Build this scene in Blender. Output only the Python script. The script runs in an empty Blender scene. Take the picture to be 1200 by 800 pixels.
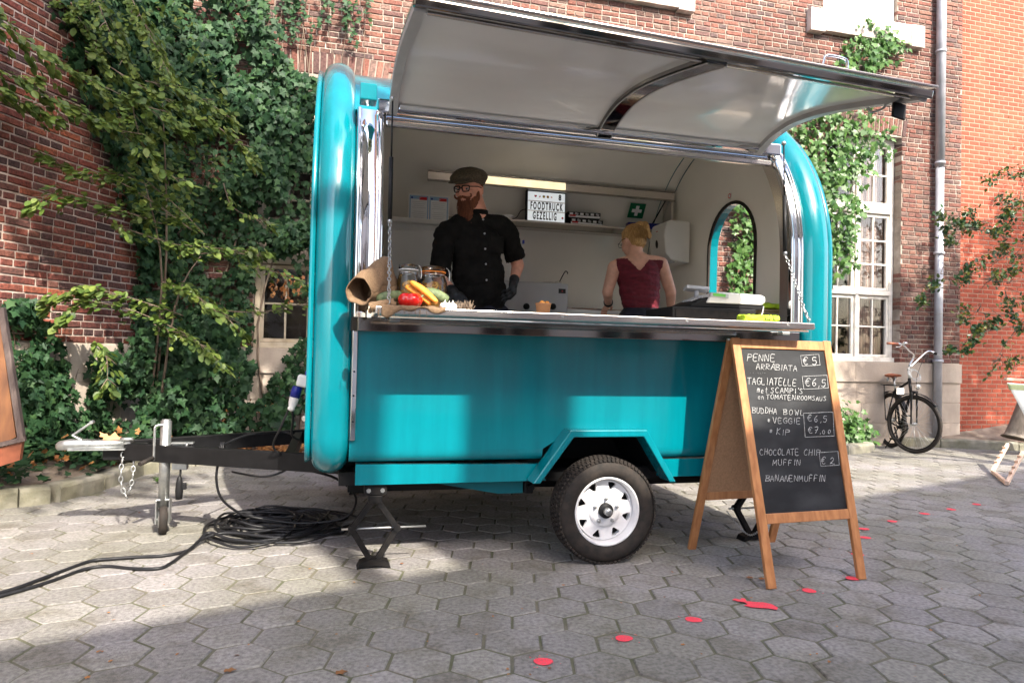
import bpy, bmesh, math, random
import numpy as np
from mathutils import Vector, Matrix, noise
random.seed(7); RNG=np.random.default_rng(11)
S=bpy.context.scene; COL=S.collection
PI=math.pi; rad=math.radians
# ------------------------------------------------------------------ camera
TH=rad(14.5); FPX=800.0; ROLL=rad(1.3); PITCH=math.atan(16/800)
CAM=Vector((-1.385,-3.494,1.10))
r0=Vector((math.cos(TH),-math.sin(TH),0)); d0=Vector((math.sin(TH),math.cos(TH),0)); z0=Vector((0,0,1))
FW=d0*math.cos(PITCH)+z0*math.sin(PITCH); UP0=z0*math.cos(PITCH)-d0*math.sin(PITCH)
RT=r0*math.cos(ROLL)+UP0*math.sin(ROLL); UP=UP0*math.cos(ROLL)-r0*math.sin(ROLL)
cd=bpy.data.cameras.new('camera'); cam=bpy.data.objects.new('camera',cd); COL.objects.link(cam)
cam.matrix_world=Matrix(((RT.x,UP.x,-FW.x,CAM.x),(RT.y,UP.y,-FW.y,CAM.y),(RT.z,UP.z,-FW.z,CAM.z),(0,0,0,1)))
cd.sensor_width=36; cd.lens=24; cd.clip_start=0.05; cd.clip_end=500
cd.dof.use_dof=False
S.camera=cam
S.cycles.diffuse_bounces=9; S.cycles.max_bounces=18; S.cycles.glossy_bounces=6
S.render.resolution_x=1024; S.render.resolution_y=682
# ------------------------------------------------------------------ sky and sun
SUN=Vector((0.317,-1.053,1.0)).normalized()          # direction towards the sun
el=math.asin(SUN.z); az=math.atan2(SUN.x,SUN.y)
w=bpy.data.worlds.new('World'); S.world=w; w.use_nodes=True
nt=w.node_tree; bg=nt.nodes['Background']
sk=nt.nodes.new('ShaderNodeTexSky'); sk.sky_type='NISHITA'; sk.sun_disc=False
sk.sun_elevation=el; sk.sun_rotation=az; sk.altitude=50; sk.air_density=1.0; sk.dust_density=4.0; sk.ozone_density=1.0
nt.links.new(sk.outputs[0],bg.inputs['Color']); bg.inputs['Strength'].default_value=0.15
sl=bpy.data.lights.new('sun','SUN'); sl.energy=2.75; sl.angle=rad(0.5); sl.color=(1,0.93,0.80)
so=bpy.data.objects.new('sun',sl); COL.objects.link(so); so.rotation_euler=SUN.to_track_quat('Z','Y').to_euler(); so.location=(3,-8,12)
S.view_settings.view_transform='Standard'; S.view_settings.look='None'; S.view_settings.exposure=2.02; S.view_settings.gamma=1
# ------------------------------------------------------------------ helpers
def proj(p):
    v=Vector(p)-CAM; w_=v.dot(FW)
    return (600+FPX*v.dot(RT)/w_, 400-FPX*v.dot(UP)/w_, w_)
def atY(x,y,Y):
    q=FW+RT*((x-600)/FPX)-UP*((y-400)/FPX); t=(Y-CAM.y)/q.y; return CAM+q*t
def atZ(x,y,Z=0):
    q=FW+RT*((x-600)/FPX)-UP*((y-400)/FPX); t=(Z-CAM.z)/q.z; return CAM+q*t
ORG={}
def org(o):
    return ORG.get(o.name,Vector((0,0,0))) if o is not None else Vector((0,0,0))
def tag(o,label=None,cat=None,group=None,kind=None):
    if label: o['label']=label
    if cat: o['category']=cat
    if group: o['group']=group
    if kind: o['kind']=kind
    return o
def thing(name,label,cat,loc,group=None):
    o=bpy.data.objects.new(name,None); COL.objects.link(o); o.location=loc; o.empty_display_size=0.05
    ORG[o.name]=Vector(loc); return tag(o,label,cat,group)
def link_mesh(name,me,parent=None,loc=None):
    o=bpy.data.objects.new(name,me); COL.objects.link(o)
    if parent is not None: o.parent=parent; ORG[o.name]=org(parent).copy()
    if loc is not None: o.location=loc
    return o
class MB:
    def __init__(s): s.v=[]; s.f=[]; s.sm=[]
    def add(s,vs,fs,smooth=False):
        b=len(s.v); s.v+= [tuple(v) for v in vs]; s.f+=[tuple(b+i for i in f) for f in fs]; s.sm+=[smooth]*len(fs); return s
    def box(s,c,size,rot=None,bev=0.0):
        hx,hy,hz=[a/2 for a in size]
        if bev<=0:
            vs=[Vector((x*hx,y*hy,z*hz)) for x in(-1,1) for y in(-1,1) for z in(-1,1)]
            fs=[(0,1,3,2),(4,6,7,5),(0,4,5,1),(2,3,7,6),(0,2,6,4),(1,5,7,3)]
        else:
            b=min(bev,hx*.9,hy*.9,hz*.9); bm=bmesh.new(); bmesh.ops.create_cube(bm,size=1)
            for v in bm.verts: v.co=Vector((v.co.x*2*hx,v.co.y*2*hy,v.co.z*2*hz))
            bmesh.ops.bevel(bm,geom=bm.edges[:],offset=b,segments=2,profile=.5,affect='EDGES')
            bm.verts.index_update(); vs=[v.co.copy() for v in bm.verts]; fs=[[v.index for v in f.verts] for f in bm.faces]; bm.free()
        if rot is not None:
            R=rot if isinstance(rot,Matrix) else Matrix.Rotation(rot,3,'Z'); vs=[R@v for v in vs]
        c=Vector(c); return s.add([v+c for v in vs],fs)
    def bar(s,a,b,w,h,up=(0,0,1),bev=0):
        a=Vector(a);b=Vector(b);x=(b-a);L=x.length;x.normalize();up=Vector(up);y=up.cross(x);y.normalize();z=x.cross(y)
        R=Matrix((x,y,z)).transposed(); return s.box((a+b)/2,(L,w,h),R,bev)
    def tube(s,pts,r,n=8,cap=True,closed=False,smooth=True):
        P=[Vector(p) for p in pts]; m=len(P); rs=r if hasattr(r,'__len__') else [r]*m
        T=[]
        for i in range(m):
            a=P[(i-1)%m] if closed or i>0 else P[i]; b=P[(i+1)%m] if closed or i<m-1 else P[i]
            t=(b-a); T.append(t.normalized() if t.length>1e-9 else Vector((0,0,1)))
        u=T[0].orthogonal().normalized(); vs=[]
        for i in range(m):
            u=(u-T[i]*u.dot(T[i])); u=u.normalized() if u.length>1e-6 else T[i].orthogonal().normalized(); v=T[i].cross(u)
            for k in range(n):
                a=2*PI*k/n; vs.append(P[i]+(u*math.cos(a)+v*math.sin(a))*rs[i])
        fs=[]
        for i in range(m if closed else m-1):
            for k in range(n):
                j=(i+1)%m; fs.append((i*n+k,i*n+(k+1)%n,j*n+(k+1)%n,j*n+k))
        s.add(vs,fs,smooth)
        if cap and not closed:
            b=len(s.v)-len(vs); s.f.append(tuple(b+k for k in range(n))[::-1]); s.f.append(tuple(b+(m-1)*n+k for k in range(n))); s.sm+=[False,False]
        return s
    def lathe(s,prof,c=(0,0,0),axis=(0,0,1),n=24,smooth=True,a0=0,a1=2*PI):
        ax=Vector(axis).normalized(); u=ax.orthogonal().normalized(); v=ax.cross(u); c=Vector(c); vs=[];full=abs(a1-a0-2*PI)<1e-6; m=n if full else n+1
        for (r,h) in prof:
            for k in range(m):
                a=a0+(a1-a0)*k/n; vs.append(c+ax*h+(u*math.cos(a)+v*math.sin(a))*max(r,1e-5))
        fs=[]
        for i in range(len(prof)-1):
            for k in range(n): fs.append((i*m+k,i*m+(k+1)%m,(i+1)*m+(k+1)%m,(i+1)*m+k))
        return s.add(vs,fs,smooth)
    def ell(s,c,r,n=12,m=8,rot=None):
        c=Vector(c); r=r if hasattr(r,'__len__') else (r,r,r); vs=[];fs=[]
        for i in range(m+1):
            t=PI*i/m
            for k in range(n):
                a=2*PI*k/n; v=Vector((r[0]*math.sin(t)*math.cos(a),r[1]*math.sin(t)*math.sin(a),r[2]*math.cos(t)))
                if rot is not None: v=rot@v
                vs.append(c+v)
        for i in range(m):
            for k in range(n): fs.append((i*n+k,(i+1)*n+k,(i+1)*n+(k+1)%n,i*n+(k+1)%n))
        return s.add(vs,fs,True)
    def prism(s,poly,vec,holes=None,smooth=False):
        P=[Vector(p) for p in poly]; vec=Vector(vec); n=len(P)
        s.add(P+[p+vec for p in P],[tuple(range(n))[::-1],tuple(range(n,2*n))]+[(i,(i+1)%n,n+(i+1)%n,n+i) for i in range(n)],smooth); return s
    def ribbon(s,pts,wv,smooth=False):     # strip from points and width vectors
        vs=[];n=len(pts)
        for p,wd in zip(pts,wv): p=Vector(p);wd=Vector(wd); vs+=[p-wd,p+wd]
        return s.add(vs,[(2*i,2*i+1,2*i+3,2*i+2) for i in range(n-1)],smooth)
    def mesh(s,name,mat,o=None):
        me=bpy.data.meshes.new(name); vs=s.v if o is None else [(v[0]-o[0],v[1]-o[1],v[2]-o[2]) for v in s.v]
        me.from_pydata(vs,[],s.f); me.polygons.foreach_set('use_smooth',s.sm)
        if mat is not None: me.materials.append(mat)
        me.update(); return me
    def build(s,name,mat,parent=None,label=None,weld=False,bevel=0):
        me=s.mesh(name,mat,org(parent))
        if weld or bevel:
            bm=bmesh.new(); bm.from_mesh(me)
            if weld: bmesh.ops.remove_doubles(bm,verts=bm.verts[:],dist=1e-4)
            bmesh.ops.recalc_face_normals(bm,faces=bm.faces[:]); bm.to_mesh(me); bm.free()
        o=link_mesh(name,me,parent)
        if bevel:
            m=o.modifiers.new('b','BEVEL'); m.width=bevel; m.segments=2; m.limit_method='ANGLE'
        if label: o['label']=label
        return o
def smooth_path(pts,k=6,closed=False):
    P=[Vector(p) for p in pts]; n=len(P); out=[]
    rng=range(n) if closed else range(n-1)
    for i in rng:
        p0=P[(i-1)%n] if closed or i>0 else P[i]; p1=P[i]; p2=P[(i+1)%n]; p3=P[(i+2)%n] if closed or i<n-2 else p2
        for j in range(k):
            t=j/k; out.append(.5*((2*p1)+(p2-p0)*t+(2*p0-5*p1+4*p2-p3)*t*t+(3*p1-p0-3*p2+p3)*t**3))
    if not closed: out.append(P[-1])
    return out
# ------------------------------------------------------------------ materials
MATS={}
def srgb(c):
    if isinstance(c,str): c=[int(c[i:i+2],16)/255 for i in (0,2,4)]; return tuple(x/12.92 if x<=.04045 else ((x+.055)/1.055)**2.4 for x in c)
    return c
def pm(name,c,rough=.5,metal=0,c2=None,scale=8,var=.15,bump=0,bscale=None,spec=.5,coat=0,island=None,trans=0,ior=1.45,translu=0,emit=0,rvar=0,detail=4,stretch=None,alpha=1,sheen=0,contrast=(.35,.65)):
    """procedural Principled: two noises drive colour and bump; `island` list = ramp colours picked per loose piece"""
    m=bpy.data.materials.new(name); m.use_nodes=True; t=m.node_tree; N=t.nodes; L=t.links; b=N['Principled BSDF']; out=N['Material Output']
    c=srgb(c); tc=N.new('ShaderNodeTexCoord'); geo=N.new('ShaderNodeNewGeometry'); vec=geo.outputs['Position']
    if stretch:
        mp=N.new('ShaderNodeMapping'); mp.inputs['Scale'].default_value=stretch; L.new(vec,mp.inputs[0]); vec=mp.outputs[0]
    ns=N.new('ShaderNodeTexNoise'); ns.inputs['Scale'].default_value=scale; ns.inputs['Detail'].default_value=detail; L.new(vec,ns.inputs['Vector'])
    rp=N.new('ShaderNodeValToRGB'); rp.color_ramp.elements[0].position=contrast[0]; rp.color_ramp.elements[1].position=contrast[1]
    if c2 is not None: ca=c; cb=srgb(c2)
    else: ca=tuple(x*(1-var) for x in c); cb=tuple(min(1,x*(1+var)) for x in c)
    rp.color_ramp.elements[0].color=(*ca,1); rp.color_ramp.elements[1].color=(*cb,1); L.new(ns.outputs[0],rp.inputs[0]); col=rp.outputs[0]
    if island:
        oi=N.new('ShaderNodeObjectInfo'); ad=N.new('ShaderNodeMath'); ad.operation='ADD'; L.new(oi.outputs['Random'],ad.inputs[0]); L.new(geo.outputs['Random Per Island'],ad.inputs[1])
        fr=N.new('ShaderNodeMath'); fr.operation='FRACT'; L.new(ad.outputs[0],fr.inputs[0])
        r2=N.new('ShaderNodeValToRGB'); r2.color_ramp.interpolation='LINEAR'; e=r2.color_ramp.elements
        while len(e)<len(island): e.new(.5)
        for i,cc in enumerate(island): e[i].position=i/(len(island)-1); e[i].color=(*srgb(cc),1)
        L.new(fr.outputs[0],r2.inputs[0]); mx=N.new('ShaderNodeMix'); mx.data_type='RGBA'; mx.blend_type='MULTIPLY'; mx.inputs[0].default_value=1
        g=N.new('ShaderNodeValToRGB'); g.color_ramp.elements[0].position=contrast[0]; g.color_ramp.elements[1].position=contrast[1]; g.color_ramp.elements[0].color=(1-var*1.6,)*3+(1,); g.color_ramp.elements[1].color=(1,1,1,1); L.new(ns.outputs[0],g.inputs[0])
        L.new(r2.outputs[0],mx.inputs[6]); L.new(g.outputs[0],mx.inputs[7]); col=mx.outputs[2]
    L.new(col,b.inputs['Base Color']); b.inputs['Roughness'].default_value=rough; b.inputs['Metallic'].default_value=metal
    b.inputs['Specular IOR Level'].default_value=spec; b.inputs['Coat Weight'].default_value=coat; b.inputs['Coat Roughness'].default_value=.06
    b.inputs['Transmission Weight'].default_value=trans; b.inputs['IOR'].default_value=ior; b.inputs['Sheen Weight'].default_value=sheen
    if rvar:
        mr=N.new('ShaderNodeMapRange'); mr.inputs[3].default_value=max(0.02,rough-rvar); mr.inputs[4].default_value=rough+rvar; n3=N.new('ShaderNodeTexNoise'); n3.inputs['Scale'].default_value=scale*1.7; L.new(vec,n3.inputs['Vector']); L.new(n3.outputs[0],mr.inputs[0]); L.new(mr.outputs[0],b.inputs['Roughness'])
    if bump:
        n2=N.new('ShaderNodeTexNoise'); n2.inputs['Scale'].default_value=bscale or scale*6; n2.inputs['Detail'].default_value=3; L.new(vec,n2.inputs['Vector'])
        bp=N.new('ShaderNodeBump'); bp.inputs['Strength'].default_value=bump; bp.inputs['Distance'].default_value=.01; L.new(n2.outputs[0],bp.inputs['Height']); L.new(bp.outputs[0],b.inputs['Normal'])
    if emit: L.new(col,b.inputs['Emission Color']); b.inputs['Emission Strength'].default_value=emit
    if translu:
        tr=N.new('ShaderNodeBsdfTranslucent'); L.new(col,tr.inputs[0]); ms=N.new('ShaderNodeMixShader'); ms.inputs[0].default_value=translu; L.new(b.outputs[0],ms.inputs[1]); L.new(tr.outputs[0],ms.inputs[2]); L.new(ms.outputs[0],out.inputs[0])
    MATS[name]=m; m.diffuse_color=(*c,1); return m
M=MATS
pm('paver',(.3,.28,.27),.85,island=[(.272,.260,.260),(.226,.215,.216),(.250,.238,.239),(.290,.277,.275),(.216,.205,.205)],scale=55,var=.28,bump=.5,bscale=160,detail=7,contrast=(.3,.62))
pm('joint',(.085,.09,.05),.95,c2=(.14,.125,.095),scale=5,bump=.6,bscale=90)
pm('soil',(.16,.12,.09),.95,c2=(.33,.27,.21),scale=6,bump=.9,bscale=60)
pm('kerb',(.22,.21,.18),.9,c2=(.33,.31,.27),scale=9,bump=.5,bscale=70)
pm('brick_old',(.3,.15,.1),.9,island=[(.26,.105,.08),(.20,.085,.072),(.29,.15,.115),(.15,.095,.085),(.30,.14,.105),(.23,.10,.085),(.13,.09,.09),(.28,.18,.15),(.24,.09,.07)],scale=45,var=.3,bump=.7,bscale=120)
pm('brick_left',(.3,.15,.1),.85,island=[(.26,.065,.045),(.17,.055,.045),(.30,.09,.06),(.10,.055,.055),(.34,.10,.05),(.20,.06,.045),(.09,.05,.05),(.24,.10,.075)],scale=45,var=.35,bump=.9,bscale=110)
pm('mortar',(.30,.255,.225),.95,c2=(.40,.35,.31),scale=14,bump=.6,bscale=110)
pm('mortar_left',(.40,.32,.27),.95,c2=(.52,.43,.37),scale=14,bump=.6,bscale=110)
pm('brick_orange',(.5,.15,.08),.85,island=[(.42,.085,.045),(.35,.068,.037),(.46,.105,.057),(.39,.08,.043)],scale=30,var=.12,bump=.3,bscale=120)
pm('mortar_orange',(.34,.20,.145),.95,scale=14,bump=.3,bscale=110)
pm('plinth',(.52,.455,.40),.9,c2=(.43,.375,.33),scale=3.2,bump=.35,bscale=60,detail=8)
pm('stone',(.66,.60,.56),.85,scale=6,bump=.25,bscale=60)
pm('white_paint',(.78,.74,.68),.5,scale=10,var=.07,bump=.1)
pm('cream_paint',(.50,.43,.33),.55,scale=10,var=.1,bump=.15)
pm('pane',(.02,.025,.03),.03,spec=1.0,scale=3)
pm('curtain',(.35,.26,.22),.9,c2=(.22,.15,.13),scale=5,stretch=(14,14,.25))
pm('zinc',(.42,.43,.47),.45,metal=.35,scale=5,var=.15,rvar=.1)
pm('teal',(.0,.178,.222),.2,coat=.55,scale=2,var=.03,spec=.5,bump=.004,bscale=2)
pm('teal_dark',(.0,.15,.19),.4,scale=4,var=.05)
pm('chrome',(.86,.86,.87),.05,metal=1,scale=3,var=.02,rvar=.02,bump=.01,bscale=5)
pm('steel',(.70,.65,.61),.24,metal=1,scale=12,var=.06,rvar=.06,stretch=(1,30,30))
pm('chrome_dark_reflect',(.30,.28,.26),.07,metal=1,scale=3,var=.05)  # chrome with mirrored dark surroundings put into its base colour
pm('galv',(.50,.51,.50),.42,metal=.9,c2=(.36,.37,.38),scale=30,rvar=.1)
pm('liner',(.80,.80,.79),.16,scale=3,var=.03,coat=.5)
pm('interior',(.91,.88,.81),.22,scale=2,var=.04,coat=.6)
pm('black_paint',(.008,.008,.009),.4,scale=20,var=.2,spec=.25)
pm('jack_black',(.007,.007,.008),.5,scale=30,c2=(.016,.014,.013),spec=.2)
pm('rubber',(.020,.018,.017),.75,spec=.25,scale=25,c2=(.036,.029,.025),bump=.15,bscale=120)
pm('rim_white',(.74,.73,.74),.35,scale=10,var=.05,coat=.3)
pm('cable',(.012,.012,.014),.45,scale=30,var=.2,spec=.35)
pm('wood_frame',(.50,.22,.085),.45,c2=(.36,.14,.05),scale=14,stretch=(3,3,.35),bump=.12,bscale=40,coat=.25)
pm('hardboard',(.42,.23,.12),.75,scale=90,var=.12,bump=.2,bscale=200)
pm('blackboard',(.007,.0075,.009),.42,scale=5,c2=(.030,.031,.034),detail=8,stretch=(1,1,2.2),contrast=(.4,.75))
pm('chalk',(.66,.66,.65),.95,scale=200,c2=(.30,.30,.30),contrast=(.3,.5))
pm('black_plastic',(.012,.012,.013),.5,scale=20,var=.1,spec=.25)
pm('white_plastic',(.74,.73,.70),.35,scale=6,var=.03)
pm('grey_plastic',(.42,.42,.43),.4,scale=6,var=.05)
pm('blue_plastic',(.01,.02,.22),.35,scale=6)
pm('green_sign',(.0,.14,.055),.4,scale=6)
pm('lime',(.42,.62,.03),.7,scale=30,var=.2)
pm('lcd',(.10,.30,.06),.3,scale=6,emit=.15)
pm('lightbox',(.80,.84,.86),.5,scale=3,var=.03,emit=.16)
pm('ink',(.01,.01,.01),.6,scale=10)
pm('red_paint',(.55,.03,.03),.6,scale=10)
pm('yellow_paint',(.75,.5,.03),.6,scale=10)
pm('orange_paint',(.7,.2,.02),.6,scale=10)
pm('paper',(.78,.79,.80),.7,scale=8,var=.03)
pm('lightblue',(.25,.42,.62),.7,scale=8,var=.05)
pm('spray',(.85,.05,.085),.9,scale=160,c2=(.50,.10,.11),contrast=(.45,.75),bump=.4,bscale=200)
pm('skin',(.66,.31,.21),.5,scale=20,var=.12,bump=.08,bscale=200)
pm('skin_pale',(.66,.36,.26),.5,scale=20,var=.1,bump=.08,bscale=200)
pm('shirt',(.010,.009,.008),.9,scale=14,var=.3,bump=.9,bscale=14,spec=.15)
pm('trousers',(.012,.012,.022),.85,scale=14,var=.3,bump=.6,bscale=22)
pm('glove',(.012,.012,.013),.55,scale=30,var=.2,bump=.4,bscale=60)
pm('beard',(.24,.075,.030),.85,c2=(.11,.036,.017),scale=60,stretch=(3,3,.4),bump=.9,bscale=90)
pm('blond',(.62,.38,.15),.6,c2=(.34,.18,.06),scale=60,stretch=(3,3,.5),bump=.8,bscale=90)
pm('tweed',(.06,.045,.028),.95,c2=(.13,.10,.065),scale=120,bump=.6,bscale=220)
pm('maroon',(.115,.007,.016),.8,scale=16,var=.25,bump=.8,bscale=12,stretch=(1,1,3))
pm('eye_white',(.42,.37,.34),.4); pm('lens_glass',(.9,.9,.9),.02,trans=1,ior=1.02)
pm('burlap',(.34,.22,.13),.95,c2=(.24,.15,.085),scale=160,bump=.9,bscale=380)
pm('glass',(.95,.98,.97),.02,trans=1,ior=1.12)
pm('pasta',(.72,.42,.11),.6,c2=(.55,.28,.07),scale=40,bump=.2)
pm('pepper',(.50,.008,.006),.15,scale=8,coat=.6)
pm('carrot',(.85,.36,.06),.45,c2=(.75,.25,.03),scale=50,stretch=(1,1,1),bump=.1)
pm('zucchini',(.08,.12,.05),.6,c2=(.17,.21,.10),scale=60)
pm('garlic',(.78,.72,.64),.5,scale=30,var=.1)
pm('kraft',(.52,.26,.12),.7,scale=30,var=.06)
pm('cardboard',(.30,.23,.13),.85,scale=30,var=.25,stretch=(1,1,40))
pm('leaf_ivy',(.05,.1,.04),.55,spec=.3,island=[(.012,.040,.018),(.022,.064,.026),(.036,.090,.034),(.018,.052,.024),(.058,.125,.042),(.024,.07,.03)],scale=30,var=.15,translu=.22)
pm('leaf_ivy_bright',(.07,.14,.04),.42,island=[(.045,.12,.03),(.07,.16,.035),(.10,.21,.045),(.05,.13,.03),(.13,.24,.06)],scale=30,var=.15,translu=.3)
pm('leaf_beech',(.1,.17,.03),.5,island=[(.08,.14,.025),(.15,.22,.04),(.06,.11,.025),(.21,.27,.055),(.045,.085,.022),(.11,.18,.035)],scale=30,var=.15,translu=.35)
pm('leaf_holly',(.04,.1,.05),.3,island=[(.025,.075,.035),(.045,.11,.045),(.065,.15,.05),(.10,.17,.04),(.22,.22,.03),(.04,.10,.045),(.05,.12,.05)],scale=30,var=.15,translu=.15)
pm('leaf_dead',(.4,.16,.05),.7,island=[(.40,.15,.04),(.28,.11,.04),(.50,.24,.08),(.20,.09,.04),(.46,.20,.06)],scale=30,var=.15,translu=.2)
pm('bark',(.12,.085,.06),.9,c2=(.22,.17,.13),scale=20,stretch=(1,1,.3),bump=.8,bscale=40)
pm('bark_grey',(.30,.26,.22),.9,c2=(.20,.17,.14),scale=12,stretch=(2,2,.4),bump=.7,bscale=40)
pm('old_wood',(.30,.115,.03),.5,c2=(.20,.07,.02),scale=9,stretch=(2,2,.5),bump=.1,coat=.2)
pm('grey_wood',(.18,.14,.125),.85,c2=(.10,.075,.07),scale=14,stretch=(2,2,.5),bump=.5,bscale=50)
pm('pale_wood',(.68,.48,.36),.6,scale=14,stretch=(2,.5,2),var=.12)
pm('canvas',(.74,.74,.68),.9,scale=60,var=.06); pm('canvas_green',(.42,.47,.26),.9,scale=60,var=.06)
pm('saddle_brown',(.26,.08,.04),.45,scale=20,var=.15)
pm('far_brick',(.34,.15,.10),.9,c2=(.22,.10,.075),scale=6,bump=.3)
pm('render_cream',(.83,.81,.76),.9,scale=2,var=.06,bump=.2)
pm('roofing',(.07,.065,.06),.85,scale=4)

# broad stains over single-colour surfaces: algae and dust on the pavers and stone, grime low on the walls
def stain(name,ca,cb,scale,pos=(.42,.62),fac=1.0,stretch=None):
    m=MATS[name]; t=m.node_tree; N=t.nodes; L=t.links; b=N['Principled BSDF']; src=b.inputs['Base Color'].links[0].from_socket
    g=N.new('ShaderNodeNewGeometry'); v=g.outputs['Position']
    if stretch: mp=N.new('ShaderNodeMapping'); mp.inputs['Scale'].default_value=stretch; L.new(v,mp.inputs[0]); v=mp.outputs[0]
    n=N.new('ShaderNodeTexNoise'); n.inputs['Scale'].default_value=scale; n.inputs['Detail'].default_value=6; n.inputs['Roughness'].default_value=.6; L.new(v,n.inputs['Vector'])
    r=N.new('ShaderNodeValToRGB'); e=r.color_ramp.elements; e[0].position=pos[0]; e[1].position=pos[1]; e[0].color=(*ca,1); e[1].color=(*cb,1); L.new(n.outputs[0],r.inputs[0])
    x=N.new('ShaderNodeMix'); x.data_type='RGBA'; x.blend_type='MULTIPLY'; x.inputs[0].default_value=fac; L.new(src,x.inputs[6]); L.new(r.outputs[0],x.inputs[7])
    L.new(x.outputs[2],b.inputs['Base Color'])
stain('paver',(.84,.84,.73),(1.06,1.04,1.03),1.1); stain('paver',(.72,.68,.62),(1.05,1.05,1.05),4.5,(.30,.48))
stain('plinth',(.76,.72,.68),(1.05,1.03,1.0),1.3,stretch=(1,1,.35)); stain('brick_old',(.70,.66,.64),(1.15,1.1,1.05),.9); stain('mortar',(.62,.58,.55),(1.1,1.08,1.05),1.6)
stain('brick_left',(.60,.58,.58),(1.15,1.1,1.05),1.1); stain('stone',(.7,.66,.62),(1.03,1.02,1),2.2,stretch=(3,1,.4)); stain('brick_orange',(.85,.80,.78),(1.04,1.03,1.0),1.2)
stain('kerb',(.66,.66,.54),(1.0,1.0,.95),3.0); stain('teal',(.86,.88,.88),(1.02,1.02,1.02),2.5,stretch=(4,4,.4)); stain('white_paint',(.80,.76,.70),(1.0,1,1),5,(.3,.45)); stain('cream_paint',(.7,.64,.56),(1.0,1,1),4,(.3,.5))

def clear_mix(nm,ior):
    t=MATS[nm].node_tree; tr=t.nodes.new('ShaderNodeBsdfTransparent'); tr.inputs[0].default_value=(.96,.98,.97,1); gl=t.nodes.new('ShaderNodeBsdfGlossy'); gl.inputs['Roughness'].default_value=.03; fr=t.nodes.new('ShaderNodeFresnel'); fr.inputs[0].default_value=ior; mx=t.nodes.new('ShaderNodeMixShader')
    t.links.new(fr.outputs[0],mx.inputs[0]); t.links.new(tr.outputs[0],mx.inputs[1]); t.links.new(gl.outputs[0],mx.inputs[2]); t.links.new(mx.outputs[0],t.nodes['Material Output'].inputs[0])
clear_mix('glass',1.5); clear_mix('lens_glass',1.4)
# ------------------------------------------------------------------ pavement of hexagonal pavers
W=0.2185; PITCHY=W*math.sqrt(3)/2; GAP=0.0105
pav=MB()
pav.add([(-30,-22,-.0045),(30,-22,-.0045),(30,14,-.0045),(-30,14,-.0045)],[(0,1,2,3)])
pave=pav.build('pavement',M['joint']); tag(pave,kind='structure',label='grey hexagonal concrete pavers with mossy joints')
A=Vector((-0.743,-1.118,0))       # measured joint between two tiles; row centre
def hexring(R,z,jit=0,rnd=None):
    return [Vector((R*math.cos(PI/6+k*PI/3)+(rnd.uniform(-jit,jit) if rnd else 0),R*math.sin(PI/6+k*PI/3)+(rnd.uniform(-jit,jit) if rnd else 0),z)) for k in range(6)]
def hexmesh(rnd):
    R=(W-GAP)/math.sqrt(3); a=hexring(R,-.015); b=hexring(R,-.005,.0015,rnd); c=hexring(R-.005,0.0,.001,rnd); cc=[Vector((0,0,.0008))]
    vs=a+b+c+cc; fs=[]
    for k in range(6):
        j=(k+1)%6; fs+=[(k,j,6+j,6+k),(6+k,6+j,12+j,12+k),(12+k,12+j,18)]
    return vs,fs
rl=random.Random(3); hv=[hexmesh(rl) for _ in range(8)]
kerb_poly_left=[(-3.55,1.75),(-3.30,1.92),(-3.14,2.3),(-3.0,2.98),(-2.72,3.45),(-2.4,4.2)]
def in_left_bed(x,y):
    if y<1.62: return x<-3.75
    for (x0,y0),(x1,y1) in zip(kerb_poly_left,kerb_poly_left[1:]):
        if y0<=y<y1: return x< x0+(x1-x0)*(y-y0)/(y1-y0)
    return x<-3.5 if y<1.75 else y>=4.2
tiles=[]
for j in range(-30,70):
    for i in range(-60,70):
        p=A+d0*(j*PITCHY)+r0*((i+(.5 if j%2==0 else 0))*W)
        if p.x<-7 or p.x>10 or p.y<-6.5 or p.y>4.3 or in_left_bed(p.x-.02,p.y): continue
        if p.x<-3.9 and p.y>.6: continue
        x,y,w_=proj(p); vis=w_>.3 and -25<x<1225 and 380<y<830
        hid=(540<x<620 and y<600) 
        tiles.append((w_ if vis and not hid else 99,p))
tiles.sort(key=lambda t:t[0])
tm=[]
for k,(vs,fs) in enumerate(hv):
    me=bpy.data.meshes.new('paver'); me.from_pydata([tuple(v) for v in vs],[],fs); me.materials.append(M['paver']); tm.append(me)
big=MB()
for n,(w_,p) in enumerate(tiles):
    rx,ry=rl.gauss(0,.007),rl.gauss(0,.007); dz=rl.uniform(-.002,.002)
    R=Matrix.Rotation(-TH+rl.gauss(0,.004),4,'Z')@Matrix.Rotation(rx,4,'X')@Matrix.Rotation(ry,4,'Y')@Matrix.Rotation(PI/3*rl.randrange(6),4,'Z')
    Mx=Matrix.Translation(p+Vector((rl.gauss(0,.0012),rl.gauss(0,.0012),dz)))@R
    if n<300:
        o=link_mesh('paver',tm[n%8],pave); o.matrix_local=Mx
    else:
        vs,fs=hv[n%8]; big.add([Mx@v for v in vs],fs)
o=big.build('pavers_beyond',M['paver'],pave); tag(o,kind='stuff')
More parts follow.
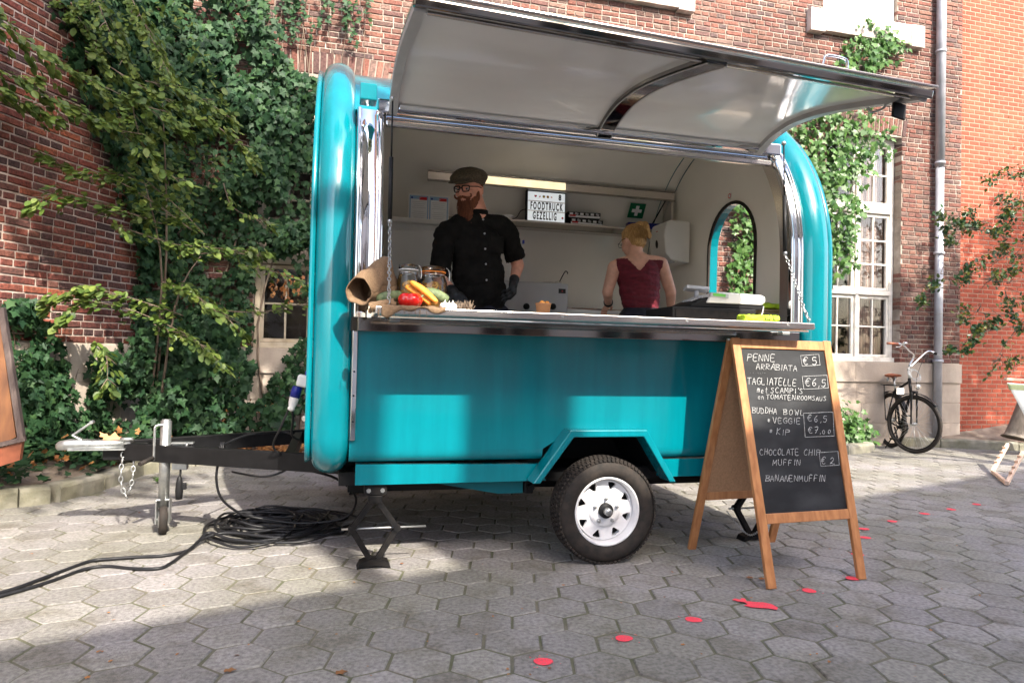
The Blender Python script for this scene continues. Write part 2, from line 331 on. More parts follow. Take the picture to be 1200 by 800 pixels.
# spray dots: irregular splats lying on the pavers
for k,(x,y) in enumerate([(-0.63,-1.13),(-0.26,-1.0),(0.11,-0.88),(0.85,-0.66),(1.2,-0.54),(1.55,-0.18),(1.88,.13),(2.04,.32),(2.41,.47),(2.85,.63),(3.19,.72),(3.57,.84)]):
    m=MB(); c=Vector((x,y,.0035)); n=26; ring=[]
    ph=rl.uniform(0,6); rr=[.032*(1+.05*math.sin(2*a+ph)+.035*math.sin(3*a+k)+rl.uniform(-.03,.03)) for a in [2*PI*i/n for i in range(n)]]
    vs=[c+Vector((0,0,.0012))]+[c+(r0*math.cos(2*PI*i/n)*1.05+d0*math.sin(2*PI*i/n)*.95)*rr[i] for i in range(n)]
    m.add(vs,[(0,1+i,1+(i+1)%n) for i in range(n)])
    for _ in range(16):
        a=rl.uniform(0,2*PI); q=c+Vector((math.cos(a),math.sin(a),0))*rl.uniform(.036,.065); s=rl.uniform(.0012,.003)
        m.add([q+Vector((math.cos(2*PI*i/5),math.sin(2*PI*i/5),0))*s for i in range(5)],[(0,1,2,3,4)])
    o=m.build('paint_dot',M['spray'],pave); 
m=MB(); base=Vector((.48,-.78,.0035))
arrow=[(-.105,.055),(-.085,.07),(-.06,.055),(-.05,.075),(-.03,.07),(-.035,.04),(.0,.032),(.05,.03),(.085,.012),(.10,-.03),(.082,-.055),(.05,-.04),(-.01,-.035),(-.045,-.03),(-.07,-.012),(-.045,.0),(-.05,.028),(-.08,.035)]
m.prism([base+r0*a*.85+d0*b*1.05 for a,b in arrow],(0,0,.0012)); m.build('paint_arrow',M['spray'],pave)
# ground beyond the court: one sheet to the horizon
g=MB(); g.add([(-250,-250,-.05),(250,-250,-.05),(250,250,-.05),(-250,250,-.05)],[(0,1,2,3)]); tag(g.build('ground',M['joint']),kind='structure')
# ---- planting beds and kerbs
def heightfield(name,poly_fn,x0,x1,y0,y1,st,zf,mat):
    vs=[];fs=[];nx=int((x1-x0)/st)+1; ny=int((y1-y0)/st)+1
    for j in range(ny):
        for i in range(nx):
            x=x0+i*st; y=y0+j*st; vs.append((x,y,zf(x,y)))
    for j in range(ny-1):
        for i in range(nx-1):
            x=x0+(i+.5)*st; y=y0+(j+.5)*st
            if poly_fn(x,y): a=j*nx+i; fs.append((a,a+1,a+nx+1,a+nx))
    m=MB(); m.add(vs,fs,True); o=m.build(name,mat); tag(o,kind='structure'); return o
def nz(x,y,s=1,o=0): return noise.noise(Vector((x*s,y*s,o)))
def bedL(x,y): return .10+.05*nz(x,y,2.1)+.02*nz(x,y,7)+max(0,(-3.2-x))*.08
heightfield('planting_bed',lambda x,y: in_left_bed(x+.05,y-.05) ,-6.5,-1.2,-.5,4.3,.09,bedL,M['soil'])
def kright(x):   # front line of the right bed
    return 3.95-(x-6.45)*.40 if x>6.0 else 4.10
def bedR(x,y): return .03+max(0,(y-kright(x)))*.30+.012*nz(x,y,5)
heightfield('planting_bed',lambda x,y: x>5.1 and y>kright(x)+.0,5.0,12,-.2,4.4,.09,bedR,M['soil'])
def kerb_run(pts,wd,h,label,side=1):
    root=thing('kerb',None,None,Vector((pts[0][0],pts[0][1],0))); root['kind']='structure'; root['label']=label
    r_=random.Random(int(pts[0][0]*100))
    for (x0,y0),(x1,y1) in zip(pts,pts[1:]):
        a=Vector((x0,y0,0)); b=Vector((x1,y1,0)); L=(b-a).length; k=max(1,round(L/.95)); t=(b-a)/L; nrm=Vector((-t.y,t.x,0))*side
        for i in range(k):
            p=a+t*(L*i/k+.006); q=a+t*(L*(i+1)/k-.006); m=MB(); hh=h+r_.uniform(-.01,.01); cr=.02+r_.uniform(0,.008)
            sec=[(0,-.1),(0,hh-cr),(cr*.35,hh-cr*.3),(cr,hh),(wd-.008,hh),(wd,hh-.01),(wd,-.1)]
            n=7; vs=[]
            for u in range(n):
                c=p.lerp(q,u/(n-1))
                for (s_,zz) in sec: vs.append(c+nrm*(s_+r_.uniform(-.003,.003))+Vector((0,0,zz+r_.uniform(-.0025,.0025))))
            ns=len(sec); fs=[(u*ns+e,u*ns+e+1,(u+1)*ns+e+1,(u+1)*ns+e) for u in range(n-1) for e in range(ns-1)]
            fs+=[tuple(range(ns)),tuple((n-1)*ns+e for e in range(ns))[::-1]]
            m.add(vs,fs); m.build('kerb_stone',M['kerb'],root,weld=True)
kerb_run([(-4.6,1.35),(-3.42,1.80),(-3.26,1.90)],.14,.115,'weathered concrete kerb stones edging the ivy bed at left',1)
kerb_run([(-3.22,1.93),(-3.06,2.35),(-2.95,2.98),(-2.62,3.45),(-1.7,3.62)],.14,.115,'mossy kerb stones edging the ivy bed behind the drawbar',1)
kerb_run([(4.60,3.42),(5.15,3.62),(5.32,4.10)],.14,.10,'short mossy kerb corner beneath the small ivy bush',1)
kerb_run([(5.98,4.06),(6.42,3.86),(7.3,3.50),(9.5,2.7)],.15,.11,'kerb stones edging the bare soil bed at the orange wall',1)
# ------------------------------------------------------------------ brick walls
def brick_geo(L,h,D,rnd,j=.003):
    # local: x along wall, y out of the wall (towards court), z up; origin at lower corner
    e=min(.006,h*.15); b=[(0,-D,0),(L,-D,0),(L,-D,h),(0,-D,h)]
    q=lambda: rnd.uniform(-j,j)
    m=[(0+q(),-.006,0+q()),(L+q(),-.006,q()),(L+q(),-.006,h+q()),(q(),-.006,h+q())]
    f=[(e+q(),q()*.5,e+q()),(L-e+q(),q()*.5,e+q()),(L-e+q(),q()*.5,h-e+q()),(e+q(),q()*.5,h-e+q())]
    return b+m+f,[(0,4,5,1),(1,5,6,2),(2,6,7,3),(3,7,4,0),(4,8,9,5),(5,9,10,6),(6,10,11,7),(7,11,8,4),(8,11,10,9)]
def wall(name,label,P0,ux,s0,s1,z0,z1,holes,style,bmat,mmat,course=.064,joint=.012,proud=.009,thick=.3,nind=300,seed=1,jag=.003,vis=None,arches=[],wvis=None):
    ux=Vector(ux).normalized(); n=Vector((ux.y,-ux.x,0)); uz=Vector((0,0,1)); P0=Vector(P0); rnd=random.Random(seed)
    root=thing(name,label,'wall',P0+ux*s0)
    P=lambda s,y,z: P0+ux*s+n*y+uz*z
    # core: mortar face as a grid of rectangles around the holes, plus reveals
    xs=sorted({s0,s1}|{h[0] for h in holes}|{h[1] for h in holes}); zs=sorted({z0,z1}|{h[2] for h in holes}|{h[3] for h in holes})
    xs=[x for x in xs if s0<=x<=s1]; zs=[z for z in zs if z0<=z<=z1]; core=MB()
    for a,b in zip(xs,xs[1:]):
        for c,d in zip(zs,zs[1:]):
            if any(h[0]<=a and b<=h[1] and h[2]<=c and d<=h[3] for h in holes): continue
            core.add([P(a,0,c),P(b,0,c),P(b,0,d),P(a,0,d)],[(0,1,2,3)])
            core.add([P(a,-thick,c),P(b,-thick,c),P(b,-thick,d),P(a,-thick,d)],[(3,2,1,0)])
    for h in holes:
        a,b,c,d=h[0],h[1],h[2],h[3]
        for q in ([P(a,0,c),P(a,0,d),P(a,-thick,d),P(a,-thick,c)],[P(b,0,c),P(b,-thick,c),P(b,-thick,d),P(b,0,d)],[P(a,0,d),P(b,0,d),P(b,-thick,d),P(a,-thick,d)],[P(a,0,c),P(a,-thick,c),P(b,-thick,c),P(b,0,c)]):
            core.add(q,[(0,1,2,3)])
    core.add([P(s0,0,z1),P(s1,0,z1),P(s1,-thick,z1),P(s0,-thick,z1)],[(0,1,2,3)])
    core.add([P(s0,0,z0),P(s0,0,z1),P(s0,-thick,z1),P(s0,-thick,z0)],[(0,1,2,3)]); core.add([P(s1,0,z0),P(s1,-thick,z0),P(s1,-thick,z1),P(s1,0,z1)],[(0,1,2,3)])
    core.build('mortar',mmat,root)
    bricks=[]; z=z0+joint/2; k=0; hb=course-joint
    while z+hb<z1+.001:
        if style=='cross': L=(.212 if k%2==0 else .102); off={0:0,1:.057,2:.111,3:.057}[k%4]
        else: L=.165; off=(k%2)*.088
        s=s0-off
        while s<s1:
            LL=L
            if style=='cross' and rnd.random()<.10: LL=.102 if L>.15 else .212
            LL*=rnd.uniform(.96,1.03) if style=='cross' else 1
            a,b=s,s+LL; s=b+joint
            segs=[(max(a,s0),min(b,s1))]
            for h in holes+arches:
                if z+hb*.5>h[2] and z+hb*.5<h[3]:
                    ns=[]
                    for (p,q) in segs:
                        if q<=h[0] or p>=h[1]: ns.append((p,q)); continue
                        if p<h[0]: ns.append((p,h[0]))
                        if q>h[1]: ns.append((h[1],q))
                    segs=ns
            for (p,q) in segs:
                if q-p<.025: continue
                edge=any(abs(p-h[1])<.02 or abs(q-h[0])<.02 for h in holes if z+hb*.5>h[2]-.01 and z+hb*.5<h[3])
                bricks.append((p,z,q-p,hb,edge))
        z+=course; k+=1
    # choose the ones that show largest
    sc=[]
    for b in bricks:
        c=P(b[0]+b[2]/2,0,b[1]+b[3]/2); x,y,w_=proj(c)
        ok=w_>.3 and -10<x<1210 and -10<y<810 and (wvis is None or wvis(x,y))
        sc.append(w_ if ok else 1e3)
    order=sorted(range(len(bricks)),key=lambda i:sc[i]); chosen=set(order[:nind]); 
    R=Matrix((ux,n,uz)).transposed().to_4x4()
    var={}
    def vm(kind,edge):
        key=(kind,edge,rnd.randrange(4))
        if key not in var:
            vs,fs=brick_geo({'s':.212,'h':.102}[kind] if style=='cross' else .165,hb,.16 if edge else .02,rnd,jag)
            me=bpy.data.meshes.new('brick'); me.from_pydata(vs,[],fs); me.materials.append(bmat); var[key]=me
        return var[key]
    big=MB()
    for i,b in enumerate(bricks):
        pr=proud+(rnd.uniform(-.003,.003) if style=='cross' else rnd.uniform(-.0007,.0007))
        Mx=Matrix.Translation(P(b[0],pr,b[1]))@R@Matrix.Rotation(rnd.gauss(0,.006 if style=='cross' else .001),4,'Y')
        if i in chosen:
            kind='s' if b[2]>.15 or style!='cross' else 'h'; base={'s':.212,'h':.102}[kind] if style=='cross' else .165
            o=link_mesh('brick',vm(kind,b[4]),root); o.matrix_local=Matrix.Translation(-org(root))@Mx@Matrix.Diagonal((b[2]/base,1,1,1))
        else:
            vs,fs=brick_geo(b[2],hb,.16 if b[4] else .02,rnd,jag); big.add([Mx@Vector(v) for v in vs],fs)
    tag(big.build('bricks_joined',bmat,root),kind='stuff')
    # flat arches of bricks on end
    for (a,b,c,d) in arches:
        nb=max(1,int((b-a)/.072)); mid=(a+b)/2
        for i in range(nb):
            sa=a+(b-a)*i/nb+.005; L=(b-a)/nb-.011; lean=((sa+L/2)-mid)/(b-a)*.55
            h=d-c-.012; sag=.05*(1-((sa+L/2-mid)/((b-a)/2))**2)
            vs,fs=brick_geo(L,h*.97,.13,rnd,jag)
            vs=[Vector((v[0]+v[2]*lean*.5,v[1],v[2])) for v in vs]
            me=bpy.data.meshes.new('arch_brick'); o_=P(sa,proud+rnd.uniform(-.002,.003),c+.004+sag*.6); me.from_pydata([tuple(R.to_3x3()@v+o_-org(root)) for v in vs],[],fs); me.materials.append(bmat); link_mesh('arch_brick',me,root)
    return root,P
def blocks(root,P,s0,s1,rows,mat,proud,rnd,skip=None,Lb=.62):
    for (z0,z1) in rows:
        s=s0-rnd.uniform(0,.3)
        while s<s1:
            a=max(s,s0); b=min(s+Lb*rnd.uniform(.85,1.15),s1); s=b+.0 if b>a else s+Lb
            if b-a<.06: continue
            m=MB(); v=[P(a+.0015,0,z0+.0015),P(b-.0015,0,z0+.0015),P(b-.0015,0,z1-.0015),P(a+.0015,0,z1-.0015)]
            n=(P(0,1,0)-P(0,0,0)); pr=proud+rnd.uniform(-.002,.002)
            m.prism([p-n*.03 for p in v],n*(.03+pr)); m.build('plinth_block',mat,root,bevel=.0025,weld=True)
WY=4.15
hR=(4.82,6.02,1.12,4.18); hL=(-2.24,-1.02,1.12,4.05); hT1=(4.74,5.92,5.70,7.6); hT2=(1.28,2.55,5.68,7.6)
bw,PB=wall('brick_wall','old dark red brick wall with tall white windows behind the trailer',(0,WY,0),(1,0,0),-3.3,7.03,1.12,8.2,[hR,hL,hT1,hT2],'cross',M['brick_old'],M['mortar'],seed=5,
   arches=[(4.70,6.08,4.19,4.43),(-2.36,-.90,4.06,4.32)],wvis=lambda x,y: (y<90 and 450<x<1125) or (x>1045 and y<430) or (300<x<450 and y<110))
rb=random.Random(9)
pl=MB(); 
for a,b in ((-3.3,7.03),): pl.add([PB(a,0,-.2),PB(b,0,-.2),PB(b,0,1.12),PB(a,0,1.12)],[(0,1,2,3)])
pl.build('plinth_core',M['plinth'],bw)
blocks(bw,PB,-3.3,7.03,[(-.2,.30),(.30,.575),(.575,.85)],M['plinth'],.022,rb,Lb=1.15)
blocks(bw,PB,-3.3,7.03,[(.85,1.115)],M['plinth'],.045,rb,Lb=1.3)
# sills of upper windows
for (a,b,z) in ((4.48,6.29,5.42),(1.0,2.81,5.40)):
    m=MB(); v=[PB(a,0,z),PB(a+.22,0,z),PB(a+.22,0,z+.0),PB(b,0,z),PB(b,0,z+.28),PB(a,0,z+.28)]
    m.box(((a+b)/2,WY-.02,z+.15),(b-a-.44,.14,.27),bev=.008); m.box((a+.11,WY-.025,z+.14),(.22,.15,.30),bev=.008); m.box((b-.11,WY-.025,z+.14),(.22,.15,.30),bev=.008)
    m.build('window_sill',M['stone'],bw)
def window(root,x0,x1,z0,z1,rows,mat,curt,name='window',label=None,cols=2,Y=WY+.17,curtY=.12):
    """double-sash timber window; rows = list of (z_low,z_high,n_panes)"""
    f=MB(); t=.055; xm=(x0+x1)/2
    f.box((x0+t/2,Y,(z0+z1)/2),(t,.09,z1-z0),bev=.004); f.box((x1-t/2,Y,(z0+z1)/2),(t,.09,z1-z0),bev=.004); f.box((xm,Y-.01,(z0+z1)/2),(.055,.1,z1-z0-.08),bev=.004)
    f.box(((x0+x1)/2,Y-.003,z1-.035),(x1-x0-.02,.094,.07),bev=.004); f.box(((x0+x1)/2,Y-.02,z0+.025),(x1-x0-.004,.14,.06),bev=.006)
    for a,b in zip(rows,rows[1:]): f.box((xm,Y-.015,(a[1]+b[0])/2),(x1-x0-2*t+.004,.11,b[0]-a[1]-.012),bev=.008)
    fo=f.build(name,mat,root,label=label)
    for side in (0,1):
        a=x0+t+.002 if side==0 else xm+.0295; b=xm-.0295 if side==0 else x1-t-.002
        for (zl,zh,np_) in rows:
            s=MB(); st=.038; yy=Y-.012
            s.box((a+st/2,yy,(zl+zh)/2),(st,.04,zh-zl-.008),bev=.003); s.box((b-st/2,yy,(zl+zh)/2),(st,.04,zh-zl-.008),bev=.003)
            s.box(((a+b)/2,yy+.001,zh-st/2-.004),(b-a-2*st,.038,st),bev=.003); s.box(((a+b)/2,yy+.001,zl+st/2+.004),(b-a-2*st,.038,st),bev=.003)
            ia,ib=a+st,b-st; il,ih=zl+st,zh-st
            s.box(((ia+ib)/2,yy+.002,(il+ih)/2),(.020,.030,ih-il-.006),bev=.002)
            for k in range(1,np_): zz=il+(ih-il)*k/np_; 
            for k in range(1,np_):
                zz=il+(ih-il)*k/np_
                s.box(((3*ia+ib)/4-.005,yy+.0035,zz),((ib-ia)/2-.020,.026,.020),bev=.002); s.box(((ia+3*ib)/4+.005,yy+.0035,zz),((ib-ia)/2-.020,.026,.020),bev=.002)
            s.build('sash',mat,fo)
            for c in range(2):
                for k in range(np_):
                    pa=ia+(ib-ia)*c/2+.008; pb=ia+(ib-ia)*(c+1)/2-.008; za=il+(ih-il)*k/np_+.008; zb=il+(ih-il)*(k+1)/np_-.008
                    g=MB(); g.box(((pa+pb)/2,yy+.006,(za+zb)/2),(pb-pa,.004,zb-za),Matrix.Rotation(rb.gauss(0,.006),3,'Z')); o=g.build('pane',M['window_glass'],fo)
        if curt[side]:
            c=MB(); n=60; pts=[(a-.02+(b-a+.04)*i/n, Y+curtY+.022*math.sin(i*1.05)+.012*math.sin(i*.37+side)) for i in range(n+1)]
            vs=[(x,y,z0+.02) for x,y in pts]+[(x,y,z1-.02) for x,y in pts]; c.add(vs,[(i,i+1,n+2+i,n+1+i) for i in range(n)],True); c.build('curtain',M['curtain'],fo)
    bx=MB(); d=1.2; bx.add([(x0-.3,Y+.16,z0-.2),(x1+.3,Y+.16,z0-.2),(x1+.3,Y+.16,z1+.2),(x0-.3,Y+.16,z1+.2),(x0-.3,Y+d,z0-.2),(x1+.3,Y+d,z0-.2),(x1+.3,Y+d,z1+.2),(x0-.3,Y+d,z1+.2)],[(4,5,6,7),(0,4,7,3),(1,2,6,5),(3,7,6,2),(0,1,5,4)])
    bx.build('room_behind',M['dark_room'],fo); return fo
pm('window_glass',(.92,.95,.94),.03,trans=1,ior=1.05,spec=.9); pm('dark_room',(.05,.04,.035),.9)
# glass that mirrors a little: mix of clear and glossy
_m=M['window_glass']; _t=_m.node_tree; _b=_t.nodes['Principled BSDF']; _tr=_t.nodes.new('ShaderNodeBsdfTransparent'); _gl=_t.nodes.new('ShaderNodeBsdfGlossy'); _gl.inputs['Roughness'].default_value=.03
_fr=_t.nodes.new('ShaderNodeFresnel'); _fr.inputs[0].default_value=1.33; _mx=_t.nodes.new('ShaderNodeMixShader'); _t.links.new(_fr.outputs[0],_mx.inputs[0]); _t.links.new(_tr.outputs[0],_mx.inputs[1]); _t.links.new(_gl.outputs[0],_mx.inputs[2]); _t.links.new(_mx.outputs[0],_t.nodes['Material Output'].inputs[0])
RW=[(1.18,2.02,2),(2.09,3.14,3),(3.26,4.10,2)]
window(bw,hR[0]+.012,hR[1]-.004,1.125,4.17,RW,M['white_paint'],(0,1),label='tall white timber window with brown curtains beside the drainpipe')
window(bw,hL[0]+.006,hL[1]-.006,1.125,4.04,[(1.18,2.02,2),(2.09,3.08,3),(3.18,3.98,2)],M['cream_paint'],(0,0),label='tall cream timber window overgrown by ivy at the left of the trailer')
for h in (hT1,hT2):
    m=MB(); xm=(h[0]+h[1])/2; m.box((xm,WY+.12,(h[2]+7.6)/2),(h[1]-h[0]-.01,.05,7.6-h[2]-.01)); m.build('blind',M['canvas'],bw)
    m=MB(); 
    for x in (h[0]+.03,h[1]-.03,xm): m.box((x,WY+.075,(h[2]+7.6)/2),(.05,.05,7.6-h[2]-.02),bev=.004)
    m.box((xm,WY+.07,h[2]+.03),(h[1]-h[0]-.02,.06,.05),bev=.004); m.build('window_frame',M['white_paint'],bw)
# left side wall
udir=Vector((.43,.90,0)).normalized(); LO=Vector((-3.26,4.15,0))
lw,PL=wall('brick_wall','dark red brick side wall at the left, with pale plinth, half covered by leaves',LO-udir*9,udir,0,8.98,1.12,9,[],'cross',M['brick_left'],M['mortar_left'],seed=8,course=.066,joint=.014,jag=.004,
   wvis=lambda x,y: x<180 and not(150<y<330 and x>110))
pl=MB(); pl.add([PL(0,0,-.2),PL(8.98,0,-.2),PL(8.98,0,1.12),PL(0,0,1.12)],[(0,1,2,3)]); pl.build('plinth_core',M['plinth'],lw)
blocks(lw,PL,4,8.98,[(-.2,.32),(.32,.58),(.58,.85),(.85,1.115)],M['plinth'],.02,rb,Lb=.7)
# orange wall at the right
ow,PO=wall('brick_wall','bright orange brick wall at the right edge behind the bare tree',(0,WY+.03,0),(1,0,0),7.035,11.5,.02,8.2,[],'half',M['brick_orange'],M['mortar_orange'],course=.0635,joint=.010,proud=.004,seed=4,jag=.0006,
   wvis=lambda x,y: x>1120)
# drainpipe
dp=thing('drainpipe','grey zinc drainpipe on the brick wall next to the orange wall','drainpipe',(6.56,WY-.09,.3))
m=MB(); m.tube([(6.57,WY-.09,.08),(6.57,WY-.09,3.84)],.052,n=20); m.build('lower_pipe',M['zinc'],dp)
m=MB(); m.tube([(6.57,WY-.09,3.80),(6.57,WY-.09,8.3)],.060,n=20); m.build('upper_pipe',M['zinc'],dp)
for z in (1.15,2.62,3.86,5.4):
    m=MB(); m.tube([(6.57,WY-.09,z-.018),(6.57,WY-.09,z+.018)],.068,n=20); m.box((6.57,WY-.02,z),(.03,.07,.025)); m.build('bracket',M['zinc'],dp)
# ------------------------------------------------------------------ across the court, behind the camera
fd=Vector((math.cos(rad(19.1)),math.sin(rad(19.1)),0)); fn=Vector((fd.y,-fd.x,0))   # facade direction, outward (away from court)
HB=8.0; E0=Vector((-1.446,-.245,0))+Vector((.317,-1.053,0))*HB
ob=thing('rendered_building','cream rendered building with white windows on the opposite side of the court','building',E0)
def OB(s,dep,z): return E0+fd*s+fn*dep+Vector((0,0,z))
m=MB(); m.prism([OB(-5,0,-.1),OB(11,0,-.1),OB(11,6,-.1),OB(-5,6,-.1)],(0,0,HB-.02)); m.build('wall',M['render_cream'],ob,weld=True)
m=MB(); m.prism([OB(-5,-.0,HB-.12),OB(11,-.0,HB-.12),OB(11,6,HB-.12),OB(-5,6,HB-.12)],(0,0,.12)); m.build('roof',M['roofing'],ob,weld=True)
for k in range(-2,5):
    for z in (1.1,4.4):
        s=k*2.1; m=MB(); m.prism([OB(s,-.03,z),OB(s+1.15,-.03,z),OB(s+1.15,-.03,z+2.1),OB(s,-.03,z+2.1)],fn*.03); fr=m.build('window',M['white_paint'],ob)
        for a in (0,1):
            for b in (0,1,2): m=MB(); m.prism([OB(s+.08+a*.52,-.04,z+.08+b*.66),OB(s+.54+a*.52,-.04,z+.08+b*.66),OB(s+.54+a*.52,-.04,z+.66+b*.66),OB(s+.08+a*.52,-.04,z+.66+b*.66)],fn*.008); m.build('pane',M['pane'],fr)
def shade_block(xa,xb,z,Ht,nm='shade_block'):
    # unseen roof block added to shade the trailer panel between xa and xb
    def foot(x):
        p=Vector((x,0,z)); sv=Vector((.317,-1.053,1)); # intersect facade plane set back .4
        t=((E0+fn*.4-p).dot(fn))/sv.dot(fn); return (p+sv*t-E0).dot(fd)
    a,b=sorted((foot(xa),foot(xb))); m=MB(); m.prism([OB(a,.4,HB-.1),OB(b,.4,HB-.1),OB(b,.9,HB-.1),OB(a,.9,HB-.1)],(0,0,Ht)); m.build(nm,M['far_brick'],ob)
shade_block(-.72,-.13,.7,2.6); shade_block(-1.31,-1.14,.7,2.2,'shade_post')
# ------------------------------------------------------------------ the food trailer
TR=thing('food_trailer','teal rounded food trailer with its serving hatch propped open and chrome trim','trailer',(0,1.12,0))
YC,ZC,ZB=1.12,1.72,.53
def prof(o=0,n=40,part='all',cr=.14):
    """side profile (Y,z) of the shell, offset outwards by o; starts at front bottom and goes up, over and down the back"""
    a=1.10+o; b=1.13+o; r=cr+o; P=[]
    for i in range(7):
        t=PI/2*(1-i/6); P.append((YC-a+r-r*math.cos(t) if False else YC-a+r-r*math.sin(PI/2-t), ZB-o+r-r*math.cos(PI/2-t)))
    for z in (1.0,1.35): P.append((YC-a,z))
    for i in range(n+1):
        t=PI*i/n; P.append((YC-a*math.cos(t), ZC+b*math.sin(t)))
    for z in (1.35,1.0): P.append((YC+a,z))
    for i in range(7):
        t=PI/2*i/6; P.append((YC+a-r+r*math.cos(t), ZB-o+r-r*math.sin(t)))
    return P
def arc_pts(z_from,z_to,o=0,n=24):
    """front part of the profile between two heights"""
    P=[];a=1.10+o;b=1.13+o
    for i in range(n+1):
        z=z_from+(z_to-z_from)*i/n
        P.append((YC-a if z<=ZC else YC-a*math.sqrt(max(0,1-((z-ZC)/b)**2)), z))
    return P
def sweepX(sec,pathfn,closed=True):
    """sec = [(x,offset)], pathfn(offset)->[(Y,z)]"""
    m=MB(); n=None; vs=[]
    for (x,o) in sec:
        p=pathfn(o); n=len(p); vs+=[(x,y,z) for y,z in p]
    fs=[]
    for i in range(len(sec)-1):
        for k in range(n if closed else n-1):
            fs.append((i*n+k,i*n+(k+1)%n,(i+1)*n+(k+1)%n,(i+1)*n+k))
    m.add(vs,fs,True); return m
# bullnose rings at both ends
for s in (-1,1):
    sec=[(s*(1.40+.093*math.sin(a)), -.03+.085*math.cos(a)) for a in [(-PI/2)+PI*i/12 for i in range(13)]]
    if s<0: pass
    sec=[(s*1.307,-.06)]+sec+[(s*1.493,-.06)]
    o=sweepX(sec,lambda o:prof(o)).build('end_trim',M['teal'],TR,weld=True)
# thin flange behind the left ring, and the end walls
for s in (-1,1):
    sec=[(s*1.495,-.05),(s*1.495,.015),(s*1.520,.02),(s*1.522,-.05)]
    o=sweepX(sec,lambda o:prof(o-.02)).build('end_flange',M['teal'],TR,weld=True)
def endwall(x,mat,name,hole=None,o=-.03,flip=False):
    bm=bmesh.new(); P=prof(o); vs=[bm.verts.new((x,y,z)) for y,z in P]; bm.edges.new
    es=[bm.edges.new((vs[i],vs[(i+1)%len(vs)])) for i in range(len(vs))]
    if hole:
        hv=[bm.verts.new((x,y,z)) for y,z in hole]; es+=[bm.edges.new((hv[i],hv[(i+1)%len(hv)])) for i in range(len(hv))]
    bmesh.ops.triangle_fill(bm,use_beauty=True,edges=es)
    m=MB(); bm.verts.index_update(); m.add([v.co.copy() for v in bm.verts],[[v.index for v in f.verts] for f in bm.faces]); bm.free()
    return m.build(name,mat,TR)
winP=[(1.24,1.40),(1.235,1.90)]+[(.93+.305*math.cos(t),1.92+.33*math.sin(t)) for t in [PI*i/18 for i in range(1,18)]]+[(.625,1.90),(.63,1.40)]
winP=[(y,z) for y,z in winP]
endwall(-1.47,M['teal'],'end_wall',None); endwall(-1.40,M['interior'],'lining',None,o=-.06)
endwall(1.47,M['teal'],'end_wall',winP); endwall(1.40,M['interior'],'lining',winP,o=-.06)
m=MB(); n=len(winP); m.add([(1.398,y,z) for y,z in winP]+[(1.472,y,z) for y,z in winP],[(i,(i+1)%n,n+(i+1)%n,n+i) for i in range(n)]); m.build('window_reveal',M['teal'],TR)
m=MB(); m.tube([(1.396,y,z) for y,z in winP],.013,n=6,closed=True); m.build('window_seal',M['rubber'],TR)
# shell: roof and back, outside teal / inside cream
def fnO(o):
    b=1.13+o; a=1.10+o; t0=math.asin((2.395-ZC)/b); n=44; P=[]
    for i in range(n+1):
        t=t0+(PI-t0)*i/n; P.append((YC-a*math.cos(t),ZC+b*math.sin(t)))
    return P+prof(o)[-9:]
sweepX([(-1.35,0),(1.35,0)],fnO,False).build('shell',M['teal'],TR)
sweepX([(-1.40,-.05),(1.40,-.05)],fnO,False).build('roof_lining',M['interior'],TR)
m=MB(); m.box((0,1.38,.56),(2.8,1.55,.04)); m.build('floor',M['white_plastic'],TR)
# lower front panel with wheel-arch notch
def ppanel():
    lo=.60; X0,X1=-1.305,1.305
    top=[(X0,1.205),(X1,1.205)]
    bot=[(X1,lo),(.37,lo),(.255,.685),(-.155,.685),(-.29,lo),(X0,lo)]
    return top+bot
m=MB(); m.prism([(x,.03,z) for x,z in ppanel()],(0,.03,0)); m.build('front_panel',M['teal'],TR)
def roll(x0,x1,name='panel_roll'):   # rolled lower edge of the panel
    m=MB(); pts=[(.030,.602),(.031,.585),(.036,.566),(.048,.55),(.066,.541),(.10,.538)]
    vs=[(x,y,z) for x in (x0,x1) for y,z in pts]; k=len(pts); m.add(vs,[(i,i+1,k+i+1,k+i) for i in range(k-1)],True); return m.build(name,M['teal'],TR)
roll(-1.305,-.29); roll(.37,1.305)
m=MB(); m.prism([(-1.27,.055,.425),(-.26,.055,.425),(-.30,.055,.515),(-1.27,.055,.530)],(0,.05,0)); m.build('skirt',M['teal'],TR)
m=MB(); m.prism([(.42,.055,.43),(1.28,.055,.43),(1.28,.055,.53),(.42,.055,.53)],(0,.05,0)); m.build('skirt',M['teal'],TR)
m=MB(); m.prism([(-.95,.16,.425),(-.50,.16,.34),(-.36,.16,.34),(-.36,.16,.43)],(0,.06,0)); m.build('chassis_rail',M['teal_dark'],TR)
m=MB(); m.box((0,1.1,.44),(2.7,1.9,.07)); m.box((0,.35,.38),(2.6,.08,.08)); m.box((0,1.85,.38),(2.6,.08,.08)); m.tube([(0.0,.05,.30),(0.0,2.15,.30)],.035); m.build('chassis',M['black_paint'],TR)
m=MB(); m.box((-.33,.16,.385),(.05,.05,.09),bev=.006); m.tube([(-.325,.13,.38),(-.325,.10,.38)],.017,n=6); m.build('bolt_bracket',M['black_paint'],TR)
m=MB(); m.box((0,2.16,.36),(2.6,.02,.34)); m.box((0,1.15,.40),(1.5,.9,.05)); m.build('rear_shade_panel',M['black_paint'],TR)  # unseen panels added to keep back light off the ground underneath
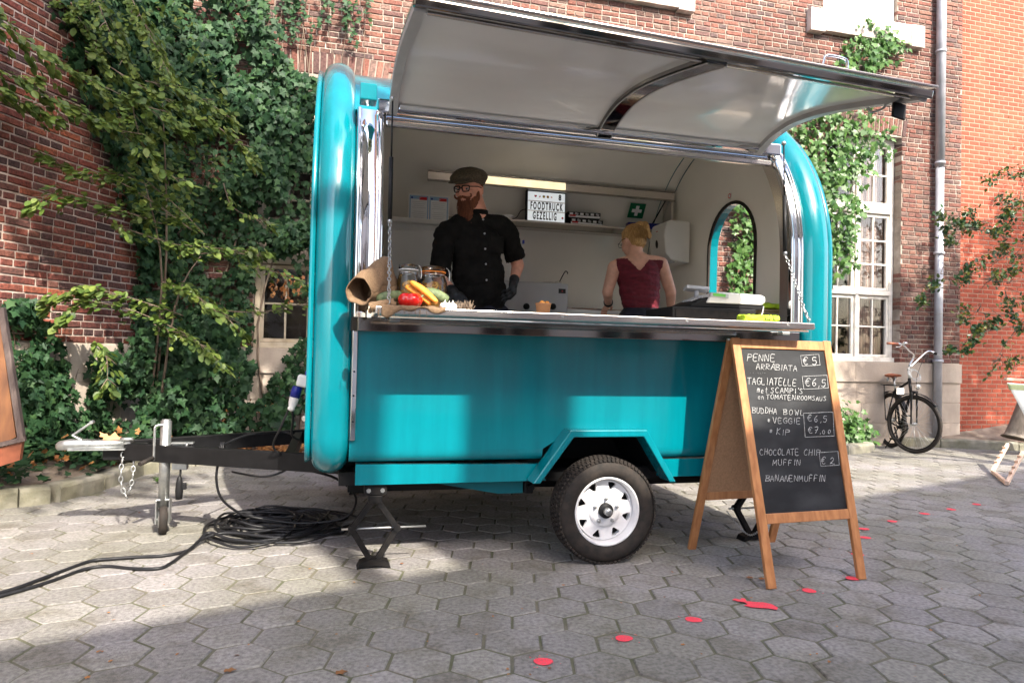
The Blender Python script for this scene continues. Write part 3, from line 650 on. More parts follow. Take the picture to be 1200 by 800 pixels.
# wheel well and fender
well=[(-.33,.47),(-.155,.675),(.255,.675),(.40,.45)]
m=MB(); v=[(x,.045,z) for x,z in well]+[(x,.50,z) for x,z in well]; m.add(v,[(i,i+1,5+i,4+i) for i in range(3)]); m.add([(x,.50,z) for x,z in well],[(0,1,2,3)]); m.build('wheel_well',M['black_paint'],TR)
fo=[(-.375,.435),(-.172,.712),(.268,.712),(.445,.425)]; fi=[(-.333,.435),(-.152,.674),(.248,.674),(.408,.425)]
m=MB(); 
for Y0,Y1,F0,F1 in ((-.085,.035,fo,fi),):
    vs=[(x,Y0,z) for x,z in F0]+[(x,Y0,z) for x,z in F1]+[(x,Y1,z) for x,z in F0]+[(x,Y1,z) for x,z in F1]
    fs=[]
    for i in range(3): fs+=[(i,i+1,5+i,4+i),(8+i,9+i,1+i,i),(12+i,4+i,5+i,13+i)]
    fs+=[(0,4,12,8),(3,11,15,7)]
    m.add(vs,fs)
o=m.build('fender',M['teal'],TR,weld=True,bevel=.006)
# wheels
def wheel(cx,cy,cz,R,Wd,s):
    """s=-1: outer face towards the camera"""
    c=Vector((cx,cy,cz)); ax=(0,s,0)
    m=MB(); h=Wd/2
    pr=[(R*.66,h*.80),(R*.70,h*.98),(R*.80,h*1.06),(R*.90,h*.98),(R*.955,h*.86),(R*.985,h*.70),(R,h*.5),(R*1.0,0),(R,-h*.5),(R*.985,-h*.7),(R*.955,-h*.86),(R*.88,-h),(R*.66,-h*.8)]
    m.lathe(pr,c,ax,n=64); ty=m.build('tyre',M['rubber'],TR)
    # tread blocks
    t=MB()
    nb=72
    for k in range(nb):
        for row,(y,wd) in enumerate(((h*.79,.028),(h*.42,.030),(0,.030),(-h*.42,.030),(-h*.79,.028))):
            a=2*PI*(k+(row%2)*.5)/nb; rr=R+(.003 if abs(y)<h*.6 else -.006)
            p=c+Vector((math.cos(a)*rr,s*y,math.sin(a)*rr)); Rm=Matrix.Rotation(-a,3,'Y'); t.box(p,(.010,wd,2*PI*R/nb*.72),Rm)
    t.build('tread',M['rubber'],ty)
    rim=MB(); r=R*.655
    rim.lathe([(r*1.02,h*.80),(r*.99,h*.87),(r*.955,h*.84),(r*.93,h*.66),(r*.90,h*.2),(r*.86,-h*.1),(r*.84,-h*.9)],c,ax,n=64)
    # disc with eight triangular holes
    import mathutils
    bm=bmesh.new(); es=[]
    def loop(pts):
        vs=[bm.verts.new(p) for p in pts]; 
        for i in range(len(vs)): es.append(bm.edges.new((vs[i],vs[(i+1)%len(vs)])))
    def pt(rr,a,hh): 
        u=Vector((math.cos(a)*rr,s*hh,math.sin(a)*rr)); return c+u
    hd=h*.28
    loop([pt(r*.885,2*PI*i/64,hd) for i in range(64)]); loop([pt(r*.50,2*PI*i/32,hd) for i in range(32)])
    for k in range(8):
        a0=2*PI*(k+.5)/8+.1
        tri=[(r*.83,a0-.15),(r*.85,a0),(r*.83,a0+.15),(r*.80,a0+.165),(r*.62,a0+.05),(r*.605,a0),(r*.62,a0-.05),(r*.80,a0-.165)]
        loop([pt(q,a,hd) for q,a in tri])
    bmesh.ops.triangle_fill(bm,use_beauty=True,edges=es); bm.verts.index_update()
    rim.add([v.co.copy() for v in bm.verts],[[v.index for v in f.verts] for f in bm.faces]); bm.free()
    for k in range(8):
        a0=2*PI*(k+.5)/8+.1
        tri=[(r*.83,a0-.15),(r*.85,a0),(r*.83,a0+.15),(r*.80,a0+.165),(r*.62,a0+.05),(r*.605,a0),(r*.62,a0-.05),(r*.80,a0-.165)]
        vs=[pt(q,a,hd) for q,a in tri]+[pt(q,a,hd-.018) for q,a in tri]; rim.add(vs,[(i,(i+1)%8,8+(i+1)%8,8+i) for i in range(8)])
    rim.lathe([(r*.505,hd),(r*.47,hd+.014),(r*.30,hd+.016),(r*.22,hd+.012)],c,ax,n=48)
    rm=rim.build('rim',M['rim_white'],TR)
    hb=MB(); hb.lathe([(r*.22,hd-.01),(r*.22,hd+.03),(r*.20,hd+.034),(.001,hd+.034)],c,ax,n=32); hb.build('hub',M['black_plastic'],TR)
    hb=MB(); hb.lathe([(r*.11,hd+.03),(r*.11,hd+.062),(r*.09,hd+.068),(.001,hd+.068)],c,ax,n=20); hb.build('hub_cap',M['galv'],TR)
    for k in range(5):
        a=2*PI*k/5+.3; q=MB(); q.lathe([(.011,hd+.012),(.011,hd+.026),(.006,hd+.030),(.006,hd+.036),(.0005,hd+.037)],c+Vector((math.cos(a)*r*.36,0,math.sin(a)*r*.36)),ax,n=6,smooth=False); q.build('wheel_nut',M['galv'],TR)
    q=MB(); q.lathe([(r*.86,-h*.2),(.02,-h*.2)],c,ax,n=32); q.build('brake_drum',M['black_paint'],TR)
wheel(.045,-.015,.278,.278,.165,-1); wheel(.045,2.20,.278,.278,.165,1)
# chrome frame round the opening, following the curve
zt=2.375
for s,xo,xi in ((-1,-1.306,-1.165),(1,1.306,1.215)):
    A_=arc_pts(1.30,zt+.03,0,26); sgn=1 if s<0 else -1
    w_=abs(xo-xi); sec=[(xo,-.02),(xo,.012),(xo+sgn*w_*.05,.022),(xo+sgn*w_*.12,.024),(xo+sgn*w_*.18,.012),(xo+sgn*w_*.20,.004),(xo+sgn*w_*.72,.002),(xo+sgn*w_*.74,.010),(xo+sgn*w_*.80,.026),(xo+sgn*w_*.92,.026),(xo+sgn*w_*.99,.012),(xo+sgn*w_,-.05)]
    def fA(o,zt=zt): return arc_pts(1.274,zt+.03,o,26)
    sweepX(sec,fA,False).build('chrome_frame',M['chrome'],TR)
m=MB(); m.box((-1.290,.022,.93),(.026,.02,.55),bev=.004); m.build('chrome_strip',M['chrome'],TR)
for zz in (.75,.88,1.0): m=MB(); m.tube([(-1.29,.012,zz),(-1.29,.008,zz)],.005,n=8); m.build('screw',M['black_paint'],TR)
m=MB(); m.box((1.29,.022,.93),(.026,.02,.55),bev=.004); m.build('chrome_strip',M['chrome'],TR)
# jambs inside the opening
for x in (-1.165,1.215):
    sweepX([(x,-.01),(x,-.085)],lambda o: arc_pts(1.274,zt,o,20),False).build('jamb',M['steel'],TR)
# hinge beam and head rails
m=MB(); m.box((.025,.185,2.405),(2.46,.055,.075),bev=.01); m.build('hinge_beam',M['chrome'],TR)
m=MB(); m.box((.025,.20,2.325),(2.36,.03,.035),bev=.008); m.build('head_rail',M['steel'],TR)
m=MB(); m.box((.025,.235,2.36),(2.36,.02,.03),bev=.005); m.build('head_rail',M['chrome'],TR)
m=MB(); m.box((-1.255,.10,2.43),(.085,.10,.085),bev=.006); m.build('vent_box',M['teal'],TR)
# the hatch (awning)
AW=[(.165,2.372),(.10,2.405),(.0,2.437),(-.14,2.457),(-.30,2.453),(-.46,2.434),(-.62,2.404),(-.80,2.365),(-.94,2.332),(-1.05,2.305)]
AWs=smooth_path([(0,y,z) for y,z in AW],5)
def aw_sheet(x0,x1,off,i0=0,i1=None,edge=.0):
    P=AWs[i0:i1]; N=[]
    for i in range(len(AWs)):
        t=(AWs[min(i+1,len(AWs)-1)]-AWs[max(i-1,0)]).normalized(); N.append(Vector((0,-t.z,t.y)) if t.y<0 else Vector((0,t.z,-t.y)))
    N=[n if n.z>0 else -n for n in N]
    return [AWs[i]+N[i]*off for i in range(len(AWs))][i0:i1]
XA0,XA1=-1.145,1.115
def sheet(name,x0,x1,off,mat,th=.0,i0=0,i1=None,parent=None):
    m=MB(); P=aw_sheet(0,0,off,i0,i1); vs=[Vector((x0,p.y,p.z)) for p in P]+[Vector((x1,p.y,p.z)) for p in P]; k=len(P)
    m.add(vs,[(i,i+1,k+i+1,k+i) for i in range(k-1)],True)
    if th:
        Q=aw_sheet(0,0,off+th,i0,i1); vs=[Vector((x0,p.y,p.z)) for p in Q]+[Vector((x1,p.y,p.z)) for p in Q]; b=2*k
        m.add(vs,[(i,k+i,k+i+1,i+1) for i in range(k-1)],True)
        V=m.v; 
        m.add([V[i] for i in range(k)]+[V[b+i] for i in range(k)],[(i,i+1,k+i+1,k+i) for i in range(k-1)])
        m.add([V[k+i] for i in range(k)]+[V[b+k+i] for i in range(k)],[(i,k+i,k+i+1,i+1) for i in range(k-1)])
        m.add([V[k-1],V[2*k-1],V[b+2*k-1],V[b+k-1]],[(0,1,2,3)])
    return m.build(name,mat,parent or TR)
HT=sheet('hatch',XA0,XA1,.020,M['teal'],.016)
sheet('hatch_lining',XA0+.03,XA1-.03,.014,M['liner'],parent=HT)
for x0,x1,nm in ((XA0,XA0+.045,'side_rail'),(XA1-.045,XA1,'side_rail'),(.075-.045,.075+.045,'hatch_rib')):
    sheet(nm,x0,x1,-.012,M['chrome_dark_reflect'] if nm=='hatch_rib' else M['grey_plastic'],.030,parent=HT)
for x in (.030,.118): sheet('rib_edge',x,x+.006,-.016,M['grey_plastic'],.012,parent=HT)
p=AWs[-1]; m=MB(); m.box(((XA0+XA1)/2,p.y-.012,p.z+.014),(XA1-XA0+.01,.040,.036),Matrix.Rotation(rad(16),3,'X'),bev=.008); m.build('front_rail',M['chrome_dark_reflect'],HT)
m=MB(); m.box(((XA0+XA1)/2+.0,p.y-.012,p.z+.048),(XA1-XA0+.03,.07,.012),Matrix.Rotation(rad(16),3,'X'),bev=.004); m.build('drip_edge',M['steel'],HT)
m=MB(); m.box(((XA0+XA1)/2,p.y+.045,p.z+.016),(XA1-XA0-.1,.03,.02),Matrix.Rotation(rad(16),3,'X'),bev=.004); m.build('inner_rail',M['steel'],HT)
m=MB(); m.box(((XA0+XA1)/2,.135,2.387),(XA1-XA0-.1,.05,.03),bev=.004); m.build('inner_rail',M['chrome'],HT)
m=MB(); m.box((XA1-.035,-.93,2.285),(.072,.012,.075),Matrix.Rotation(rad(8),3,'Y')@Matrix.Rotation(rad(-4),3,'X'),bev=.004); m.build('latch_plate',M['black_plastic'],HT)
m=MB(); m.box((XA1-.05,-.93,2.33),(.04,.07,.02)); m.tube(smooth_path([(XA1-.05,-.76,2.352),(XA1-.045,-.78,2.325),(XA1-.045,-.85,2.322),(XA1-.05,-.87,2.338)],5),.006,n=6); m.build('latch',M['galv'],HT)
m=MB(); m.tube(smooth_path([(.55,p.y-.03,p.z+.05),(.56,p.y-.035,p.z+.085),(.60,p.y-.035,p.z+.092),(.66,p.y-.035,p.z+.085),(.67,p.y-.03,p.z+.05)],5),.006,n=6); m.build('hatch_handle',M['chrome'],HT)
for o_ in [HT]+[c_ for c_ in HT.children]:      # the hatch hangs a little lower at its right end
    for v_ in o_.data.vertices:
        yy=v_.co.y+ORG['food_trailer'].y; v_.co.z+=-.030*v_.co.x*min(1,max(0,(.165-yy)/1.2))
# gas struts
def strut(top,bot):
    top=Vector(top);bot=Vector(bot); mid=top.lerp(bot,.48); m=MB(); m.tube([top,mid],.0045,n=8); m.build('strut_rod',M['chrome'] if False else M['black_paint'],TR)
    m=MB(); m.tube([mid,bot],.011,n=10); m.build('gas_strut',M['black_plastic'],TR)
    for q in (top,bot): m=MB(); m.ell(q,.014); m.build('strut_joint',M['galv'],TR)
strut((-1.135,.02,2.395),(-1.135,-.01,1.76)); strut((1.175,.03,2.40),(1.165,-.01,1.735))
def chain(name,pts,parent,link=.032,r=.0032,mat='galv',wd=.011):
    P=smooth_path(pts,12); # resample by arc length
    L=[0]; 
    for a,b in zip(P,P[1:]): L.append(L[-1]+(b-a).length)
    n=max(2,int(L[-1]/(link*.78))); m=MB(); 
    def at(s):
        for i in range(len(L)-1):
            if L[i+1]>=s: return P[i].lerp(P[i+1],(s-L[i])/max(1e-9,L[i+1]-L[i]))
        return P[-1]
    for k in range(n):
        a=at(L[-1]*k/n); b=at(L[-1]*(k+1)/n); t=(b-a).normalized(); u=t.orthogonal().normalized(); u=Matrix.Rotation((k%2)*PI/2+.4,3,t)@u; c=(a+b)/2; hl=link/2-r
        ring=[]
        for i in range(10):
            an=2*PI*i/10; e=wd*math.sin(an); f=math.cos(an); ring.append(c+u*e*.75+t*(hl*f+0.0))
        m.tube(ring,r,n=5,closed=True)
    return m.build(name,M[mat],parent)
chain('chain',[(-1.135,-.015,1.75),(-1.14,-.12,1.58),(-1.152,-.30,1.40),(-1.155,-.365,1.318)],TR)
chain('chain',[(1.165,-.015,1.72),(1.16,-.08,1.62),(1.10,-.26,1.41),(1.065,-.36,1.318)],TR)
# serving counter
m=MB(); m.box((-.065,-.18,1.289),(2.30,.40,.034),bev=.004); m.build('counter',M['steel'],TR)
m=MB(); m.box((-.065,-.362,1.283),(2.304,.04,.004)); m.build('counter_lip',M['steel'],TR)
m=MB(); m.box((-.0,.012,1.238),(2.56,.03,.068),bev=.003); m.build('chrome_apron',M['chrome_dark_reflect'],TR)
m=MB(); m.tube([(-1.2,-.345,1.262),(1.07,-.345,1.262)],.006,n=6); m.build('edge_rod',M['chrome'],TR)
for x in (-.95,-.33,.33,.92): m=MB(); m.tube([(x,-.379,1.291),(x,-.3835,1.291)],.006,n=10); m.build('rivet',M['galv'],TR)
for x in (-1.1,1.15): m=MB(); m.box((x,-.02,1.262),(.05,.07,.02),bev=.004); m.build('hinge',M['galv'],TR)
m=MB(); m.box((.03,.17,1.28),(2.36,.29,.03),bev=.003); m.build('worktop',M['steel'],TR)
m=MB(); m.box((.03,.56,.98),(2.36,.02,.54)); m.build('inner_panel',M['interior'],TR)
# shelf rack on the back wall
m=MB(); m.box((.32,1.90,2.170),(2.10,.28,.030),bev=.004); m.build('shelf',M['steel'],TR)
m=MB(); m.box((.32,1.755,2.145),(2.10,.012,.045),bev=.003); m.build('shelf_apron',M['chrome_dark_reflect'],TR)
m=MB(); m.box((.32,1.77,2.475),(2.10,.03,.065),bev=.004); m.build('upper_rail',M['steel'],TR)
m=MB(); m.box((.32,1.748,2.512),(2.10,.012,.012)); m.build('rail_edge',M['chrome_dark_reflect'],TR)
m=MB(); m.box((.32,1.752,2.436),(2.10,.012,.012)); m.build('rail_edge',M['chrome_dark_reflect'],TR)
m=MB(); m.box((.05,1.747,2.476),(.68,.018,.055),bev=.004); m.build('glow_strip',M['strip_glow'] if 'strip_glow' in M else pm('strip_glow',(.80,.66,.40),.4,emit=.38),TR)  # warm strip along part of the rail; its glow is material emission
for x in (1.355,): m=MB(); m.box((x,1.84,2.335),(.02,.16,.32)); m.build('shelf_end',M['steel'],TR)
m=MB(); m.tube([(1.30,1.77,2.45),(1.20,1.90,2.19)],.006); m.build('strut_bar',M['black_plastic'],TR)
# back counter and its splash
m=MB(); m.box((.55,1.85,1.475),(1.7,.45,.03),bev=.004); m.build('back_counter',M['steel'],TR)
m=MB(); m.box((.55,1.63,1.42),(1.7,.012,.11)); m.build('back_counter_front',M['white_plastic'],TR)
m=MB(); m.box((.55,1.88,1.02),(1.68,.40,.88)); m.build('back_cabinet',M['steel'],TR)
# drawbar, coupler, jockey wheel, jacks
HX,HY,HZ=-2.62,1.08,.475
m=MB(); m.bar((-1.05,.26,HZ),(HX,HY-.02,HZ),.05,.10,bev=.004); m.build('drawbar_beam',M['black_paint'],TR)
m=MB(); m.bar((-1.05,1.92,HZ+.01),(HX,HY+.02,HZ+.01),.05,.098,bev=.004); m.build('drawbar_beam',M['black_paint'],TR)
m=MB(); m.bar((-1.62,.55,HZ+.003),(-1.62,1.62,HZ+.003),.05,.085,bev=.004); m.build('cross_beam',M['black_paint'],TR)
m=MB(); m.box((-2.58,1.075,HZ),(.24,.09,.10),bev=.004); m.build('drawbar_nose',M['black_paint'],TR)
m=MB(); 
vs=[]
secs=[(-2.58,.040,.024,.0),(-2.74,.040,.024,0),(-2.80,.042,.026,.003),(-2.88,.044,.030,.0),(-2.925,.034,.026,-.006),(-2.943,.012,.012,-.01)]
n=12
for (x,hy,hz,dz) in secs:
    for k in range(n):
        a=2*PI*k/n; cc,ss=math.cos(a),math.sin(a); sx=math.copysign(abs(cc)**.35,cc); sz=math.copysign(abs(ss)**.35,ss); vs.append((x,1.03+hy*sx,HZ+.045+dz+hz*sz))
m.add(vs,[(i*n+k,i*n+(k+1)%n,(i+1)*n+(k+1)%n,(i+1)*n+k) for i in range(len(secs)-1) for k in range(n)]+[tuple(range(n))[::-1],tuple((len(secs)-1)*n+k for k in range(n))],True)
m.box((-2.72,1.03,HZ+.018),(.30,.10,.008)); cp=m.build('coupler',M['galv'],TR)
m=MB(); m.bar((-2.80,1.03,HZ+.065),(-2.86,1.03,HZ+.10),.035,.010,bev=.003); m.bar((-2.86,1.03,HZ+.097),(-2.76,1.03,HZ+.175),.032,.012,bev=.003); m.tube([(-2.76,1.01,HZ+.175),(-2.76,1.05,HZ+.175)],.010,n=10); m.build('coupler_handle',M['galv'],cp)
for x in (-2.68,-2.77): m=MB(); m.tube([(x,.992,HZ+.045),(x,.984,HZ+.045)],.009,n=6,smooth=False); m.build('bolt',M['galv'],cp)
m=MB(); m.box((-2.575,1.03,HZ+.06),(.06,.05,.03),bev=.004); m.tube([(-2.60,1.0,HZ+.075),(-2.53,1.0,HZ+.075)],.012); m.build('shackle',M['galv'],TR)
chain('safety_chain',[(-2.585,1.02,HZ+.0),(-2.59,1.0,HZ-.10),(-2.585,1.0,HZ-.20),(-2.55,1.0,HZ-.275)],TR,.045,.0045,wd=.014)
chain('safety_chain',[(-2.53,1.02,HZ+.0),(-2.525,1.0,HZ-.1),(-2.53,1.0,HZ-.18),(-2.545,.995,HZ-.24)],TR,.045,.0045,wd=.014)
jx,jy=-2.34,.93
m=MB(); m.tube([(jx,jy,.16),(jx,jy,.665)],.030,n=20); m.tube([(jx,jy,.655),(jx,jy,.675)],.024,n=16); jt=m.build('jockey_tube',M['galv'],TR)
m=MB(); m.tube(smooth_path([(jx,jy-.02,.645),(jx-.045,jy-.04,.64),(jx-.05,jy-.045,.60),(jx-.05,jy-.045,.50),(jx-.05,jy-.045,.44)],4),.007,n=8); m.build('crank',M['galv'],jt)
m=MB(); m.tube([(jx-.055,jy-.05,.455),(jx-.10,jy-.14,.435)],.013,n=10); m.build('crank_grip',M['rubber'],jt)
m=MB(); m.lathe([(.012,-.020),(.075,-.022),(.085,-.016),(.088,0),(.085,.016),(.075,.022),(.012,.020)],(jx,jy,.088),Vector((1,.25,0)),n=28); m.build('jockey_wheel',M['rubber'],jt)
m=MB(); m.lathe([(.004,-.03),(.045,-.026),(.05,-.018)],(jx,jy,.088),Vector((1,.25,0)),n=20); m.tube([(jx-.045,jy-.01,.088),(jx+.045,jy+.01,.088)],.010); m.build('wheel_hub',M['galv'],jt)
m=MB()
for s in (-1,1): m.box((jx+s*.034,jy+s*.009,.135),(.008,.05,.14),bev=.003)
m.box((jx,jy,.205),(.075,.055,.012),bev=.003); m.build('jockey_fork',M['galv'],jt)
m=MB(); m.box((jx+.085,jy-.02,.455),(.085,.02,.15),bev=.004); m.box((jx+.045,jy-.015,.51),(.02,.05,.03),bev=.003); m.box((jx+.125,jy-.03,.46),(.012,.05,.15),bev=.003); m.tube([(jx+.06,jy-.035,.465),(jx+.06,jy-.06,.465)],.02,n=6,smooth=False); m.box((jx+.10,jy-.03,.54),(.12,.05,.008)); m.build('jockey_clamp',M['galv'],TR)
m=MB(); m.tube(smooth_path([(jx+.09,jy-.02,.40),(jx+.092,jy-.03,.36),(jx+.09,jy-.03,.34)],4),.006); m.lathe([(.004,0),(.019,.005),(.022,.05),(.019,.10),(.013,.13),(.006,.14)],(jx+.088,jy-.03,.205),(0,0,1),n=14); m.box((jx+.115,jy-.03,.285),(.025,.02,.04),bev=.005); m.build('light_plug',M['black_plastic'],TR)
def jack(cx,cy,zt_=.425,wd=.115,flip=1):
    z1,z2,zm=.325,.035,.195; root=None
    m=MB(); m.box((cx,cy,.395),(.115,.05,.055),bev=.003); m.box((cx,cy,.345),(.07,.05,.04),bev=.003); jb=m.build('jack',M['jack_black'],TR)
    for s in (-1,1):
        m=MB()
        for yo in (-.017,.017):
            m.bar((cx+s*.022,cy+yo,z1),(cx+s*wd,cy+yo,zm),.006,.026,up=(0,1,0) if False else (0,0,1)); m.bar((cx+s*wd,cy+yo,zm),(cx+s*.018,cy+yo,z2),.006,.026)
        m.bar((cx+s*.022,cy,z1),(cx+s*wd,cy,zm),.036,.004); m.bar((cx+s*wd,cy,zm),(cx+s*.018,cy,z2),.036,.004)
        m.build('jack_arm',M['jack_black'],jb)
        m=MB(); m.tube([(cx+s*wd,cy-.026,zm),(cx+s*wd,cy+.026,zm)],.018,n=14); m.build('jack_pivot',M['jack_black'],jb)
        m=MB(); m.tube([(cx+s*.035,cy-.025,.392),(cx+s*.035,cy-.031,.392)],.012,n=6,smooth=False); m.build('bolt',M['galv'],jb)
    m=MB(); m.prism([(cx-.085,cy-.04,.0),(cx-.03,cy-.04,.012),(cx+.03,cy-.04,.012),(cx+.085,cy-.04,.0),(cx+.072,cy-.04,.028),(cx+.02,cy-.04,.045),(cx-.02,cy-.04,.045),(cx-.072,cy-.04,.028)],(0,.08,0)); m.build('jack_foot',M['jack_black'],jb)
    m=MB(); m.tube([(cx-wd-.05,cy,zm),(cx+wd+.15,cy,zm)],.0055,n=8); m.build('jack_screw',M['galv'],jb)
jack(-1.165,.10); jack(-1.17,1.95); jack(1.13,.22); jack(1.10,1.95)
# mains inlet on the end wall
m=MB(); m.box((-1.515,.42,.93),(.05,.10,.12),bev=.01); m.build('inlet_box',M['blue_plastic'],TR)
m=MB(); m.box((-1.55,.37,.935),(.06,.08,.065),Matrix.Rotation(rad(12),3,'Y'),bev=.012); m.build('inlet_cap',M['white_plastic'],TR)
m=MB(); m.lathe([(.024,0),(.027,.02),(.027,.06),(.001,.06)],(-1.575,.36,.905),(-.25,0,-1),n=16); m.build('plug',M['blue_plastic'],TR)
m=MB(); m.lathe([(.026,.055),(.024,.09),(.016,.115),(.020,.12),(.018,.13),(.008,.135)],(-1.575,.36,.905),(-.25,0,-1),n=16); m.build('plug_end',M['white_plastic'],TR)
m=MB(); m.tube([(-1.52,.36,.74),(-1.535,.33,.735)],.015,n=12); m.box((-1.52,.37,.74),(.03,.03,.04),bev=.004); m.build('lock',M['chrome'],TR)
# ------------------------------------------------------------------ figures: one continuous surface grown from tapered limbs
def cap(m,a,b,ra,rb,n=14):
    a=Vector(a);b=Vector(b);t=(b-a);L=t.length
    if L<1e-6: m.ell(a,ra,n,n//2+2); return
    pr=[(ra*math.sin(PI/2*i/5),-ra*math.cos(PI/2*i/5)) for i in range(6)]+[(rb*math.cos(PI/2*i/5),L+rb*math.sin(PI/2*i/5)) for i in range(6)]
    m.lathe(pr,a,t,n)
def voxel(m,name,mat,parent,vox,smooth=6,disp=None,cut=None,label=None):
    me=m.mesh('tmp',None); o=bpy.data.objects.new('tmp',me); COL.objects.link(o)
    r=o.modifiers.new('r','REMESH'); r.mode='VOXEL'; r.voxel_size=vox; r.use_smooth_shade=True
    s=o.modifiers.new('s','SMOOTH'); s.iterations=smooth; s.factor=.5
    dg=bpy.context.evaluated_depsgraph_get(); e=o.evaluated_get(dg); me2=bpy.data.meshes.new_from_object(e); bpy.data.objects.remove(o)
    og=org(parent)
    if disp or cut:
        bm=bmesh.new(); bm.from_mesh(me2); bm.normal_update()
        if cut: bmesh.ops.delete(bm,geom=[v for v in bm.verts if cut(v.co)],context='VERTS')
        if disp:
            for v in bm.verts: v.co=v.co+v.normal*disp(v.co)
        bm.to_mesh(me2); bm.free()
    me2.transform(Matrix.Translation(-og)); me2.materials.clear(); me2.materials.append(mat)
    me2.polygons.foreach_set('use_smooth',[True]*len(me2.polygons)); ob_=link_mesh(name,me2,parent)
    if label: ob_['label']=label
    return ob_
class Fr:   # local frame: f forward, s to the figure's left, u up
    def __init__(s,o,f,u):
        s.o=Vector(o); s.f=Vector(f).normalized(); u=Vector(u); s.u=(u-s.f*u.dot(s.f)).normalized(); s.s=s.u.cross(s.f)
        s.R=Matrix((s.f,s.s,s.u)).transposed()
    def __call__(s,f,l,u): return s.o+s.f*f+s.s*l+s.u*u
    def ell(s,m,f,l,u,rf,rl_,ru,n=20,tilt=0): m.ell(s(f,l,u),(rf,rl_,ru),n,n//2+2,s.R@Matrix.Rotation(tilt,3,'Y'))
def hand(m,wrist,d,nrm,side,curl=.5,sc=1.0):
    """palm with five separate bent fingers; d = direction of the fingers, nrm = back of the hand, side = direction of the thumb"""
    d=Vector(d).normalized(); nrm=Vector(nrm); nrm=(nrm-d*nrm.dot(d)).normalized(); sd=d.cross(nrm)*side; w=Vector(wrist)
    P=lambda a,b,c: w+(d*a+sd*b+nrm*c)*sc
    m.ell(P(.045,0,0),(.050*sc,.040*sc,.017*sc),16,10,Matrix((d,sd,nrm)).transposed()); cap(m,P(-.02,0,0),P(.03,0,0),.026*sc,.028*sc)
    for k,(b,L) in enumerate(((.030,.038),(.011,.043),(-.009,.040),(-.028,.031))):
        p=P(.082-.004*abs(k-1),b,0); dirv=d.copy(); r=.0098*sc
        for j in range(3):
            an=curl*(.7+.25*j)*(1+.08*k); dirv=(Matrix.Rotation(-an*side,3,sd)@dirv) if False else (dirv*math.cos(an)-nrm_at(dirv,nrm,sd)*math.sin(an))
            q=p+dirv*L*sc*(.95,.62,.5)[j]; cap(m,p,q,r,r*.9,8); p=q; r*=.92
    p=P(.015,.030,-.004); q=P(.045,.056,-.012); cap(m,p,q,.014*sc,.0115*sc,8); q2=q+(d*.9-nrm*.5*min(1,curl*1.4)-sd*.15*curl*2).normalized()*.030*sc; cap(m,q,q2,.0112*sc,.0095*sc,8)
def nrm_at(dv,nrm,sd):   # normal perpendicular to the current finger direction, on the back-of-hand side
    n=sd.cross(dv); return n if n.dot(nrm)>=0 or abs(n.dot(nrm))<1e-6 else -n
def tocam(p,yaw,pitch=0):
    """unit vector from p turned `yaw` (radians, + towards picture left) from looking into the lens"""
    v=Vector((CAM.x-p.x,CAM.y-p.y,0)).normalized(); v=Matrix.Rotation(-yaw,3,'Z')@v; v.z=math.tan(pitch); return v.normalized()
def wrinkle(a,s,seed=0,st=(1,1,1)):
    return lambda c: a*noise.noise(Vector((c.x*s*st[0],c.y*s*st[1],c.z*s*st[2]+seed)))+a*.5*noise.noise(Vector((c.x*s*2.3,c.y*s*2.3,c.z*s*1.6+seed+9)))
FL=.585
# ---------------- man in cap
MY=.80
hc=atY(550,224,MY); man=thing('person','bearded man in flat cap, glasses and black shirt standing behind the serving counter','person',(hc.x,MY,FL))
J=dict(neck=atY(559,252,MY+.02),shL=atY(521,276,MY-.04),shR=atY(594,272,MY+.07),elL=atY(515,326,MY-.12),wrL=atY(532,343,MY-.34),elR=atY(607,311,MY+.12),wrR=atY(602,330,MY-.02),ch=atY(557,292,MY+.02),wa=atY(563,345,MY+.04),pe=atY(564,372,MY+.05))
H=Fr(hc,tocam(hc,rad(30),rad(-9)),(0,0,1))
m=MB()
H.ell(m,-.012,0,.030,.098,.076,.098); H.ell(m,.030,0,-.030,.062,.060,.080); H.ell(m,.034,0,-.075,.046,.044,.036); H.ell(m,.055,0,.035,.038,.058,.045)
cap(m,H(.090,0,.018),H(.110,0,-.022),.010,.0145); m.ell(H(.100,.011,-.027),.009,8,6); m.ell(H(.100,-.011,-.027),.009,8,6)
cap(m,H(.086,-.045,.030),H(.092,.045,.030),.010,.010)
for s in (-1,1): H.ell(m,.066,s*.036,-.018,.028,.026,.024); H.ell(m,-.012,s*.077,-.005,.018,.008,.032); cap(m,H(-.004,s*.078,.020),H(-.026,s*.086,.018),.006,.006); cap(m,H(-.026,s*.086,.018),H(-.022,s*.083,-.025),.006,.006)
cap(m,H(.086,0,-.052),H(.084,0,-.055),.017,.017)
cap(m,H(-.03,0,-.03),J['neck'],.066,.072)
def lerp(a,b,t): return Vector(a).lerp(Vector(b),t)
side_=(J['shR']-J['shL']).normalized()
def torso(m,J,g,ch=(.165,.115),wa=(.158,.115),pe=(.165,.12),shr=.068,yaw=None):
    R=Matrix((side_v,side_v.cross(Vector((0,0,1))),Vector((0,0,1)))).transposed()
    cap(m,J['neck']+Vector((0,0,-.02)),lerp(J['shL'],J['neck'],.18),.052+g,shr+g); cap(m,J['neck']+Vector((0,0,-.02)),lerp(J['shR'],J['neck'],.18),.052+g,shr+g)
    m.ell(J['ch'],(ch[0]+g,ch[1]+g,.17+g),24,16,R); m.ell(lerp(J['ch'],J['wa'],.5),((ch[0]+wa[0])/2+g,(ch[1]+wa[1])/2+g,.20),24,16,R); m.ell(J['wa'],(wa[0]+g,wa[1]+g,.17),24,16,R); m.ell(J['pe'],(pe[0]+g,pe[1]+g,.14+g),24,16,R)
side_v=Vector((side_.x,side_.y,0)).normalized()
torso(m,J,0)
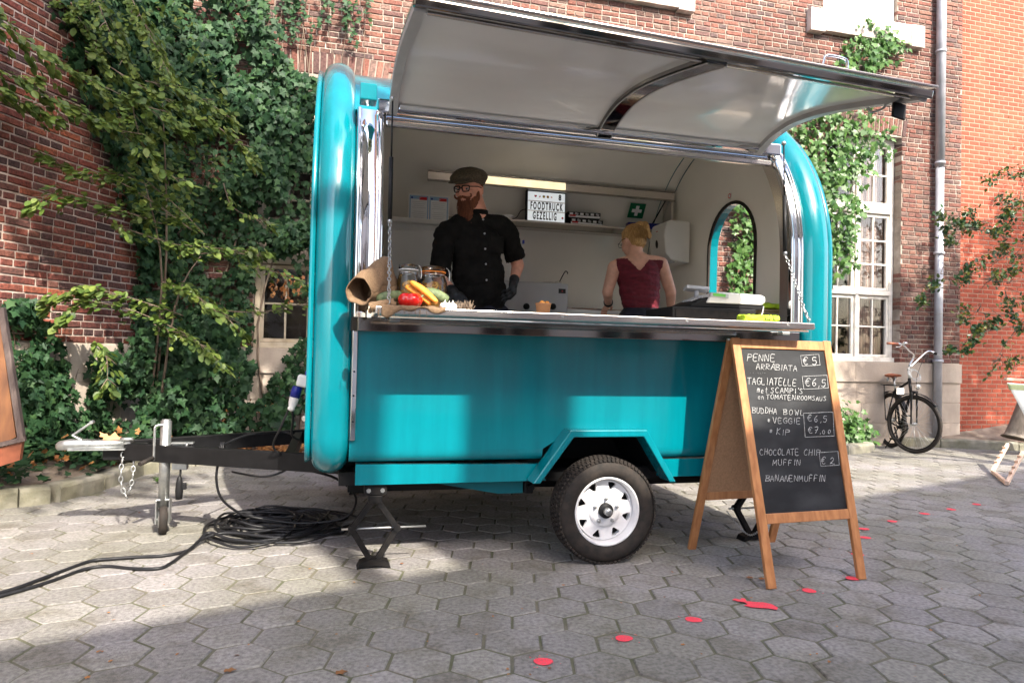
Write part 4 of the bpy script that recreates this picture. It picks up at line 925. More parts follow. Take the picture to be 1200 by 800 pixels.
cap(m,J['shL'],J['elL'],.050,.040); cap(m,J['elL'],J['wrL'],.041,.027); cap(m,J['shR'],J['elR'],.052,.042); cap(m,J['elR'],J['wrR'],.043,.028)
for s,x in ((-1,-.10),(1,.10)):
    hp=J['pe']+side_v*x; kn=Vector((hp.x,hp.y-.02,FL+.48)); an=Vector((hp.x+x*.2,hp.y+.02,FL+.07)); cap(m,hp,kn,.088,.060); cap(m,kn,an,.058,.038); cap(m,an+Vector((0,0,-.03)),an+Vector((0,-.17,-.045)),.035,.028)
voxel(m,'body',M['skin'],man,.0052,6)
# eyes
for s in (-1,1):
    m=MB(); H.ell(m,.081,s*.031,.006,.013,.013,.008,14); ey=m.build('eye',M['eye_white'],man); m=MB(); q=H(.0935,s*.031+.003,.005); m.ell(q,(.004,.0060,.0060),10,8,H.R); m.build('iris',M['ink'],ey)
    m=MB(); cap(m,H(.094,s*.018,.026),H(.088,s*.046,.029),.0045,.0035,8); m.build('eyebrow',M['beard'],man)
# glasses
m=MB()
for s in (-1,1):
    pts=[]
    for (a,b) in ((-.022,.013),(-.016,.018),(.016,.018),(.024,.012),(.021,-.010),(.013,-.016),(-.013,-.016),(-.021,-.010)):
        l=s*(.031)+a*s; pts.append(H(.108-abs(l)*.22,l,.006+b))
    m.tube(smooth_path(pts,3,True),.0040,n=6,closed=True)
    m.tube([H(.100,s*.054,.018),H(.03,s*.080,.020),H(-.02,s*.084,.012)],.0030,n=6)
m.tube([H(.108,-.010,.012),H(.111,0,.014),H(.108,.010,.012)],.003,n=6)
gl=m.build('glasses',M['black_plastic'],man)
# beard
m=MB()
H.ell(m,.052,0,-.085,.050,.050,.034); H.ell(m,.060,0,-.125,.046,.052,.05); H.ell(m,.064,.0,-.165,.046,.056,.060); H.ell(m,.066,0,-.220,.040,.050,.055); H.ell(m,.070,0,-.268,.028,.036,.048)
for s in (-1,1): H.ell(m,.030,s*.050,-.075,.034,.017,.042); H.ell(m,.006,s*.068,-.035,.015,.009,.034); cap(m,H(.098,s*.006,-.043),H(.080,s*.040,-.055),.009,.008)
bd=voxel(m,'beard',M['beard'],man,.0045,3,disp=wrinkle(.007,60,3,(1,1,.22)))
st=MB(); rs=random.Random(5)
for k in range(1100):
    a=rs.uniform(-1,1); h=rs.uniform(-.28,-.06); rr=.056*(1-.5*max(0,(-h-.18)/.13))*math.sqrt(max(.05,1-a*a)); p=H(.052+rr*.95,a*.052,h); q=p+H.u*-rs.uniform(.02,.05)+H.f*rs.uniform(-.004,.010)+H.s*rs.uniform(-.008,.008)
    st.tube([p,p.lerp(q,.5)+H.f*.003,q],[.0014,.0012,.0003],n=3,cap=False)
st.build('beard_hair',M['beard'],man)
m=MB(); 
for s in (-1,1): m.tube(smooth_path([H(.104,s*.003,-.040),H(.101,s*.020,-.046),H(.088,s*.042,-.050),H(.085,s*.058,-.040),H(.088,s*.060,-.028),H(.090,s*.053,-.026)],4),[.008]*9+[.006]*5+[.0045]*4+[.003]*3,n=8)
m.build('moustache',M['beard'],man)
m=MB(); 
for s in (-1,1): H.ell(m,-.030,s*.060,.018,.040,.020,.036)
H.ell(m,-.070,0,.0,.034,.060,.05); m.build('hair',M['beard'],man)
# cap
m=MB(); H.ell(m,-.020,0,.092,.128,.112,.060,24,rad(-2)); H.ell(m,.045,0,.086,.094,.104,.044,24,rad(16)); H.ell(m,-.03,0,.060,.108,.092,.038,20)
cp_=voxel(m,'flat_cap',M['tweed'],man,.005,5,disp=wrinkle(.003,22,2))
m=MB(); H.ell(m,.112,0,.056,.054,.084,.009,20,rad(20)); m.build('cap_peak',M['tweed'],cp_)
# shirt
m=MB(); torso(m,J,.016,ch=(.170,.12),wa=(.160,.118))
cap(m,J['shL'],lerp(J['shL'],J['elL'],.5),.066,.066); cap(m,lerp(J['shL'],J['elL'],.5),lerp(J['shL'],J['elL'],1.03),.066,.063); cap(m,J['shR'],lerp(J['shR'],J['elR'],.5),.066,.064); cap(m,lerp(J['shR'],J['elR'],.5),lerp(J['shR'],J['elR'],.80),.064,.066)
hem=J['pe'].z-.02
def mcut(c):
    if c.z<hem: return True
    if c.z>J['neck'].z+.012 and (Vector((c.x,c.y))-Vector((J['neck'].x,J['neck'].y))).length<.2: return True
    d=(J['elR']-J['shR']); t=(c-J['shR']).dot(d)/d.length_squared
    if t>.84 and (c-J['elR']).length<.13: return True
    d=(J['elL']-J['shL']); t=(c-J['shL']).dot(d)/d.length_squared
    return t>1.02 and (c-J['elL']).length<.09 and c.z<J['elL'].z
sh=voxel(m,'shirt',M['shirt'],man,.007,5,disp=lambda c: wrinkle(.013,8,1,(1.4,1.4,.7))(c)+wrinkle(.006,26,4,(.6,.6,1.6))(c),cut=mcut)
m=MB(); fwd=side_v.cross(Vector((0,0,1))); fwd=-fwd if fwd.y>0 else fwd
nk=J['neck']
m.lathe([(.064,-.02),(.072,.0),(.070,.026),(.064,.030),(.062,.0)],nk+Vector((0,.0,.005)),Vector((0,-.12,1)),n=24,a0=0,a1=2*PI*.999); m.build('collar',M['shirt'],sh)
for k,zz in enumerate((.05,.14,.235,.33,.43)):
    z=nk.z-zz; c=lerp(J['neck'],J['pe'],zz/(nk.z-J['pe'].z)); g=MB(); q=Vector((c.x-.02,c.y,z))+fwd*(.128+.012*(k==1)+(.012 if k>1 else 0)); g.lathe([(.001,.003),(.006,.003),(.0065,0),(.001,-.002)],q,fwd,n=10); g.build('button',M['grey_plastic'],sh)
g=MB(); q=lerp(J['ch'],J['shR'],.38)+fwd*.128+Vector((0,0,-.03)); g.box(q,(.10,.012,.11),Matrix((side_v,fwd,Vector((0,0,1)))).transposed(),bev=.005); g.build('pocket',M['shirt'],sh)
g=MB(); q=lerp(J['shR'],J['elR'],.42)+side_v*.058+fwd*.035; g.ell(q,(.009,.006,.009),8,6); g.build('badge',M['white_plastic'],sh); g=MB(); g.box(q+Vector((.01,0,.03)),(.014,.02,.025),bev=.004); g.build('sleeve_tab',M['blue_plastic'],sh)
m=MB()
for s,x in ((-1,-.10),(1,.10)):
    hp=J['pe']+side_v*x; kn=Vector((hp.x,hp.y-.02,FL+.48)); an=Vector((hp.x+x*.2,hp.y+.02,FL+.08)); cap(m,hp,kn,.105,.078); cap(m,kn,an,.076,.066)
R_=Matrix((side_v,fwd,Vector((0,0,1)))).transposed(); m.ell(J['pe'],(.185,.14,.14),20,12,R_)
voxel(m,'trousers',M['trousers'],man,.009,4,disp=wrinkle(.006,9,4))
m=MB(); m.box(J['pe']+fwd*.155+Vector((0,0,-.16)),(.34,.012,.42),R_,bev=.005); m.tube([J['pe']+R_@Vector((.19*math.cos(a),.15*math.sin(a),.04)) for a in [2*PI*i/24 for i in range(24)]],.014,closed=True); m.build('apron',M['trousers'],man)
g=MB(); hand(g,J['wrL'],(J['wrL']-J['elL']).normalized()*.5+Vector((.35,-.5,-.45)),(-.3,-.6,.7),1,.28); cap(g,lerp(J['elL'],J['wrL'],.82),J['wrL'],.034,.030); voxel(g,'glove',M['glove'],man,.0032,3)
g=MB(); hand(g,J['wrR'],Vector((-.25,-.5,-.8)),(.75,-.6,.2),-1,1.0,1.05); cap(g,lerp(J['elR'],J['wrR'],.86),J['wrR'],.034,.030); voxel(g,'glove',M['glove'],man,.0032,3)
# ---------------- woman seen from behind
WYY=1.12
hw=atY(741,283,WYY+.06); wom=thing('person','woman with blonde ponytail and sleeveless maroon top, seen from behind in the trailer','person',(hw.x,WYY,FL))
K=dict(neck=atY(745,302,WYY),shL=atY(720,313,WYY-.0),shR=atY(775,309,WYY-.04),elL=atY(712,342,WYY+.05),wrL=atY(713,357,WYY+.28),elR=atY(786,342,WYY+.02),wrR=atY(786,366,WYY+.22),ch=atY(748,322,WYY),wa=atY(751,350,WYY),pe=atY(753,378,WYY+.0))
G=Fr(hw,Vector((-.35,.88,-.32)),(0,0,1)); side_=(K['shR']-K['shL']); side_v=Vector((side_.x,side_.y,0)).normalized()
m=MB(); G.ell(m,-.01,0,.02,.092,.073,.095); G.ell(m,.035,0,-.035,.055,.055,.075); G.ell(m,.04,0,-.078,.035,.035,.03); cap(m,G(.085,0,.012),G(.102,0,-.025),.008,.012); m.ell(G(.072,0,-.052),.014,8,6)
for s in (-1,1): G.ell(m,-.008,s*.075,-.008,.017,.008,.029); G.ell(m,.058,s*.03,-.02,.025,.024,.024)
cap(m,G(-.03,0,-.03),K['neck'],.050,.052)
torso(m,K,0,ch=(.150,.10),wa=(.125,.10),pe=(.165,.13),shr=.052)
cap(m,K['shL'],K['elL'],.050,.040); cap(m,K['elL'],K['wrL'],.041,.026); cap(m,K['shR'],K['elR'],.050,.042); cap(m,K['elR'],K['wrR'],.042,.026)
hand(m,K['wrL'],(-.1,.8,-.5),(-.3,.2,.8),1,.45,.92); hand(m,K['wrR'],(-.25,.8,-.5),(.3,.2,.8),-1,.45,.92)
for x in (-.09,.09):
    hp=K['pe']+side_v*x; kn=Vector((hp.x,hp.y+.02,FL+.46)); an=Vector((hp.x,hp.y,FL+.07)); cap(m,hp,kn,.092,.058); cap(m,kn,an,.056,.036); cap(m,an+Vector((0,0,-.03)),an+Vector((0,.16,-.045)),.033,.026)
voxel(m,'body',M['skin_pale'],wom,.0055,6)
for s in (-1,1):
    m=MB(); G.ell(m,.078,s*.029,.006,.012,.013,.010,12); ey=m.build('eye',M['eye_white'],wom); m=MB(); m.ell(G(.0895,s*.029,.004),(.004,.005,.005),8,6,G.R); m.build('iris',M['ink'],ey)
m=MB()
for s in (-1,1): m.tube([G(.095,s*.05,.012),G(.03,s*.078,.016),G(-.015,s*.082,.008)],.0022,n=6); m.tube([G(.10-abs(a)*.2,s*.03+a,.004+b) for a,b in ((-.02,.014),(.02,.014),(.02,-.014),(-.02,-.014))],.0022,n=6,closed=True)
m.build('glasses',M['black_plastic'],wom)
m=MB(); G.ell(m,-.022,0,.034,.094,.080,.092); G.ell(m,-.055,0,-.015,.055,.068,.062); G.ell(m,-.048,0,-.055,.034,.050,.030)
hr=voxel(m,'hair',M['blond'],wom,.0045,2,disp=wrinkle(.006,50,6,(.5,1,.5)))
m=MB(); G.ell(m,-.070,-.040,.098,.040,.040,.036); G.ell(m,-.102,-.060,.072,.030,.032,.050); G.ell(m,-.112,-.062,.020,.018,.022,.045)
voxel(m,'ponytail',M['blond'],hr,.004,2,disp=wrinkle(.006,60,8,(.6,1,.5)))
m=MB(); rs=random.Random(8)
for k in range(420):
    a=rs.uniform(-1.3,1.3); e=rs.uniform(-.8,1.3); p=G(-.022-.098*math.cos(a)*math.cos(e*.7),.084*math.sin(a)*math.cos(e*.6),.034+.092*math.sin(e*.8)-.02); q=p.lerp(G(-.10,-.01,.07),rs.uniform(.3,.6)); c_=G(-.022,0,.02)
    mid=p.lerp(q,.5); mid+= (mid-c_).normalized()*.008
    m.tube([p,mid,q],[.0012,.0012,.0006],n=3,cap=False)
for k in range(60):
    a=rs.uniform(-1,1); p=G(-.085,a*.04,-.03); q=p+G.u*-rs.uniform(.02,.05)+G.s*rs.uniform(-.015,.015); m.tube([p,q],[.001,.0004],n=3,cap=False)
m.build('loose_hair',M['blond'],hr)
m=MB(); torso(m,K,.012,ch=(.152,.104),wa=(.130,.104),pe=(.150,.12),shr=.050); back=Vector((side_v.y,-side_v.x,0)); back=back if back.y<0 else -back
def wcut(c):
    if c.z<K['wa'].z-.10: return True
    dx=(c-K['neck']).dot(side_v); dz=K['neck'].z-c.z; onback=(c-K['ch']).dot(back)>0
    if onback and dz<.105-abs(dx+.005)*1.15 and abs(dx)<.085: return True
    if not onback and dz<.05: return True
    if dz<.018: return True
    # arm holes
    for sh_,s in (('shL',-1),('shR',1)):
        if (c-K[sh_]).dot(side_v)*s>.000 and c.z>K[sh_].z-.10: return True
    return False
voxel(m,'top',M['maroon'],wom,.006,5,disp=lambda c: wrinkle(.007,12,2,(.6,.6,2.2))(c)+wrinkle(.004,30,5,(.4,.4,1.6))(c),cut=wcut)
m=MB(); 
for x in (-.09,.09):
    hp=K['pe']+side_v*x; kn=Vector((hp.x,hp.y+.02,FL+.46)); an=Vector((hp.x,hp.y,FL+.08)); cap(m,hp,kn,.112,.074); cap(m,kn,an,.072,.056)
m.ell(K['pe'],(.185,.15,.15),20,12,Matrix((side_v,back,Vector((0,0,1)))).transposed()); cap(m,K['wa']+Vector((0,0,-.11)),K['pe'],.135,.15)
voxel(m,'trousers',M['trousers'],wom,.009,4,disp=wrinkle(.007,10,5),cut=lambda c: c.z>K['wa'].z-.07)
m=MB(); d=(K['wrL']-K['elL']).normalized(); p=lerp(K['elL'],K['wrL'],.80); m.lathe([(.030,-.012),(.036,-.008),(.036,.012),(.030,.016)],p,d,n=20); m.build('wristband',M['glove'],wom)
# ------------------------------------------------------------------ things in and on the trailer
def obox(name,label,cat,px0,py0,px1,py1,Y,depth,mat,bev=.006,group=None):
    a=atY(px0,py1,Y); b=atY(px1,py0,Y); t=thing(name,label,cat,((a.x+b.x)/2,Y+depth/2,min(a.z,b.z)),group); return t,a,b
# fridge
t=thing('fridge','white upright fridge in the left back corner of the trailer','fridge',(-.88,1.72,FL)); x0,x1=-1.03,-.44; zt_=atY(470,256,1.42).z
m=MB(); m.box(((x0+x1)/2,1.72,(FL+zt_)/2),(x1-x0,.56,zt_-FL-.04),bev=.01); m.build('cabinet',M['white_plastic'],t)
m=MB(); m.box(((x0+x1)/2,1.415,(FL+zt_)/2-.03),(x1-x0-.004,.05,zt_-FL-.10),bev=.012); m.build('door',M['white_plastic'],t)
m=MB(); m.box(((x0+x1)/2,1.70,zt_-.012),(x1-x0+.02,.62,.035),bev=.01); m.build('top',M['white_plastic'],t)
# printed sheets in a holder
a=atY(478,249,1.62); b=atY(527,222,1.62); Lw=b.x-a.x; zb=zt_+.006; hh=.225
t=thing('document_holder','white holder with two printed sheets on top of the fridge','notice',(a.x+Lw/2,1.62,zb))
m=MB(); m.box((a.x+Lw/2,1.625,zb+hh/2),(Lw,.008,hh),bev=.003); m.build('board',M['white_plastic'],t)
for k in (0,1):
    cx=a.x+Lw*(.26+.48*k); m=MB(); m.box((cx,1.6195,zb+hh/2),(Lw*.45,.002,hh*.9)); s_=m.build('sheet',M['lightblue'],t)
    m=MB(); m.box((cx,1.6180,zb+hh*.46),(Lw*.40,.001,hh*.74)); m.build('page',M['paper'],s_)
    m=MB(); m.box((cx+Lw*.10,1.6178,zb+hh*.86),(Lw*.18,.001,hh*.10)); m.build('red_band',M['red_paint'],s_)
    m=MB(); m.lathe([(.0001,0),(.008,0)],(cx-Lw*.17,1.6176,zb+hh*.87),(0,-1,0),n=16); m.build('round_mark',M['blue_plastic'],s_)
    m=MB(); 
    for j in range(9):
        if j!=4: m.box((cx,1.6170,zb+hh*(.74-.065*j)),(Lw*(.34-.05*(j%3)),.0006,.0022))
    m.box((cx-.0,1.6176,zb+hh*.87),(Lw*.10,.0006,.004)); m.build('print_lines',M['grey_plastic'],s_)
# letter light box
def text_mesh(txt,size,mat,parent,loc,xdir,updir,name='lettering',sx=.72,ext=.0006,align='CENTER'):
    cu=bpy.data.curves.new('t','FONT'); cu.body=txt; cu.size=size; cu.align_x=align; cu.align_y='CENTER'; cu.extrude=ext; cu.resolution_u=3; cu.space_character=1.40; cu.offset=.0030
    o=bpy.data.objects.new('t',cu); COL.objects.link(o); dg=bpy.context.evaluated_depsgraph_get(); me=bpy.data.meshes.new_from_object(o.evaluated_get(dg)); bpy.data.objects.remove(o); bpy.data.curves.remove(cu)
    X=Vector(xdir).normalized(); Uv=Vector(updir).normalized(); Z=X.cross(Uv); Rm=Matrix((X*sx,Uv,Z)).transposed().to_4x4(); me.transform(Matrix.Translation(Vector(loc)-org(parent))@Rm); me.materials.clear(); me.materials.append(mat); return link_mesh(name,me,parent)
LY=1.80; a=atY(618,257,LY); b=atY(662,222,LY); lw_=b.x-a.x; lh=.245; zb=2.187
tilt=rad(4); t=thing('letter_light_box','white light box with black letters standing on the trailer shelf','sign',((a.x+b.x)/2,LY,zb)); cx=(a.x+b.x)/2
m=MB(); m.box((cx,LY+.02,zb+lh/2),(lw_+.022,.045,lh+.012),bev=.004); m.build('case',M['black_plastic'],t)
m=MB(); m.box((cx,LY-.005,zb+lh/2),(lw_,.006,lh-.012)); m.build('screen',M['lightbox'],t)
for z in (zb+lh*.345,zb+lh*.665): m=MB(); m.box((cx,LY-.010,z),(lw_,.005,.006)); m.build('letter_rail',M['stone'],t)
text_mesh('FOODTRUCK',.084,M['ink'],t,(cx,LY-.0085,zb+lh*.50),(1,0,0),(0,0,1),'lettering',sx=.42)
text_mesh('GEZELLIG',.084,M['ink'],t,(cx-.014,LY-.0085,zb+lh*.18),(1,0,0),(0,0,1),'lettering',sx=.42)
text_mesh('8',.062,M['ink'],t,(cx+lw_*.36,LY-.0085,zb+lh*.83),(1,0,0),(0,0,1),'number',sx=.7)
def heart(c,s,mat,nm='heart_symbol'):
    P=[(0,-1),(.55,-.45),(.95,.05),(1,.45),(.75,.8),(.4,.85),(.12,.65),(0,.45),(-.12,.65),(-.4,.85),(-.75,.8),(-1,.45),(-.95,.05),(-.55,-.45)]
    m=MB(); m.prism([(c[0]+x*s,c[1],c[2]+z*s) for x,z in P],(0,.001,0)); return m.build(nm,mat,t)
hy=LY-.0095; hz=zb+lh*.83
heart((cx-lw_*.30,hy,hz),.011,M['red_paint'])
m=MB(); m.prism([(cx-lw_*.19-.009,hy,hz-.011),(cx-lw_*.19+.008,hy,hz-.004),(cx-lw_*.19+.003,hy,hz+.010),(cx-lw_*.19-.001,hy,hz+.002)],(0,.001,0)); m.build('party_symbol',M['red_paint'],t)
for k,dx in enumerate((-.08,.03)):
    m=MB(); m.lathe([(.0001,0),(.011,0)],(cx+lw_*dx,hy,hz),(0,-1,0),n=18); m.build('smiley',M['yellow_paint'],t)
    for s in (-1,1): m=MB(); m.lathe([(.0001,.001),(.0038,.001)],(cx+lw_*dx+s*.005,hy-.0005,hz+.003),(0,-1,0),n=8); m.build('smiley_eye',M['ink'] if k==0 else M['red_paint'],t)
    m=MB(); m.box((cx+lw_*dx,hy-.0012,hz-.0048),(.009,.001,.0022)); m.build('smiley_mouth',M['ink'],t)
m=MB(); m.box((cx+lw_*.13,hy,hz),(.013,.001,.008),Matrix.Rotation(.4,3,'Y')); m.build('pointing_symbol',M['orange_paint'],t)
m=MB(); m.lathe([(.0001,0),(.009,0)],(cx+lw_*.44,hy,zb+lh*.16),(0,-1,0),n=12); m.build('flower_symbol',M['red_paint'],t)
m=MB(); m.tube(smooth_path([(cx-lw_/2,LY+.03,zb+.10),(cx-lw_/2-.05,LY+.02,zb+.08),(cx-lw_/2-.09,LY,zb+.02),(cx-lw_/2-.13,LY,zb+.006)],6),.0035,n=6); tag(m.build('power_cord',M['cable'],t))
t=thing('plug_adapter','small white plug adapter on the shelf left of the light box','adapter',(cx-lw_/2-.16,LY+.0,zb)); m=MB(); m.box((cx-lw_/2-.165,LY,zb+.018),(.07,.05,.034),bev=.008); m.build('case',M['white_plastic'],t); m=MB(); m.tube([(cx-lw_/2-.14,LY-.02,zb+.018),(cx-lw_/2-.12,LY-.02,zb+.018)],.007); m.build('socket',M['grey_plastic'],t)
# cartons on the shelf
a=atY(666,262,1.83); b=atY(706,262,1.83)
for k in (0,1):
    #
    cx2=(a.x+b.x)/2-.012*k; z=2.187+.056*k; t=thing('flat_carton','black and white flat carton on the shelf, %s of the two beside the light box'%('lower','upper')[k],'box',(cx2,1.86,z),'cartons on the trailer shelf')
    wd=(b.x-a.x)-.02*k; m=MB(); m.box((cx2,1.88,z+.027),(wd,.13,.052),Matrix.Rotation(rad(5-9*k),3,'Z'),bev=.003); c0=m.build('carton',M['black_plastic'],t)
    Rz=Matrix.Rotation(rad(5-9*k),3,'Z')
    m=MB(); m.box(Vector((cx2,1.88,0))+Rz@Vector((0,-.0665,0))+Vector((0,0,z+.014)),(wd*.96,.002,.016),Rz); m.build('white_strip',M['paper'],t)
    for j in range(6): m=MB(); m.box(Vector((cx2,1.88,0))+Rz@Vector((-wd*.40+wd*.16*j,-.0668,0))+Vector((0,0,z+.036)),(wd*.10,.002,.018),Rz@Matrix.Rotation(.4*(j%2),3,'Y')); m.build('printed_panel',M['grey_plastic'] if j%2 else M['paper'],t)
    m=MB(); m.box(Vector((cx2,1.88,0))+Rz@Vector((-wd*.36,-.068,0))+Vector((0,0,z+.020)),(wd*.18,.002,.014),Rz); m.build('red_label',M['red_paint'],t)
# first-aid sign
sy=YC+1.03*math.sqrt(1-((2.33-ZC)/1.08)**2)-.055; a=atY(737,247,sy); b=atY(755,247,sy); t=thing('first_aid_sign','green first-aid sign with white cross on the back wall above the shelf','sign',((a.x+b.x)/2,sy,a.z)); wd=b.x-a.x; c=Vector(((a.x+b.x)/2,sy,(a.z+b.z)/2)); RX=Matrix.Rotation(rad(33),3,'X')
m=MB(); m.box(c,(wd,.004,wd*.92),RX,bev=.001); m.build('plate',M['green_sign'],t)
m=MB(); m.box(c+RX@Vector((0,-.004,0)),(wd*.62,.003,wd*.2),RX); m.box(c+RX@Vector((0,-.0042,0)),(wd*.2,.003,wd*.62),RX); m.build('white_cross',M['paper'],t)
# blue box on the shelf
a=atY(737,268,1.84); b=atY(785,268,1.84); t=thing('foil_box','long dark blue carton lying at the right end of the shelf','box',((a.x+b.x)/2,1.84,2.187)); m=MB(); m.box(((a.x+b.x)/2,1.87,2.220),(b.x-a.x,.07,.062),Matrix.Rotation(rad(-4),3,'Z'),bev=.004); m.build('carton',M['blue_plastic'],t); m=MB(); m.box((b.x-.018,1.831,2.220),(.026,.003,.04),Matrix.Rotation(rad(-4),3,'Z')); m.build('end_label',M['paper'],t)
# bain-marie
a=atY(597,372,1.42); b=atY(666,334,1.42); t=thing('food_warmer','grey steel food warmer with a dark display at the back of the trailer','food warmer',((a.x+b.x)/2,1.6,a.z)); zt2=b.z+.01; cx3=(a.x+b.x)/2-.1; wd=b.x-a.x+.2
m=MB(); m.box((cx3,1.60,(zt2+.95)/2+.05),(wd,.36,zt2-.95-.1+.0),bev=.008); m.build('case',M['grey_plastic'],t)
q=atY(659,341,1.41); m=MB(); m.box((q.x,1.415,q.z),(.055,.006,.034)); ds=m.build('display',M['ink'],t); m=MB(); m.box((q.x,1.411,q.z),(.008,.003,.008)); m.build('digit',M['red_paint'],ds)
for px_ in (617,648):
    q=atY(px_,359,1.41); m=MB(); m.lathe([(.024,0),(.024,.012),(.014,.016),(.014,.030),(.001,.031)],(q.x,1.418,q.z),(0,-1,0),n=16); m.build('knob',M['black_plastic'],t)
q=atY(645,331,1.55); m=MB(); m.lathe([(.001,.022),(.06,.018),(.105,.004),(.108,0)],(q.x,1.58,zt2+.002),(0,0,1),n=24); m.build('lid',M['steel'],t)
t2=thing('ladle','steel ladle standing in the food warmer','ladle',(q.x+.06,1.55,zt2)); m=MB(); m.tube(smooth_path([(q.x+.05,1.5,zt2+.005),(q.x+.085,1.5,zt2+.075),(q.x+.105,1.5,zt2+.105),(q.x+.122,1.5,zt2+.095),(q.x+.118,1.5,zt2+.085)],4),.004,n=6); m.build('handle',M['jack_black'],t2); m=MB(); m.ell((q.x+.045,1.5,zt2+.012),(.03,.03,.012)); m.build('bowl',M['steel'],t2)
# kraft cup
def cup(px_,py,Y,r,h,z0_):
    q=atY(px_,py,Y); t=thing('paper_cup','brown paper cup filled with orange food on the serving counter','cup',(q.x,Y,z0_)); m=MB(); m.lathe([(.001,0),(r*.80,0),(r,h),(r+.003,h+.001),(r+.003,h+.005),(r-.003,h+.004),(r*.78,.006)],(q.x,Y,z0_),(0,0,1),n=28); m.build('cup',M['kraft'],t)
    m=MB(); 
    for k in range(12): m.ell((q.x+rs.uniform(-.6,.6)*r,Y+rs.uniform(-.6,.6)*r,z0_+h-.002+rs.uniform(0,.008)),rs.uniform(.007,.013),7,5)
    m.build('food',M['carrot'],t)
cup(636.5,362,-.10,.040,.062,1.306)
# cash register, drawer
cy=-.02; a=atY(785,376,cy); b=atY(885,376,cy); zc_=1.307
t=thing('till_box','black cash drawer on the counter under the register','cash drawer',((a.x+b.x)/2-.03,cy+.1,zc_)); m=MB(); m.box(((a.x+b.x)/2-.02,cy+.12,zc_+.042),(b.x-a.x-.02,.34,.084),bev=.004); m.build('case',M['black_plastic'],t); m=MB(); m.box(((a.x+b.x)/2-.02,cy-.052,zc_+.042),(b.x-a.x-.05,.006,.060),bev=.002); m.build('drawer_front',M['jack_black'],t)
a=atY(806,360,cy); b=atY(893,357,cy); L_=b.x-a.x; zr=zc_+.086; t=thing('cash_register','white and black cash register with a green display on the cash drawer','cash register',((a.x+b.x)/2,cy+.1,zr))
m=MB(); m.prism([(a.x,cy-.02,zr),(b.x-.005,cy-.02,zr),(b.x,cy-.02,zr+.030),(b.x-.06,cy-.02,zr+.045),(a.x+.11,cy-.02,zr+.060),(a.x+.015,cy-.02,zr+.018)],(0,.26,0)); m.build('base',M['black_plastic'],t,bevel=.006,weld=True)
m=MB(); m.prism([(a.x+.10,cy-.03,zr+.028),(b.x-.02,cy-.03,zr+.028),(b.x+.004,cy-.03,zr+.045),(b.x+.002,cy-.03,zr+.075),(b.x-.02,cy-.03,zr+.085),(a.x+.20,cy-.03,zr+.092),(a.x+.13,cy-.03,zr+.080)],(0,.20,0)); m.build('cover',M['white_plastic'],t,bevel=.008,weld=True)
m=MB(); m.box((a.x+.175,cy-.034,zr+.070),(.115,.02,.026),Matrix.Rotation(rad(3),3,'Y'),bev=.004); m.build('display_bezel',M['grey_plastic'],t); m=MB(); m.box((a.x+.17,cy-.046,zr+.072),(.078,.004,.016),Matrix.Rotation(rad(3),3,'Y')); m.build('display',M['lcd'],t)
m=MB(); m.box((a.x+.12,cy+.12,zr+.118),(.15,.05,.022),Matrix.Rotation(rad(2),3,'Y')@Matrix.Rotation(rad(-20),3,'X'),bev=.005); m.tube([(a.x+.12,cy+.12,zr+.06),(a.x+.12,cy+.12,zr+.11)],.014); m.build('customer_display',M['grey_plastic'],t)
m=MB()
for i in range(5):
    for j in range(3): m.box((a.x+.03+.016*i,cy+.02+j*.05,zr+.040+.006*i),(.011,.03,.006),Matrix.Rotation(rad(-24),3,'Y'))
m.build('keys',M['grey_plastic'],t)
m=MB(); m.tube(smooth_path([(b.x-.01,cy-.03,zr+.02),(b.x-.03,cy-.04,zr-.03),(b.x-.07,cy-.045,zr-.06)],5),.003,n=5); m.build('cord',M['white_plastic'],t)
# lime packet with clips
a=atY(868,378,-.26); b=atY(908,380,-.26); t=thing('napkin_packet','lime green packet with two black clips at the right end of the counter','packet',((a.x+b.x)/2,-.26,1.307))
m=MB(); m.box(((a.x+b.x)/2,-.26,1.327),(b.x-a.x,.09,.036),Matrix.Rotation(rad(-3),3,'Z'),bev=.010); voxel(m,'packet',M['lime'],t,.004,1,disp=wrinkle(.006,45,3))
for x in (.62,.86): xx=a.x+(b.x-a.x)*x; m=MB(); m.tube([(xx-.014,-.312,1.318),(xx-.014,-.30,1.352),(xx+.014,-.30,1.352),(xx+.014,-.312,1.318)],.0025,n=6,closed=True); m.build('clip',M['black_plastic'],t)
# flattened cartons and green top at right
a=atY(885,372,.32); b=atY(926,372,.32)
for k in range(7):
    z=1.31+.017*k; t=thing('flat_cardboard','brown cardboard tray in the stack beside the register, %s'%['lowest','second from below','third from below','fourth from below','fifth from below','sixth from below','topmost under the green cloth'][k],'tray',((a.x+b.x)/2,.36,z),'stacked cardboard trays'); m=MB(); m.box(((a.x+b.x)/2+rs.uniform(-.006,.006),.36,z+.008),(b.x-a.x,.16,.0135),Matrix.Rotation(rs.uniform(-.04,.04),3,'Z'),bev=.002); m.build('tray',M['cardboard'],t)
t=thing('green_cloth','folded lime green cloth on top of the cardboard stack','cloth',((a.x+b.x)/2,.36,1.43)); m=MB(); m.box(((a.x+b.x)/2,.36,1.448),(b.x-a.x-.005,.17,.036),Matrix.Rotation(.05,3,'Y'),bev=.01); voxel(m,'cloth',M['lime'],t,.005,2,disp=wrinkle(.008,22,3))
